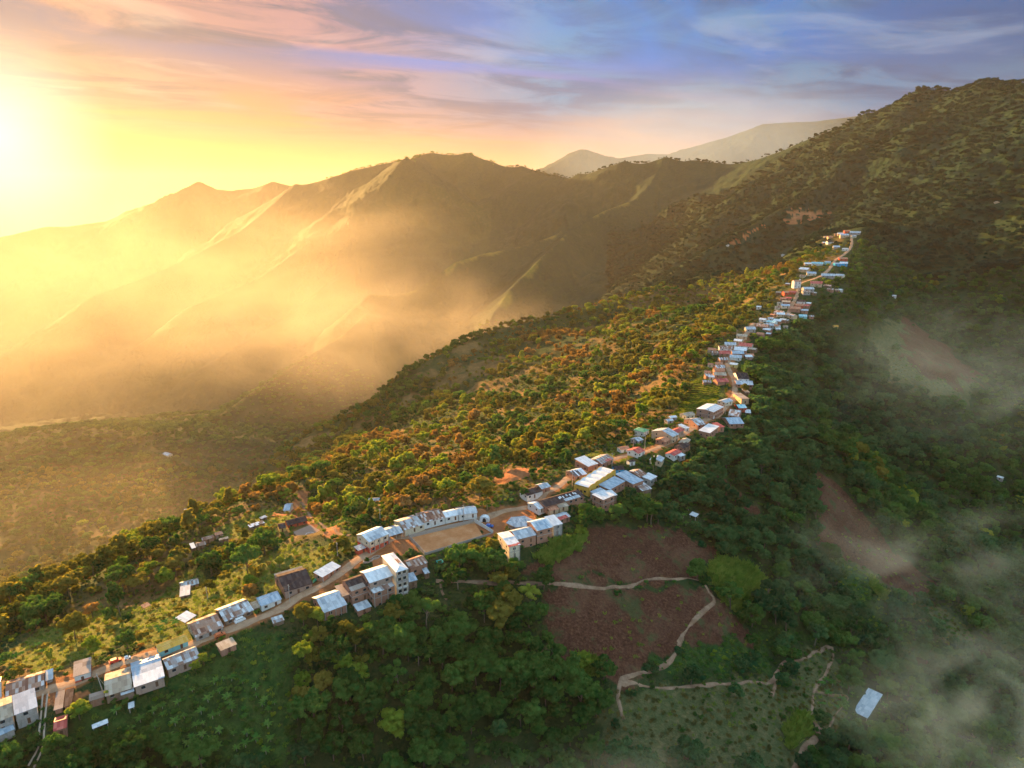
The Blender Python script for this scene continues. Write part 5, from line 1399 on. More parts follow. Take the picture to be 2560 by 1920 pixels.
# ---- green tarp screen and frame
def tarp():
    A = at_z(*cpx('b', 1780, 798), -164.0); B = at_z(*cpx('b', 1852, 742), -164.0); C_ = at_z(*cpx('b', 1805, 690), -164.0)
    o_ = A; z = min(float(ground(A[0], A[1])), float(ground(B[0], B[1])))
    t_ = empty('tarp_fence', (A[0], A[1], z), 0, "bright green cloth screen bent round a yard beside the white barn", 'fence')
    mb = MB(); pts = []
    for (p, q_) in ((A, B), (B, C_)):
        for k in range(9):
            f = k / 8; pts.append((p[0] + (q_[0] - p[0]) * f - A[0] + .12 * math.sin(k * 2.1), p[1] + (q_[1] - p[1]) * f - A[1] + .12 * math.cos(k * 1.7)))
    vs = []; fs = []
    for (x_, y_) in pts: vs += [(x_, y_, -.6), (x_, y_, 1.9)]
    for k in range(len(pts) - 1):
        fs.append((2 * k, 2 * k + 2, 2 * k + 3, 2 * k + 1))
    me = MB().add(vs, fs)
    cl = me.obj('cloth', M_GREENT, t_)
    sm_ = cl.modifiers.new('thickness', 'SOLIDIFY'); sm_.thickness = .05
    for k in (0, 4, 8, 13, 17):
        x_, y_ = pts[min(k, len(pts) - 1)]
        MB().tube([(x_, y_, -.6), (x_, y_, 2.1)], .05).obj('post', M_POLE, t_)
    LANDMARKS.append((792, 1450, "green cloth screen"))
tarp()
def frame_square(c, pts, h, mat, label, name='enclosure', cat='enclosure'):
    w = [hit(*cpx(c, *p)) for p in pts]
    cx0 = sum(p[0] for p in w) / 4; cy0 = sum(p[1] for p in w) / 4; z = min(p[2] for p in w)
    t_ = empty(name, (cx0, cy0, z), 0, label, cat)
    for i in range(4):
        a, b = w[i], w[(i + 1) % 4]
        d = Vector((b[0] - a[0], b[1] - a[1], 0)); n_ = Vector((-d.y, d.x, 0)).normalized() * .08
        A_ = Vector((a[0] - cx0, a[1] - cy0, 0)); B_ = Vector((b[0] - cx0, b[1] - cy0, 0))
        pr_ = [(A_ - n_)[:2], (B_ - n_)[:2], (B_ + n_)[:2], (A_ + n_)[:2]]
        MB().prism(pr_, -.4, h).obj('side_panel', mat, t_)
    return t_
frame_square('c', [(1440, 935), (1488, 920), (1505, 944), (1460, 962)], .9, plain("turquoise_cloth", (.04, .42, .38), .7), "square turquoise frame lying on the bank right of the tower house")

# ---- white entrance tent with dark opening
def tent():
    x, y, z = hit(1901 - 2, 1304 - 0)if False else at_z(*cpx('d', 227, 938), -160.0)
    z = float(ground(x, y))
    t_ = empty('entrance_tent', (x, y, z), R(-5), "small white arched tent with dark opening at the pitch corner", 'tent')
    N = 10; vs, fs = [], []
    for k in range(N + 1):
        a = math.pi * k / N
        for yy in (-1.6, 1.6): vs.append((-2.6 * math.cos(a), yy, 2.9 * math.sin(a) ** .7 if 0 < k < N else 0))
    for k in range(N): fs.append((2 * k, 2 * k + 1, 2 * k + 3, 2 * k + 2))
    fs.append(tuple(2 * k + 1 for k in range(N + 1)))
    MB().add(vs, fs).obj('canopy', RM['white'], t_)
    vs = []
    for k in range(N + 1):
        a = math.pi * k / N; vs.append((-2.5 * math.cos(a), -1.5, 2.8 * math.sin(a) ** .7 if 0 < k < N else 0))
    MB().add(vs, [tuple(range(N + 1))]).obj('front_panel', RM['white'], t_)
    vs = [(-.9, -1.56, 0), (.9, -1.56, 0), (.95, -1.56, 1.2), (.55, -1.56, 2.0), (0, -1.56, 2.3), (-.55, -1.56, 2.0), (-.95, -1.56, 1.2)]
    MB().add(vs, [tuple(range(7))]).obj('opening', M_GLASS, t_)  # flat dark sheet stands for the shade inside; no hole is cut
    PROT.append(project(x, y, z + 1)[:3] + (4,))
tent()

# ---- vehicles
def vehicle(px, py, z0, rz, mat, label, name='car', cat='car', L=4.3, Wd=1.8, Ht=1.5, box=0):
    x, y, _ = at_z(px, py, z0); z = float(ground(x, y)) + .12
    t_ = empty(name, (x, y, z), rz, label, cat)
    h1 = .85 * Ht / 1.5
    prof = [(-L / 2, .35), (-L / 2, h1), (-L * .44, h1 + .05), (-L * .36, Ht), (L * .10 if not box else L * .30, Ht), (L * .24 if not box else L * .42, h1 + .08), (L * .48, h1 - .05), (L / 2, .55), (L / 2, .35)]
    vs = []; n = len(prof)
    for s_, ins in ((-1, 1), (1, 1)):
        for (a, b) in prof:
            wv = Wd / 2 * (.84 if b > h1 + .1 else 1.0)
            vs.append((a, s_ * wv, b))
    fs = [tuple(range(n - 1, -1, -1)), tuple(range(n, 2 * n))] + [(i, (i + 1) % n, n + (i + 1) % n, n + i) for i in range(n)]
    b_ = MB().add(vs, fs).obj('body', mat, t_)
    x_a, x_b = prof[3][0] + .15, prof[4][0] - .1
    for s_ in (-1, 1):
        MB().add([(x_a - .2, s_ * (Wd / 2 * .93 + .02), h1 + .12), (x_b + .35, s_ * (Wd / 2 * .93 + .02), h1 + .12), (x_b, s_ * (Wd / 2 * .85 + .03), Ht - .12), (x_a, s_ * (Wd / 2 * .85 + .03), Ht - .12)], [(0, 1, 2, 3) if s_ < 0 else (3, 2, 1, 0)]).obj('side_window', M_GLASS, t_)
    a, b = prof[5], prof[4]
    MB().add([(a[0] + .03, -Wd * .40, a[1] + .08), (a[0] + .03, Wd * .40, a[1] + .08), (b[0] + .06, Wd * .38, b[1] - .06), (b[0] + .06, -Wd * .38, b[1] - .06)], [(0, 1, 2, 3)]).obj('windscreen', M_GLASS, t_)
    for sx_ in (-L * .31, L * .31):
        for s_ in (-1, 1):
            MB().tube([(sx_, s_ * (Wd / 2 - .2), .33), (sx_, s_ * (Wd / 2 + .02), .33)], .33, None, 12).obj('wheel', M_BLACK, t_)
    p_ = project(x, y, z + .7); PROT.append((p_[0], p_[1], p_[2], 5))
    return t_
sdr = R(38)
vehicle(*cpx('a', 918, 832), -170, sdr, M_RED, "bright red car parked beyond the street by the white house")
vehicle(*cpx('a', 1012, 802), -169.5, sdr, M_WHITE, "tiny white cart beside the big blue-grey and white roof", 'cart', 'cart', 2.2, 1.3, 1.3)
vehicle(*cpx('b', 1108, 1124), -167, sdr + .1, M_WHITE, "white van parked in front of the patchwork roofed house", 'van', 'van', 4.4, 1.8, 1.9, 1)
vehicle(*cpx('b', 925, 1275), -168.2, sdr, M_ORANGE, "orange car on the road above the small brown brick hut")
vehicle(*cpx('c', 1932, 620), -159.6, R(-10), M_BLUE, "blue car parked at the right end of the dirt pitch", L=3.9)
vehicle(*cpx('e', 1412, 922), -158, R(58), M_WHITE, "white bus standing on the street at the bend", 'bus', 'bus', 8.0, 2.4, 2.9, 1)
vehicle(*cpx('f', 1090, 794), -120, R(60), M_WHITE, "white pickup far up the street near the tall white house", 'pickup', 'pickup', 4.8, 1.9, 1.7)
vehicle(*cpx('f', 378, 1465), -150, R(60), M_WHITE, "pale car on the street left of the scarlet roof", L=4.4)
def truck():
    x, y, _ = at_z(*cpx('d', 728, 690), -157.5); z = float(ground(x, y)) + .12
    t_ = empty('tanker_truck', (x, y, z), R(30), "dark tanker truck with white cab parked before the dark brown roof", 'truck')
    N = 14; vs, fs = [], []
    for xx in (-2.2, 4.0):
        for k in range(N): vs.append((xx, 1.15 * math.cos(2 * math.pi * k / N), 2.1 + 1.05 * math.sin(2 * math.pi * k / N)))
    fs = [(k, (k + 1) % N, N + (k + 1) % N, N + k) for k in range(N)] + [tuple(range(N - 1, -1, -1)), tuple(range(N, 2 * N))]
    MB().add(vs, fs).obj('tank', M_TARPB, t_)
    MB().box(-4.4, 4.0, -.9, .9, .7, 1.0).obj('chassis', M_BLACK, t_)
    cb_ = MB().add([(-4.4, -1.1, .8), (-2.5, -1.1, .8), (-2.5, 1.1, .8), (-4.4, 1.1, .8), (-4.2, -1.05, 2.5), (-2.5, -1.05, 2.6), (-2.5, 1.05, 2.6), (-4.2, 1.05, 2.5)], [(0, 3, 2, 1), (4, 5, 6, 7), (0, 1, 5, 4), (1, 2, 6, 5), (2, 3, 7, 6), (3, 0, 4, 7)]).obj('cab', M_WHITE, t_)
    MB().box(-4.42, -4.25, -.9, .9, 1.6, 2.3).obj('windscreen', M_GLASS, cb_)
    for xx in (-3.6, 1.6, 2.9):
        for s_ in (-1, 1): MB().tube([(xx, s_ * .8, .5), (xx, s_ * 1.12, .5)], .5, None, 12).obj('wheel', M_BLACK, t_)
    p_ = project(x, y, z + 1); PROT.append((p_[0], p_[1], p_[2], 6))
truck()

# ---- utility poles and cables
POLES = [('a', 828, 1080, -171, 10, "leaning pole with a stay beside the brown roofed house"), ('b', 1568, 955, -165, 8.5, "pole at the near corner of the dark and pink roofed house"),
         ('b', 2012, 592, -164, 8.5, "pole at the right end of the white barn"), ('b', 808, 905, -172, 7, "short grey pole among the bananas behind the patchwork house"),
         ('c', 925, 612, -162, 9, "tall pole behind the two-storey cream house"), ('c', 1694, 575, -159.5, 9, "pole standing at the street edge of the dirt pitch"),
         ('d', 1033, 638, -157, 9, "pole at the left corner of the yellow hall"), ('d', 1400, 445, -157, 9, "pole behind the right end of the yellow hall"),
         ('d', 1700, 335, -157, 14, "tall pole beside the deep red roof at the fork"), ('d', 1592, 330, -157, 9, "pole in front of the deep red roof"),
         ('e', 1184, 1056, -158, 9, "pole on the street corner near the large tan house"), ('e', 1362, 930, -158, 8, "pole beside the white bus"),
         ('e', 1520, 895, -158, 9, "pole across the street from the large pale building"), ('e', 1608, 660, -157, 8, "pole at the road bend by the tan block house"),
         ('f', 392, 1418, -150, 9, "thin white pole rising beside the vermilion roof"), ('f', 1105, 880, -124, 9, "pole beside the dark gable on the upper street"),
         ('f', 1335, 215, None, 7, "lone pole on the crest below the hilltop hamlet")]
tops = []
for c, a, b, z0, hh, lb in POLES:
    px_, py_ = cpx(c, a, b)
    if z0 is None: x, y, z = hit(px_, py_)
    else:
        x, y, z = at_z(px_, py_, z0); z = float(ground(x, y))
    t_ = empty('utility_pole', (x, y, z), R(40), lb, 'utility pole', 'utility poles of the village')
    lean = .12 if lb.startswith('leaning') else random.uniform(-.02, .02)
    MB().tube([(0, 0, -.5), (-lean * hh * .5, 0, hh * .5), (-lean * hh, 0, hh)], .17, .11, 8).obj('pole', M_POLE, t_)
    MB().box(-.08 - lean * hh, .08 - lean * hh, -.9, .9, hh - .7, hh - .55).obj('crossarm', M_POLE, t_)
    if lb.startswith('leaning'): MB().tube([(-lean * hh, 0, hh - .8), (2.2, .6, -.5)], .05, None, 5).obj('stay', M_POLE, t_)
    tops.append((x, y, z + hh - .5))
for i, j in ((0, 1), (1, 2), (2, 4), (4, 5), (5, 6), (6, 7), (7, 9), (9, 10), (10, 12), (12, 13)):
    a, b = tops[i], tops[j]
    n = 14; pts = []
    for k in range(n + 1):
        f = k / n; pts.append(((b[0] - a[0]) * f, (b[1] - a[1]) * f, (b[2] - a[2]) * f - 2.2 * 4 * f * (1 - f) * .5))
    m = MB().tube(pts, .035, None, 4)
    o = link('power_cable', m.mesh('power_cable', M_WIRE), None, a)
    tag(o, ("sagging cable from the %s" % POLES[i][5]) if len(POLES[i][5].split()) < 13 else "sagging cable from the pole behind the patchwork house", 'cable', 'overhead cables')
# ------------------------------------------------------------------ foliage materials
def leaf_mat(name, cols, trans=.42, tcol=1.8):
    m, n = mat_new(name)
    P = osock(n); rd = orand(n)
    ge = n.new('ShaderNodeNewGeometry')
    nz = n.noise(P, .55, 3, .6)
    nw = n.noise(ge.outputs['Position'], .06, 2, .5)
    v = n.math('ADD', n.math('MULTIPLY', rd, .55), n.math('MULTIPLY', nz, .5))
    v = n.math('ADD', v, n.math('MULTIPLY', n.math('SUBTRACT', nw, .5), .6))
    col = n.ramp(v, [(.12 + .76 * i / (len(cols) - 1), c) for i, c in enumerate(cols)])
    d = n.new('ShaderNodeBsdfDiffuse'); n.l.new(col, d.inputs[0])
    tr = n.new('ShaderNodeBsdfTranslucent')
    vm = n.new('ShaderNodeVectorMath', operation='MULTIPLY'); n.l.new(col, vm.inputs[0]); vm.inputs[1].default_value = (tcol * 1.1, tcol, tcol * .5)
    n.l.new(vm.outputs[0], tr.inputs[0])
    mx = n.new('ShaderNodeMixShader'); mx.inputs[0].default_value = trans
    n.l.new(d.outputs[0], mx.inputs[1]); n.l.new(tr.outputs[0], mx.inputs[2])
    o = n.new('ShaderNodeOutputMaterial'); n.l.new(mx.outputs[0], o.inputs[0])
    return m
LM = {
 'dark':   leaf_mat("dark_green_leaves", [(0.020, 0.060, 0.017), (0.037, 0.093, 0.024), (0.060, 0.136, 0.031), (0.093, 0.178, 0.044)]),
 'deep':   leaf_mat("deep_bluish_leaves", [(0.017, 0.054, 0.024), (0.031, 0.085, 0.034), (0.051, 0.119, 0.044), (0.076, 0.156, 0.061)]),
 'cloud_shade':   leaf_mat("cloud_shaded_leaves", [(.006, .026, .019), (.010, .037, .026), (.016, .050, .034), (.026, .064, .040)], .2),  # far leaves darkened to paint cloud shade over the right-hand mountain
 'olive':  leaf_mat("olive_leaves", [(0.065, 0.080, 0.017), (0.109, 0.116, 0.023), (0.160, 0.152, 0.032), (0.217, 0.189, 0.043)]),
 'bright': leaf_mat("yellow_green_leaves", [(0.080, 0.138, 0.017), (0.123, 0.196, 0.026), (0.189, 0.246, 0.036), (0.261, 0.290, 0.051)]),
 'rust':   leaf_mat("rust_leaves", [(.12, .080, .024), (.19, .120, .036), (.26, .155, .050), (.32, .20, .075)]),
 'banana': leaf_mat("banana_leaves", [(.035, .10, .02), (.06, .145, .03), (.10, .19, .045)], .3),
 'cane':   leaf_mat("cane_leaves", [(.10, .17, .03), (.16, .24, .045), (.25, .29, .07)], .35),
 'dryg':   leaf_mat("dry_grass_tufts", [(.07, .075, .022), (.12, .11, .035), (.18, .145, .06)], .3),
 'stub':   leaf_mat("brown_stubble", [(.05, .022, .014), (.085, .042, .026), (.13, .075, .045)], .2),
}
M_BARK = plain("bark", (.14, .105, .08), .95, .05)
M_PALE = plain("pale_bark", (.20, .165, .125), .9, .05)

def leaves_np(cent, nrm, size, r):
    """quads of leaf sprays at points with normals"""
    n = len(cent)
    nrm = nrm + r.normal(0, .34, nrm.shape); nrm /= np.linalg.norm(nrm, axis=1, keepdims=True) + 1e-9
    t1 = np.cross(nrm, r.normal(0, 1, nrm.shape)); t1 /= np.linalg.norm(t1, axis=1, keepdims=True) + 1e-9
    t2 = np.cross(nrm, t1)
    a = (size * r.uniform(.6, 1.3, n))[:, None]; b = a * r.uniform(.5, .9, n)[:, None]
    bend = nrm * a * .18
    v = np.stack([cent - t1 * a - bend, cent - t2 * b, cent + t1 * a - bend, cent + t2 * b], axis=1).reshape(-1, 3)
    f = np.arange(4 * n).reshape(n, 4)
    return v, f
def crown(kind, seed, n, size):
    """unit-height trees scaled to ~10 m tall; returns leaf verts/faces, crown bottom"""
    r = np.random.default_rng(seed)
    if kind == 'round':   cz, rx, rz_, nl, lr = 6.4, 3.7, 3.0, 30, 1.12
    elif kind == 'umb':   cz, rx, rz_, nl, lr = 7.8, 5.4, 1.3, 34, 1.15
    elif kind == 'tall':  cz, rx, rz_, nl, lr = 8.0, 2.3, 4.3, 24, .92
    elif kind == 'loose': cz, rx, rz_, nl, lr = 7.2, 3.8, 3.2, 19, .95
    else:                 cz, rx, rz_, nl, lr = 1.7, 2.2, 1.35, 12, .9       # bush
    lob = []
    for i in range(nl):
        a = i * 2.399 + r.uniform(-.4, .4); k = (i + .5) / nl
        rad = math.sqrt(k) * r.uniform(.75, 1.05)
        up = r.uniform(-.75, 1.0) * math.sqrt(max(0, 1 - min(rad, 1) ** 2 * .8))
        lob.append((rx * rad * math.cos(a), rx * rad * math.sin(a), cz + rz_ * up, lr * r.choice([.6, .85, 1.0, 1.35]) * r.uniform(.85, 1.15)))
    lob = np.array(lob)
    w = lob[:, 3] ** 2; w /= w.sum()
    pick = r.choice(len(lob), n, p=w)
    d = r.normal(0, 1, (n, 3)); d[:, 2] = d[:, 2] * .8 + .35; d /= np.linalg.norm(d, axis=1, keepdims=True)
    L = lob[pick]
    rad = L[:, 3:4] * r.uniform(.72, 1.06, (n, 1)) * (1 + .18 * np.sin(d[:, :1] * 5 + d[:, 1:2] * 4))
    flat = np.array([1, 1, .72 if kind != 'tall' else 1.1])
    c = L[:, :3] + d * rad * flat
    # drop sprays buried inside other lobes
    dd_ = np.linalg.norm((c[:, None, :] - lob[None, :, :3]) / flat, axis=2) / lob[None, :, 3]
    keep = (dd_ > .62).sum(axis=1) >= len(lob) - 0
    c, d = c[keep], d[keep]
    c[:, 2] = np.maximum(c[:, 2], .15)
    return leaves_np(c, d, np.full(len(c), size), r) + (lob,)
def trunk_mb(kind, lob, seed):
    r = random.Random(seed); mb = MB()
    if kind == 'bush':
        for i in range(3): mb.tube([(0, 0, -.3), (lob[i][0] * .4, lob[i][1] * .4, 1.2)], .07, .03, 5)
        return mb
    hh = 6.0 if kind != 'umb' else 5.2
    b = .26 if kind != 'tall' else .2
    mb.tube([(0, 0, -1.2), (r.uniform(-.1, .1), r.uniform(-.1, .1), 2), (r.uniform(-.3, .3), r.uniform(-.3, .3), hh)], b, b * .45, 7)
    for i in range(5):
        l = lob[(i * 3 + 1) % len(lob)]
        z0 = hh * r.uniform(.45, .85)
        mb.tube([(0, 0, z0), (l[0] * .5, l[1] * .5, (z0 + l[2]) / 2 + .2), (l[0] * .9, l[1] * .9, l[2])], b * .42, b * .15, 5)
    return mb
SHAPES = ['round', 'umb', 'tall', 'loose', 'bush']
CROWN_HI, CROWN_LO, TRUNKS = {}, {}, {}
for ki, k in enumerate(SHAPES):
    for s_ in range(2):
        v, f, lob = crown(k, 100 + ki * 10 + s_, 5200 if k != 'bush' else 1500, .31 if k != 'bush' else .26)
        CROWN_HI[(k, s_)] = (v, f)
        CROWN_LO[(k, s_)] = crown(k, 100 + ki * 10 + s_, 1100 if k != 'bush' else 420, .70 if k != 'bush' else .46)[:2]
        TRUNKS[(k, s_)] = trunk_mb(k, lob, ki * 7 + s_).mesh('trunk', M_PALE if k in ('tall', 'loose') else M_BARK, True)
_cm = {}
def crown_mesh(k, s_, col, hi=True):
    key = (k, s_, col, hi)
    if key not in _cm:
        v, f = (CROWN_HI if hi else CROWN_LO)[(k, s_)]
        _cm[key] = mesh_np("crown", v, f, LM[col])
    return _cm[key]

# banana plant: long arching leaves from one short stem
def banana_mb(seed, nl=9):
    r = random.Random(seed); mb = MB()
    for i in range(nl):
        a = i * 2.4 + r.uniform(-.3, .3); up = r.uniform(.45, 1.15); L = r.uniform(1.9, 2.7)
        prev = None; seg = 5; vs = []
        for k in range(seg + 1):
            u = k / seg
            rr = L * u * math.cos(up * (1 - u * .9)) ; zz_ = 1.9 + L * (math.sin(up) * u - .55 * u * u)
            w = .42 * math.sin(math.pi * min(1, .12 + u * .86)) + .03
            cx0, cy0 = rr * math.cos(a), rr * math.sin(a)
            vs += [(cx0 - w * math.sin(a), cy0 + w * math.cos(a), zz_ - .10), (cx0, cy0, zz_), (cx0 + w * math.sin(a), cy0 - w * math.cos(a), zz_ - .10)]
        fs = []
        for k in range(seg):
            for j in range(2): fs.append((3 * k + j, 3 * k + j + 1, 3 * k + 4 + j, 3 * k + 3 + j))
        mb.add(vs, fs)
    return mb
BAN = [banana_mb(s_).mesh('leaves', LM['banana']) for s_ in range(3)]
BSTEM = MB().tube([(0, 0, -.4), (.05, 0, 2.0)], .14, .08, 6).mesh('stem', M_POLE, True)
def grass_tuft(seed, n, h, sp, mat, w=.07):
    r = random.Random(seed); mb = MB()
    for i in range(n):
        a = r.uniform(0, 6.28); d = sp * math.sqrt(r.random()); x, y = d * math.cos(a), d * math.sin(a)
        b = r.uniform(0, 6.28); ln = r.uniform(.3, .7) * h; hh = h * r.uniform(.6, 1.1); ww = w * h
        ox, oy = math.cos(b), math.sin(b)
        mb.add([(x - oy * ww, y + ox * ww, -.1), (x + oy * ww, y - ox * ww, -.1), (x + oy * ww * .7 + ox * ln * .4, y - ox * ww * .7 + oy * ln * .4, hh * .7), (x + ox * ln, y + oy * ln, hh), (x - oy * ww * .7 + ox * ln * .4, y + ox * ww * .7 + oy * ln * .4, hh * .7)], [(0, 1, 2, 3, 4)])
    return mb.mesh('tuft', mat)

# ------------------------------------------------------------------ where things may grow
PR = np.array([(p[0], p[1], p[2], p[3]) for p in PROT], dtype=np.float64)
HS = np.array(HOUSES); RC = np.array(road_c)
RC = RC[::2]
pitch_all = [pitch_w, court_w, plaza_w]
def free_of_buildings(x, y, margin, m_road):
    ok = np.ones(len(x), bool)
    for hx, hy, a, b, rz in HOUSES:
        dx_, dy_ = x - hx, y - hy
        near_ = (np.abs(dx_) < 30) & (np.abs(dy_) < 30)
        u = dx_ * math.cos(rz) + dy_ * math.sin(rz); v = -dx_ * math.sin(rz) + dy_ * math.cos(rz)
        ok &= ~(near_ & (np.abs(u) < a + margin) & (np.abs(v) < b + margin))
    for i in range(0, len(x), 4000):
        sl_ = slice(i, i + 4000)
        d = np.min((x[sl_, None] - RC[None, :, 0]) ** 2 + (y[sl_, None] - RC[None, :, 1]) ** 2, axis=1)
        mr = m_road if np.isscalar(m_road) else m_road[sl_]
        ok[sl_] &= d > mr ** 2
    for poly in pitch_all:
        ok &= dist_poly(x, y, poly) > margin + 1
    return ok
def clear_view(x, y, z, h, w):
    """True when the plant does not stand in front of a protected spot"""
    bx, by, bd_ = project(x, y, z); tx, ty, _ = project(x, y, z + h)
    hw = w * .5 * FPX / bd_
    ok = np.ones(len(x), bool)
    for i in range(0, len(x), 4000):
        s_ = slice(i, i + 4000)
        hit_ = (np.abs(PR[None, :, 0] - (bx[s_, None] + tx[s_, None]) / 2) < hw[s_, None] + PR[None, :, 3] * .5) & \
               (PR[None, :, 1] > ty[s_, None] - 1) & (PR[None, :, 1] < by[s_, None] + 1) & (PR[None, :, 2] > bd_[s_, None] - 2)
        ok[s_] &= ~hit_.any(axis=1)
    return ok
def seen(x, y, z, h):
    """in the frame and not behind a hill"""
    px_, py_, dep = project(x, y, z + h * .8)
    ok = (px_ > -60) & (px_ < 2620) & (py_ < 2050) & (py_ > 0)
    r = np.hypot(x, y); cx0, cy0 = x / r, y / r
    vis = np.ones(len(x), bool)
    for f in np.linspace(.30, .97, 26):
        gz = bil(H, r * f * cx0, r * f * cy0)
        vis &= gz < (z + h * .8) * f
    return ok, vis
def grid_pts(sp, rmin, rmax, seed, am=44):
    r = np.random.default_rng(seed)
    n = int(rmax / sp) + 1
    gx, gy = np.meshgrid(np.arange(-n, n + 1) * sp, np.arange(0, n + 1) * sp)
    x = gx.ravel() + r.uniform(-.48, .48, gx.size) * sp; y = gy.ravel() + r.uniform(-.48, .48, gx.size) * sp
    d = np.hypot(x, y); a = np.abs(np.degrees(np.arctan2(x, y)))
    m = (d > rmin) & (d < rmax) & (a < am)
    return x[m], y[m]
def zone_at(k, x, y): return bil(ATT[k], x, y)

xs_, ys_, sp_ = [], [], []
for sp0, ra, rb_, sd_ in ((6.3, 85, 430, 1), (7.2, 430, 850, 2), (8.4, 850, 1350, 3)):
    a, b = grid_pts(sp0, ra, rb_, sd_); xs_.append(a); ys_.append(b)
a, b = grid_pts(11.5, 1350, 2700, 6); m_ = (np.degrees(np.arctan2(a, b)) > 8) | (np.hypot(a, b) < 2000); xs_.append(a[m_]); ys_.append(b[m_])
for ri, (pts, sL, sR, w_) in enumerate(RIDGES):
    if ri not in (19, 25, 29): continue
    r_sk = np.random.default_rng(900 + ri)
    for a, b in zip(pts[:-1], pts[1:]):
        if math.hypot(a[0], a[1]) < 2200 or math.hypot(a[0], a[1]) > 4600: continue
        n_ = int(math.hypot(b[0] - a[0], b[1] - a[1]) / 7); u_ = r_sk.random(n_)
        xs_.append(a[0] + (b[0] - a[0]) * u_ + r_sk.normal(0, 9, n_)); ys_.append(a[1] + (b[1] - a[1]) * u_ + r_sk.normal(0, 9, n_))
TX, TY = np.concatenate(xs_), np.concatenate(ys_)
TZ = ground(TX, TY)
n0 = len(TX)
lx = fbm(TX / 60, TY / 60, 3, 201)
z_grass, z_soil, z_dry, z_lush, z_earth = (zone_at(k, TX, TY) for k in ('grass', 'soil', 'dry', 'lush', 'earth'))
# which side of the crest: signed offset from the street line
si = np.zeros(n0); best_d = np.full(n0, 1e18)
for i in range(len(street3) - 1):
    a, b = street3[i], street3[i + 1]
    ex, ey = b[0] - a[0], b[1] - a[1]; L2 = ex * ex + ey * ey
    u = np.clip(((TX - a[0]) * ex + (TY - a[1]) * ey) / L2, 0, 1)
    qx, qy = TX - a[0] - u * ex, TY - a[1] - u * ey
    d = qx * qx + qy * qy
    m = d < best_d
    si = np.where(m, np.sign(ex * qy - ey * qx) * np.sqrt(d), si); best_d = np.minimum(best_d, d)
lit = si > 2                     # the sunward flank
rr_ = np.random.default_rng(77)
p = rr_.random(n0)
dens = np.where(lit, np.clip(.80 + lx * 1.3, .2, 1) * (1 - .62 * zone_at('scorched', TX, TY)), np.clip(1.02 + lx * .9, .55, 1))
dens = np.where(z_grass > .5, .07, dens); dens = np.where(z_soil > .5, .012, dens); dens = np.where(z_dry > .5, .03, dens)
dens = np.where(z_lush > .5, .05, dens); dens = np.where(zone_at('cane', TX, TY) > .3, 0, dens); dens = np.where(np.hypot(TX, TY) > 1100, np.maximum(dens, .8), dens); dens = np.where(z_earth > .5, .02, dens)
dens = np.where(np.abs(si) < 14, dens * .45, dens)
keep = p < dens
keep &= free_of_buildings(TX, TY, 2.2, 4.2)
TX, TY, TZ, si, lit, lx = TX[keep], TY[keep], TZ[keep], si[keep], lit[keep], lx[keep]
rngT = np.random.default_rng(5)
n0 = len(TX); u1, u2, u3 = rngT.random(n0), rngT.random(n0), rngT.random(n0)
hgt = 4.6 + 9.5 * u1 ** 1.9
hgt = np.where(~lit & (np.hypot(TX, TY) < 900), hgt * .75 + 4.4, hgt)
nearst = np.abs(si) < 30
hgt = np.where(nearst & lit, hgt * .72, hgt)
shape = np.where(u2 < .42, 0, np.where(u2 < .56, 1, np.where(u2 < .68, 2, np.where(u2 < .84, 3, 4))))
shape = np.where(~lit & (u2 > .56) & (u2 < .68), 0, shape)
cn = fbm(TX / 75, TY / 75, 3, 301) * 1.25 + (u3 - .5) * .55
away = (np.abs(si) > 470) | (np.hypot(TX, TY) > 1350)
farr_ = np.hypot(TX, TY) > 1330
cn = np.where(away, cn - .45, cn)
COLS = ['dark', 'deep', 'olive', 'bright', 'rust', 'cloud_shade']
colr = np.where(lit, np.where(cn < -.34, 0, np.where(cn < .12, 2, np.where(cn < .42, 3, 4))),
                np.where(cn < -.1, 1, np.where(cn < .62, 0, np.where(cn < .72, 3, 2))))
wid = hgt * np.array([.78, 1.12, .5, .75, 1.3])[shape] 
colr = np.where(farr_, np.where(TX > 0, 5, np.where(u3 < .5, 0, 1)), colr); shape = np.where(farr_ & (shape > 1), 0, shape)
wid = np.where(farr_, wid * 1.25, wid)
hgt = np.where(shape == 4, hgt * .35, hgt); wid = np.where(shape == 4, hgt * 1.4, wid)
# shrink or drop what would hide the village
cv = clear_view(TX, TY, TZ, hgt, wid)
h2 = np.where(cv, hgt, hgt * .45); w2 = np.where(cv, wid, wid * .45)
cv2 = clear_view(TX, TY, TZ, h2, w2)
shape = np.where(cv, shape, 4); h2 = np.where(cv, h2, np.minimum(h2, 2.4)); 
keep = cv2
TX, TY, TZ, hgt, wid, shape, colr, lit, si = (q_[keep] for q_ in (TX, TY, TZ, h2, w2, shape, colr, lit, si))
scale = np.where(shape == 4, hgt / 3.0, hgt / 10.0)
inf_, vis = seen(TX, TY, TZ, hgt)
m = inf_ | (np.hypot(TX, TY) < 300)
TX, TY, TZ, hgt, wid, shape, colr, lit, si, scale, vis, inf_ = (q_[m] for q_ in (TX, TY, TZ, hgt, wid, shape, colr, lit, si, scale, vis, inf_))

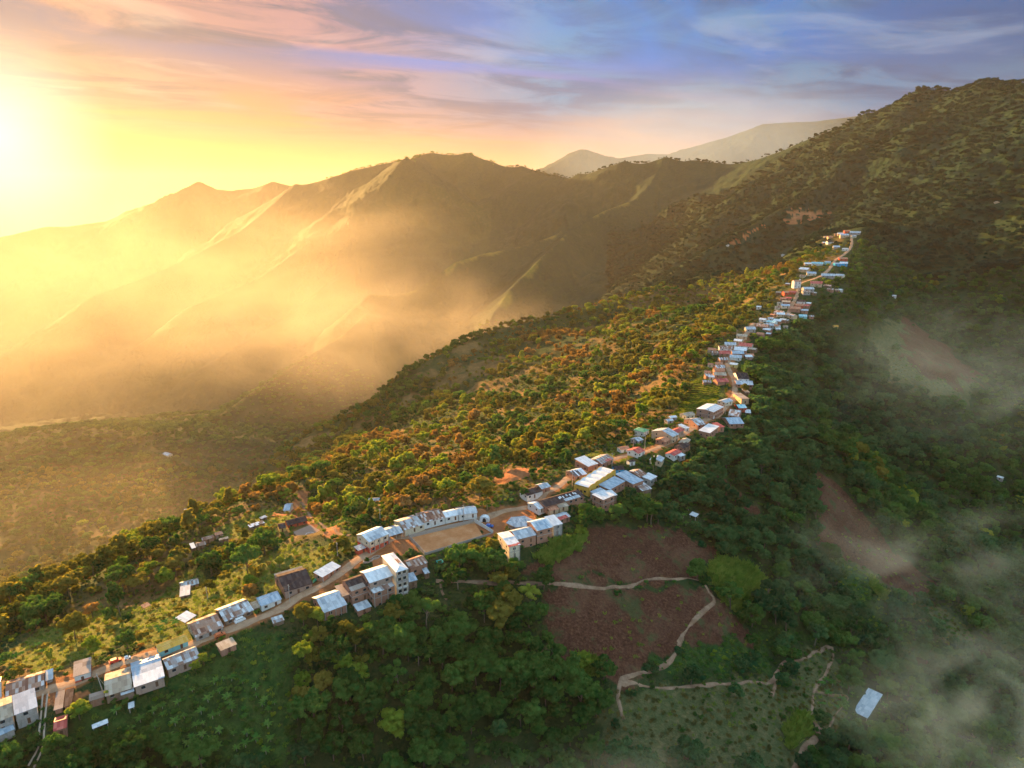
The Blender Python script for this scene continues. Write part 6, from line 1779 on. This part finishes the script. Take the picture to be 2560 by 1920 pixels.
# ------------------------------------------------------------------ landmarks used in the labels of trees
for px_, py_, nm in [(1500, 1400, "upper brown field"), (1560, 1560, "lower brown field"), (1855, 1470, "bright cane patch"), (1560, 1700, "footpath fork"),
                     (1800, 1800, "misty olive field"), (2080, 1620, "top of the footpath loop"), (550, 1800, "banana planting"), (2200, 1380, "long brown gully slope"),
                     (2380, 880, "brown slope on the far right spur"), (1110, 1345, "dirt pitch"), (780, 1335, "concrete court"), (100, 1850, "two-track lane"),
                     (1250, 1650, "left edge of the lower brown field"), (1000, 1700, "forest hollow below the tower house"), (1000, 1880, "bottom edge of the forest")]:
    LANDMARKS.append((px_, py_, nm))
LMX = np.array([(l[0], l[1]) for l in LANDMARKS]); LMN = [l[2] for l in LANDMARKS]
LOOK = {'cloud_shade': 'dark green', 'dark': "dark green", 'deep': "deep bluish green", 'olive': "olive", 'bright': "yellow-green", 'rust': "rust brown", 'banana': "banana"}
SHN = {'round': "round-crowned tree", 'umb': "flat wide-crowned tree", 'tall': "slender upright tree", 'loose': "open thin-crowned tree", 'bush': "low bush"}
ORD = ["nearest", "second nearest", "third nearest", "fourth nearest", "fifth nearest", "sixth nearest", "seventh nearest", "eighth nearest", "ninth nearest", "tenth nearest", "eleventh nearest", "twelfth nearest", "thirteenth nearest", "fourteenth nearest", "fifteenth nearest", "sixteenth nearest", "seventeenth nearest", "eighteenth nearest", "nineteenth nearest", "twentieth nearest"]
def rel(px_, py_, sfx=""):
    d = np.hypot(LMX[:, 0] - px_, (LMX[:, 1] - py_) * 1.1); k = int(np.argmin(d))
    ax, ay = px_ - LMX[k, 0], py_ - LMX[k, 1]
    if abs(ax) > abs(ay) * 1.6: w = "right of" if ax > 0 else "left of"
    elif abs(ay) > abs(ax) * 1.6: w = "below" if ay > 0 else "above"
    else: w = ("below and " if ay > 0 else "above and ") + ("right of" if ax > 0 else "left of")
    return w, LMN[k], d[k]
LABQ = {}
def queue_label(o, what, px_, py_, cat):
    w, l, d = rel(px_, py_)
    LABQ.setdefault((what, w, l), []).append((d, o))
def flush_labels():
    for (what, w, l), lst in LABQ.items():
        lst.sort(key=lambda q_: q_[0])
        for i, (d, o) in enumerate(lst):
            lead = "" if len(lst) == 1 else (ORD[i] + " " if i < 20 else "farther ")
            s_ = (lead + what + " " + w + " the " + l).split()
            if len(s_) > 16: s_ = s_[:16]
            o['label'] = " ".join(s_)
    LABQ.clear()

# ------------------------------------------------------------------ the 290 trees that show largest, each on its own
PXt, PYt, DEP = project(TX, TY, TZ + hgt * .5)
big = np.where((shape != 4) & vis & inf_ & (PYt < 1960) & (PXt > 0) & (PXt < 2560), hgt * wid * (FPX / DEP) ** 2, -1)
order = np.argsort(-big)[:292]
is_ind = np.zeros(len(TX), bool); is_ind[order] = big[order] > 0
for i in np.where(is_ind)[0]:
    k = SHAPES[shape[i]]; s_ = int(i) % 2; c = COLS[colr[i]]
    t_ = bpy.data.objects.new('tree', None); t_.empty_display_size = .5; COL.objects.link(t_)
    t_.location = (TX[i], TY[i], TZ[i]); t_.rotation_euler = (rngT.uniform(-.09, .09), rngT.uniform(-.09, .09), rngT.uniform(0, 6.28)); t_.scale = (scale[i] * wid[i] / hgt[i] / [.78, 1.12, .5, .75, 1][shape[i]],) * 2 + (scale[i],)
    tag(t_, None, 'tree', 'trees near the village')
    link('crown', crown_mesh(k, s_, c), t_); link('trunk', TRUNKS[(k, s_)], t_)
    size = "tall" if hgt[i] > 10 else ("small" if hgt[i] < 6.5 else "")
    queue_label(t_, (size + " " + LOOK[c] + " " + SHN[k]).strip(), PXt[i], PYt[i], 'tree')

# ------------------------------------------------------------------ mass vegetation by instancing
def gn_scatter(name, protos, pts, rot, scl, idx, label=None):
    """one object whose points carry instances of the prototype meshes"""
    src = bpy.data.meshes.new(name); src.vertices.add(len(pts)); src.vertices.foreach_set("co", np.asarray(pts, np.float32).ravel())
    a = src.attributes.new("rz", 'FLOAT', 'POINT'); a.data.foreach_set("value", np.asarray(rot, np.float32))
    a = src.attributes.new("sc", 'FLOAT_VECTOR', 'POINT'); a.data.foreach_set("vector", np.asarray(scl, np.float32).ravel())
    a = src.attributes.new("pi", 'INT', 'POINT'); a.data.foreach_set("value", np.asarray(idx, np.int32))
    o = link(name, src)
    ng = bpy.data.node_groups.new(name + "_scatter", 'GeometryNodeTree')
    ng.interface.new_socket('Geometry', in_out='INPUT', socket_type='NodeSocketGeometry')
    ng.interface.new_socket('Geometry', in_out='OUTPUT', socket_type='NodeSocketGeometry')
    N = ng.nodes; Lk = ng.links
    gi, go = N.new('NodeGroupInput'), N.new('NodeGroupOutput')
    gti = N.new('GeometryNodeGeometryToInstance')
    for pm in reversed(protos):
        po = bpy.data.objects.new(name + "_source", pm)
        oi = N.new('GeometryNodeObjectInfo'); oi.inputs['Object'].default_value = po; oi.inputs['As Instance'].default_value = True
        Lk.new(oi.outputs['Geometry'], gti.inputs[0])
    jn = N.new('GeometryNodeJoinGeometry')
    for l in list(gti.inputs[0].links):
        s0 = l.from_socket; Lk.remove(l)
    N.remove(gti)
    ois = [n for n in N if n.bl_idname == 'GeometryNodeObjectInfo']
    for oi in ois: Lk.new(oi.outputs['Geometry'], jn.inputs[0])
    # links into a multi-input are ordered last-first; measured order is kept by the index map below
    m2p = N.new('GeometryNodeMeshToPoints'); Lk.new(gi.outputs[0], m2p.inputs[0])
    iop = N.new('GeometryNodeInstanceOnPoints'); Lk.new(m2p.outputs[0], iop.inputs['Points']); Lk.new(jn.outputs[0], iop.inputs['Instance'])
    iop.inputs['Pick Instance'].default_value = True
    def na(nm, ty):
        q_ = N.new('GeometryNodeInputNamedAttribute'); q_.data_type = ty; q_.inputs[0].default_value = nm; return q_.outputs[0]
    Lk.new(na("pi", 'INT'), iop.inputs['Instance Index'])
    cmb = N.new('ShaderNodeCombineXYZ'); Lk.new(na("rz", 'FLOAT'), cmb.inputs[2])
    e2r = N.new('FunctionNodeEulerToRotation'); Lk.new(cmb.outputs[0], e2r.inputs[0]); Lk.new(e2r.outputs[0], iop.inputs['Rotation'])
    Lk.new(na("sc", 'FLOAT_VECTOR'), iop.inputs['Scale'])
    Lk.new(iop.outputs[0], go.inputs[0])
    md = o.modifiers.new("scatter", 'NODES'); md.node_group = ng
    tag(o, label, None, None, 'stuff')
    return o
def tree_proto(k, s_, col, hi):
    v, f = (CROWN_HI if hi else CROWN_LO)[(k, s_)]
    me = mesh_np("tree_source", v, f, LM[col])
    return me
f = np.where(~is_ind)[0]
protos, pid = [], {}
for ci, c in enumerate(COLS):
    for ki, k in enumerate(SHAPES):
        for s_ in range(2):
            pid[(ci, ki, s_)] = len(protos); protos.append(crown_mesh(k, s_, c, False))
# crowns
sub = np.arange(len(f)) % 2
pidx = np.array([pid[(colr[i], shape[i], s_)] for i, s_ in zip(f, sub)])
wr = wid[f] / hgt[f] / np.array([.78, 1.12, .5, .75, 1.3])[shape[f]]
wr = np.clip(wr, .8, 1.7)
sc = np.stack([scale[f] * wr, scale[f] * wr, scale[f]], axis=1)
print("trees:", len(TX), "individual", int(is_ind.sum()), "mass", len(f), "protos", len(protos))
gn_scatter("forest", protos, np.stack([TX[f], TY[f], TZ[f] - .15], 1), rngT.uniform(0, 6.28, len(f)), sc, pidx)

# ------------------------------------------------------------------ banana plants
def zone_pts(polys_px, sp, seed, prob=1.0):
    out = []
    r = np.random.default_rng(seed)
    for pp in polys_px:
        w = poly_world(pp); x0 = min(a for a, b in w); x1 = max(a for a, b in w); y0 = min(b for a, b in w); y1 = max(b for a, b in w)
        gx, gy = np.meshgrid(np.arange(x0, x1, sp), np.arange(y0, y1, sp))
        x = gx.ravel() + r.uniform(-.45, .45, gx.size) * sp; y = gy.ravel() + r.uniform(-.45, .45, gx.size) * sp
        m_ = inside(x, y, w) & (r.random(len(x)) < prob)
        out.append(np.stack([x[m_], y[m_]], 1))
    return np.concatenate(out)
ban = zone_pts([[(440, 1740), (560, 1690), (640, 1700), (690, 1760), (690, 1900), (380, 1900), (300, 1850)]], 3.9, 21, .8)
ban = np.concatenate([ban, zone_pts([[(500, 1515), (600, 1470), (585, 1500), (520, 1535)], [(380, 1580), (470, 1530), (480, 1545), (400, 1600)], [(620, 1330), (690, 1295), (700, 1330), (660, 1370)],
    [(640, 1475), (665, 1455), (672, 1470), (650, 1485)], [(740, 1350), (790, 1345), (780, 1370), (745, 1370)], [(1180, 1285), (1400, 1180), (1405, 1190), (1190, 1295)],
    [(0, 1640), (120, 1600), (130, 1625), (0, 1690)], [(2000, 1700), (2060, 1780), (2250, 1860), (2180, 1720)], [(1960, 1480), (2010, 1470), (2020, 1500), (1980, 1505)],
    [(2160, 1580), (2300, 1540), (2310, 1600), (2200, 1640)], [(1640, 1230), (1780, 1300), (1760, 1340), (1650, 1290)], [(1840, 1060), (1880, 1050), (1885, 1080), (1845, 1085)],
    [(250, 1770), (330, 1750), (340, 1800), (260, 1800)], [(820, 1290), (880, 1300), (880, 1320), (830, 1318)]], 4.4, 22, .55)])
bz = ground(ban[:, 0], ban[:, 1])
okb = free_of_buildings(ban[:, 0], ban[:, 1], 1.2, 3.2) & clear_view(ban[:, 0], ban[:, 1], bz, 2.6, 2.6)
a_, b_ = seen(ban[:, 0], ban[:, 1], bz, 3); okb &= a_ & b_
ban, bz = ban[okb], bz[okb]
if len(ban) > 290:
    dd_ = np.hypot(ban[:, 0], ban[:, 1]); kk_ = np.argsort(dd_)[:290]; ban, bz = ban[kk_], bz[kk_]
for i in range(len(ban)):
    s_ = rngT.uniform(.5, 1.0)
    t_ = bpy.data.objects.new('banana_plant', None); t_.empty_display_size = .5; COL.objects.link(t_)
    t_.location = (ban[i, 0], ban[i, 1], bz[i]); t_.rotation_euler = (0, 0, rngT.uniform(0, 6.28)); t_.scale = (s_, s_, s_)
    tag(t_, None, 'banana plant', 'banana plants round the village')
    link('leaves', BAN[i % 3], t_); link('stem', BSTEM, t_)
    px_, py_, _ = project(ban[i, 0], ban[i, 1], bz[i] + 1)
    queue_label(t_, "green star-shaped banana plant", px_, py_, 'banana plant')
print("banana", len(ban))

# ------------------------------------------------------------------ feature trees the photograph shows plainly
FEAT = [ # px, py (foot), height, width factor, shape, colour, label
 (118, 1560, 13, 1.25, 'umb', 'dark', "broad dark umbrella tree at the left end of the shoulder"),
 (190, 1600, 12, 1.0, 'round', 'olive', "golden olive tree between dark umbrella tree and rust coloured tree"),
 (232, 1545, 7.5, 1.0, 'round', 'rust', "rust coloured round tree above the golden grass"),
 (235, 1640, 9, .9, 'round', 'bright', "bright yellow-green tree just above the white house with red bands"),
 (130, 1665, 7, .7, 'tall', 'bright', "slim yellow tree above the long rusty house"),
 (320, 1625, 8, 1.0, 'round', 'dark', "dark bush-like tree in the middle of the golden grass"),
 (310, 1480, 14, 1.1, 'umb', 'dark', "very large dark tree on the shoulder crest"),
 (380, 1395, 12, 1.1, 'umb', 'dark', "dark umbrella tree on the shoulder crest left of the hill hamlet"),
 (440, 1440, 11, 1.1, 'round', 'olive', "olive tree below the white roofed hamlet hut"),
 (530, 1440, 13, 1.1, 'round', 'dark', "big dark tree left of the large one below the hill hamlet"),
 (620, 1435, 14, 1.2, 'umb', 'dark', "largest dark tree in the hollow below the hill hamlet"),
 (525, 1480, 6.5, 1.1, 'round', 'olive', "brownish round bush beside the rusty farmhouse"),
 (505, 1325, 9, 1.2, 'umb', 'dark', "umbrella tree on the skyline behind the hill hamlet"),
 (600, 1300, 9, 1.0, 'round', 'dark', "round dark tree on the skyline above the striped shed"),
 (700, 1420, 6, .8, 'round', 'bright', "small bright tree left of the white barn"),
 (855, 1305, 13, .55, 'tall', 'bright', "tall yellow bamboo clump beside the hilltop track, left one"),
 (890, 1300, 12, .6, 'tall', 'bright', "yellow bamboo clump right behind the two-storey cream house"),
 (930, 1300, 12, .55, 'tall', 'bright', "yellow bamboo clump furthest right of the three"),
 (825, 1260, 13, .5, 'tall', 'bright', "yellow bamboo clump standing on the skyline"),
 (840, 1235, 11, 1.1, 'umb', 'dark', "flat topped dark tree on the skyline above the bamboo"),
 (795, 1240, 10, .9, 'loose', 'dark', "dark feathery tree left of the skyline bamboo"),
 (1010, 1290, 14, .9, 'loose', 'rust', "orange brown open tree behind the long terrace row"),
 (1060, 1285, 12, .9, 'loose', 'rust', "second orange brown open tree behind the long terrace row"),
 (1000, 1240, 12, 1.0, 'round', 'olive', "olive round tree behind the bamboo clumps"),
 (1115, 1265, 10, .8, 'loose', 'olive', "thin grey-trunked tree behind the right end of the terrace"),
 (1200, 1250, 13, 1.2, 'round', 'olive', "huge golden round tree above the street left of the bare mound"),
 (1235, 1210, 13, 1.1, 'round', 'dark', "dark round tree beside the huge golden one"),
 (1340, 1165, 11, .9, 'loose', 'rust', "bare-trunked orange tree beside the bare orange mound"),
 (1375, 1165, 11, .8, 'loose', 'bright', "light yellow open tree above the striped roof house"),
 (1415, 1155, 9, 1.0, 'round', 'dark', "dark round tree close above the striped roof house"),
 (1310, 1245, 6, 1.1, 'round', 'dark', "round dark tree at the street above the truck"),
 (1240, 1280, 6, .8, 'loose', 'bright', "yellow shrub tree beside the right end of the terrace"),
 (1217, 1278, 6.5, .8, 'loose', 'bright', "second yellow shrub tree beside the right end of the terrace"),
 (795, 1565, 9, .85, 'round', 'bright', "sunlit yellow tree in front of the grey roofed house on stilts"),
 (803, 1615, 9, .9, 'round', 'olive', "golden-topped tree below the grey roofed house on stilts"),
 (865, 1600, 9, 1.0, 'round', 'olive', "half lit tree at the foot of the dark roofed brick house"),
 (985, 1560, 11, 1.0, 'round', 'olive', "gold-edged tree at the foot of the tower house"),
 (1235, 1440, 13, 1.1, 'round', 'dark', "dark tree with golden top right of the tower house"),
 (1160, 1420, 7, .9, 'round', 'dark', "small dark tree below the square turquoise frame"),
 (1632, 1190, 13, .5, 'tall', 'dark', "tall dark conifer where the road forks"),
 (1720, 1180, 8, 1.1, 'round', 'rust', "orange-brown tree below the red gabled house"),
 (1780, 1150, 8, 1.1, 'round', 'dark', "dark tree on the shaded rim below the dark gabled house"),
 (1885, 848, 7, 1.1, 'round', 'bright', "big round light green tree at the street turn"),
 (1900, 868, 7, .9, 'round', 'olive', "golden tree just below the big round one at the turn"),
 (1860, 985, 9, .9, 'round', 'olive', "golden tree right of the broad black roof"),
 (1885, 940, 10, .9, 'loose', 'olive', "tall golden tree above the broad black roof"),
 (1672, 1035, 14, .6, 'loose', 'olive', "tall pale-trunked tree beside the golden crop rows"),
 (490, 1680, 4.5, 1.0, 'round', 'bright', "small round tree right of the patched zinc house"),
 (510, 1660, 4.5, 1.0, 'round', 'bright', "bright bush tree above the small round one"),
 (200, 1800, 7, 1.2, 'round', 'bright', "yellow-lit tree between red roofed house and brown roofed house"),
 (275, 1745, 4, 1.0, 'round', 'bright', "small lit bush beside the leaning pole"),
]
for px_, py_, hh, wf, sh, co, lb in FEAT:
    x, y, z = hit(px_, py_)
    t_ = bpy.data.objects.new('tree', None); t_.empty_display_size = .5; COL.objects.link(t_)
    t_.location = (x, y, z); t_.rotation_euler = (0, 0, random.uniform(0, 6.28)); s_ = hh / 10.0
    if sh == 'umb': wf *= .8
    t_.scale = (s_ * wf, s_ * wf, s_)
    tag(t_, lb, 'tree', 'trees near the village')
    link('crown', crown_mesh(sh, int(px_) % 2, co), t_); link('trunk', TRUNKS[(sh, int(px_) % 2)], t_)

# ------------------------------------------------------------------ undergrowth, cane, tufts
gx, gy = grid_pts(3.1, 100, 520, 31)
g2x, g2y = grid_pts(5.2, 520, 900, 32)
gx, gy = np.concatenate([gx, g2x]), np.concatenate([gy, g2y])
gz = ground(gx, gy)
zl, zd, zs, zg, ze = (zone_at(k, gx, gy) for k in ('lush', 'dry', 'soil', 'grass', 'earth'))
r_ = np.random.default_rng(9); u = r_.random(len(gx)); nn = fbm(gx / 14, gy / 14, 3, 401)
kind = np.full(len(gx), -1)
# kinds: 0 green bush, 1 bright bush, 2 olive bush, 3 rust bush, 4 dry tuft, 5 green tuft, 6 brown stubble, 7 cane
kind = np.where(zl > .5, np.where(u < .06 + nn * .4, 1, np.where(u < .75, 0, 5)), kind)
kind = np.where(zd > .5, np.where(u < .22 + nn * .6, 0, np.where(u < .8, 4, 5)), kind)
kind = np.where(zs > .5, np.where(u < .05 + np.clip(nn, 0, 1) * .5, 5, np.where(u < .85, 6, -1)), kind)
kind = np.where(zg > .5, np.where(u < .12 + np.clip(nn, 0, 1) * .5, 2, np.where(u < .22, 1, np.where(u < .8, 5, 4))), kind)
other = (zl < .5) & (zd < .5) & (zs < .5) & (zg < .5) & (ze < .5)
sgn_ = np.zeros(len(gx)); bb_ = np.full(len(gx), 1e18)
for i in range(len(street3) - 1):
    a, b = street3[i], street3[i + 1]
    ex, ey = b[0] - a[0], b[1] - a[1]; uu_ = np.clip(((gx - a[0]) * ex + (gy - a[1]) * ey) / (ex * ex + ey * ey), 0, 1)
    qx, qy = gx - a[0] - uu_ * ex, gy - a[1] - uu_ * ey; d = qx * qx + qy * qy; m = d < bb_
    sgn_ = np.where(m, np.sign(ex * qy - ey * qx), sgn_); bb_ = np.minimum(bb_, d)
kind = np.where(other & (sgn_ < 0), np.where(u < .72, 0, -1), kind)
other &= sgn_ >= 0
kind = np.where(other, np.where(u < .42, 0, np.where(u < .56, 2, np.where(u < .62, 3, np.where(u < .74, 1, -1)))), kind)
m = (kind >= 0) & free_of_buildings(gx, gy, .5, 3.4) & (zone_at('cane', gx, gy) < .3)
gx, gy, gz, kind, u = gx[m], gy[m], gz[m], kind[m], u[m]
pc_ = np.array([p_ for pp, w_ in PATHS for p_ in [hit(*q_)[:2] for q_ in pp]])
size = np.where(kind < 4, .16 + .38 * r_.random(len(gx)), np.where(kind == 6, .5 + .4 * r_.random(len(gx)), .6 + .7 * r_.random(len(gx))))
m = clear_view(gx, gy, gz, np.where(kind < 4, size * 2.8, .5), size * 3)
gx, gy, gz, kind, size = (q_[m] for q_ in (gx, gy, gz, kind, size))
a_, b_ = seen(gx, gy, gz, 1.5); m = a_ & b_
gx, gy, gz, kind, size = (q_[m] for q_ in (gx, gy, gz, kind, size))
pr_ = [crown_mesh('bush', 0, 'dark', False), crown_mesh('bush', 1, 'bright', False), crown_mesh('bush', 0, 'olive', False), crown_mesh('bush', 1, 'rust', False),
       grass_tuft(1, 26, 1.0, .9, LM['dryg']), grass_tuft(2, 26, .9, .9, LM['cane']), grass_tuft(3, 22, .5, 1.1, LM['stub'], .12)]
gn_scatter("undergrowth", pr_, np.stack([gx, gy, gz], 1), r_.uniform(0, 6.28, len(gx)), np.stack([size, size, size], 1), kind)
print("undergrowth", len(gx))
cane = zone_pts([[(1765, 1430), (1800, 1398), (1870, 1410), (1945, 1475), (1870, 1520), (1862, 1550), (1800, 1500)],
                 [(1330, 1395), (1400, 1350), (1470, 1340), (1450, 1380), (1370, 1420)], [(1560, 1230), (1620, 1240), (1640, 1270), (1570, 1265)],
                 [(1430, 1640), (1500, 1650), (1500, 1690), (1440, 1690)], [(1960, 1820), (2020, 1790), (2030, 1840), (1970, 1880)], [(2170, 1440), (2240, 1500), (2230, 1520), (2175, 1470)]], 1.15, 51, .95)
cz_ = ground(cane[:, 0], cane[:, 1])
ok = free_of_buildings(cane[:, 0], cane[:, 1], .5, 3.4); cane, cz_ = cane[ok], cz_[ok]
gn_scatter("cane_patch", [grass_tuft(11, 16, 3.0, .7, LM['cane'], .045), grass_tuft(12, 16, 2.6, .7, LM['cane'], .05)], np.stack([cane[:, 0], cane[:, 1], cz_], 1),
           r_.uniform(0, 6.28, len(cane)), np.stack([r_.uniform(.7, 1.3, len(cane))] * 3, 1), np.arange(len(cane)) % 2)
# crop rows on the lit slope
w = poly_world([(1670, 1050), (1730, 955), (1790, 925), (1800, 960), (1795, 1000), (1720, 1060)])
cxr = sum(p[0] for p in w) / len(w); cyr = sum(p[1] for p in w) / len(w)
pts = []
for i in range(-40, 41):
    for j in range(-60, 61):
        a_, b_ = i * 3.4, j * 1.5
        pts.append((cxr + a_ * .85 - b_ * .53 + random.uniform(-.2, .2), cyr + a_ * .53 + b_ * .85 + random.uniform(-.2, .2)))
pts = np.array(pts); pts = pts[inside(pts[:, 0], pts[:, 1], w)]
pts = pts[free_of_buildings(pts[:, 0], pts[:, 1], 1, 4)]
gn_scatter("crop_rows", [crown_mesh('bush', 0, 'bright', False)], np.stack([pts[:, 0], pts[:, 1], ground(pts[:, 0], pts[:, 1])], 1), np.random.default_rng(3).uniform(0, 6, len(pts)), np.full((len(pts), 3), .34), np.zeros(len(pts)))
flush_labels()
# ------------------------------------------------------------------ the air: one box of even haze round camera and land
hm, h_ = mat_new("haze_air")
pv = h_.new('ShaderNodeVolumePrincipled')
pv.inputs['Color'].default_value = (.95, .86, .72, 1)
pv.inputs['Density'].default_value = 0.000019
pv.inputs['Anisotropy'].default_value = 0.42
ho = h_.new('ShaderNodeOutputMaterial'); h_.l.new(pv.outputs[0], ho.inputs['Volume'])
x0, y0, z0_, x1, y1, z1_ = -14000, -14000, -901.0, 14000, 14000, 600.0
bv = [(x, y, z) for z in (z0_, z1_) for y in (y0, y1) for x in (x0, x1)]
bf = [(0, 2, 3, 1), (4, 5, 7, 6), (0, 1, 5, 4), (2, 6, 7, 3), (0, 4, 6, 2), (1, 3, 7, 5)]
hz = link("haze", mesh_np("haze", bv, bf, hm))
tag(hz, kind='stuff')

# drifting mist: soft-edged banks of thin cloud in the valleys
def mist(name, c, rad, dens, scale, label, seed, lo=.42, hi=.72, g=.3, rz=0, vc=(.96, .84, .62, 1)):
    m, n = mat_new(name + "_vapour")
    P = osock(n)
    ln = n.new('ShaderNodeVectorMath', operation='LENGTH'); n.l.new(P, ln.inputs[0])
    fall = n.math('SUBTRACT', 1.0, n.sstep(ln.outputs['Value'], .25, .98))
    mp = n.new('ShaderNodeMapping'); n.l.new(P, mp.inputs[0]); mp.inputs['Location'].default_value = (seed, seed * 1.7, 0); mp.inputs['Scale'].default_value = (scale, scale, scale * .6)
    nz = n.noise(mp.outputs[0], 1.0, 5, .64, .9)
    dn = n.math('MULTIPLY', n.math('MULTIPLY', fall, n.sstep(nz, lo, hi)), dens)
    pv_ = n.new('ShaderNodeVolumePrincipled'); pv_.inputs['Color'].default_value = vc; pv_.inputs['Anisotropy'].default_value = g
    n.l.new(dn, pv_.inputs['Density'])
    o_ = n.new('ShaderNodeOutputMaterial'); n.l.new(pv_.outputs[0], o_.inputs['Volume'])
    NS = 16; vs = []; fs = []
    for i in range(NS + 1):
        for j in range(NS * 2):
            a, b = math.pi * i / NS, math.pi * j / NS
            vs.append((math.sin(a) * math.cos(b), math.sin(a) * math.sin(b), math.cos(a)))
    for i in range(NS):
        for j in range(NS * 2):
            q0, q1 = i * NS * 2 + j, i * NS * 2 + (j + 1) % (NS * 2)
            fs.append((q0, q0 + NS * 2, q1 + NS * 2, q1))
    o = link(name, mesh_np(name, vs, fs, m)); o.location = c; o.scale = rad; o.rotation_euler = (0, 0, rz)
    tag(o, label, None, None, 'stuff')
    return o
def dloc(dx_, dy_, r): return at_r(dx_ * K, dy_ * K, r)
cool = (.46, .72, .92, 1)
mist("mist", dloc(300, 640, 2500), (1700, 1150, 480), .00075, 2.2, "golden mist filling the left valley", 3.0, .30, .80, rz=.6)
mist("mist", dloc(820, 740, 1650), (620, 430, 230), .0016, 2.0, "thin mist wisps over the middle spur", 7.0, .34, .74)
mist("mist", dloc(250, 1060, 1000), (620, 420, 150), .0004, 1.6, "haze lying low over the near left valley", 29.0, .25, .75)
mist("mist", dloc(1500, 340, 4300), (1300, 700, 520), .0009, 1.2, "pale haze bank in front of the farthest peaks", 33.0, .1, .7, .0, -.3, (.6, .8, 1, 1))
mist("mist", dloc(2080, 1240, 330), (95, 75, 34), .0090, 2.3, "white mist drifting over the right slope", 11.0, .46, .80, .1, 0, cool)
mist("mist", dloc(2130, 1560, 185), (48, 34, 20), .020, 2.2, "white mist at the lower right corner", 15.0, .42, .78, .1, 0, cool)
mist("mist", dloc(1350, 1690, 120), (55, 15, 9), .011, 1.8, "faint mist along the bottom edge", 19.0, .38, .72, .1, 0, cool)
mist("mist", dloc(2180, 820, 620), (190, 170, 75), .0030, 2.3, "pale mist in the right valley", 23.0, .44, .80, .1, 0, cool)
S.cycles.volume_step_rate = 1.0
S.cycles.volume_max_steps = 96
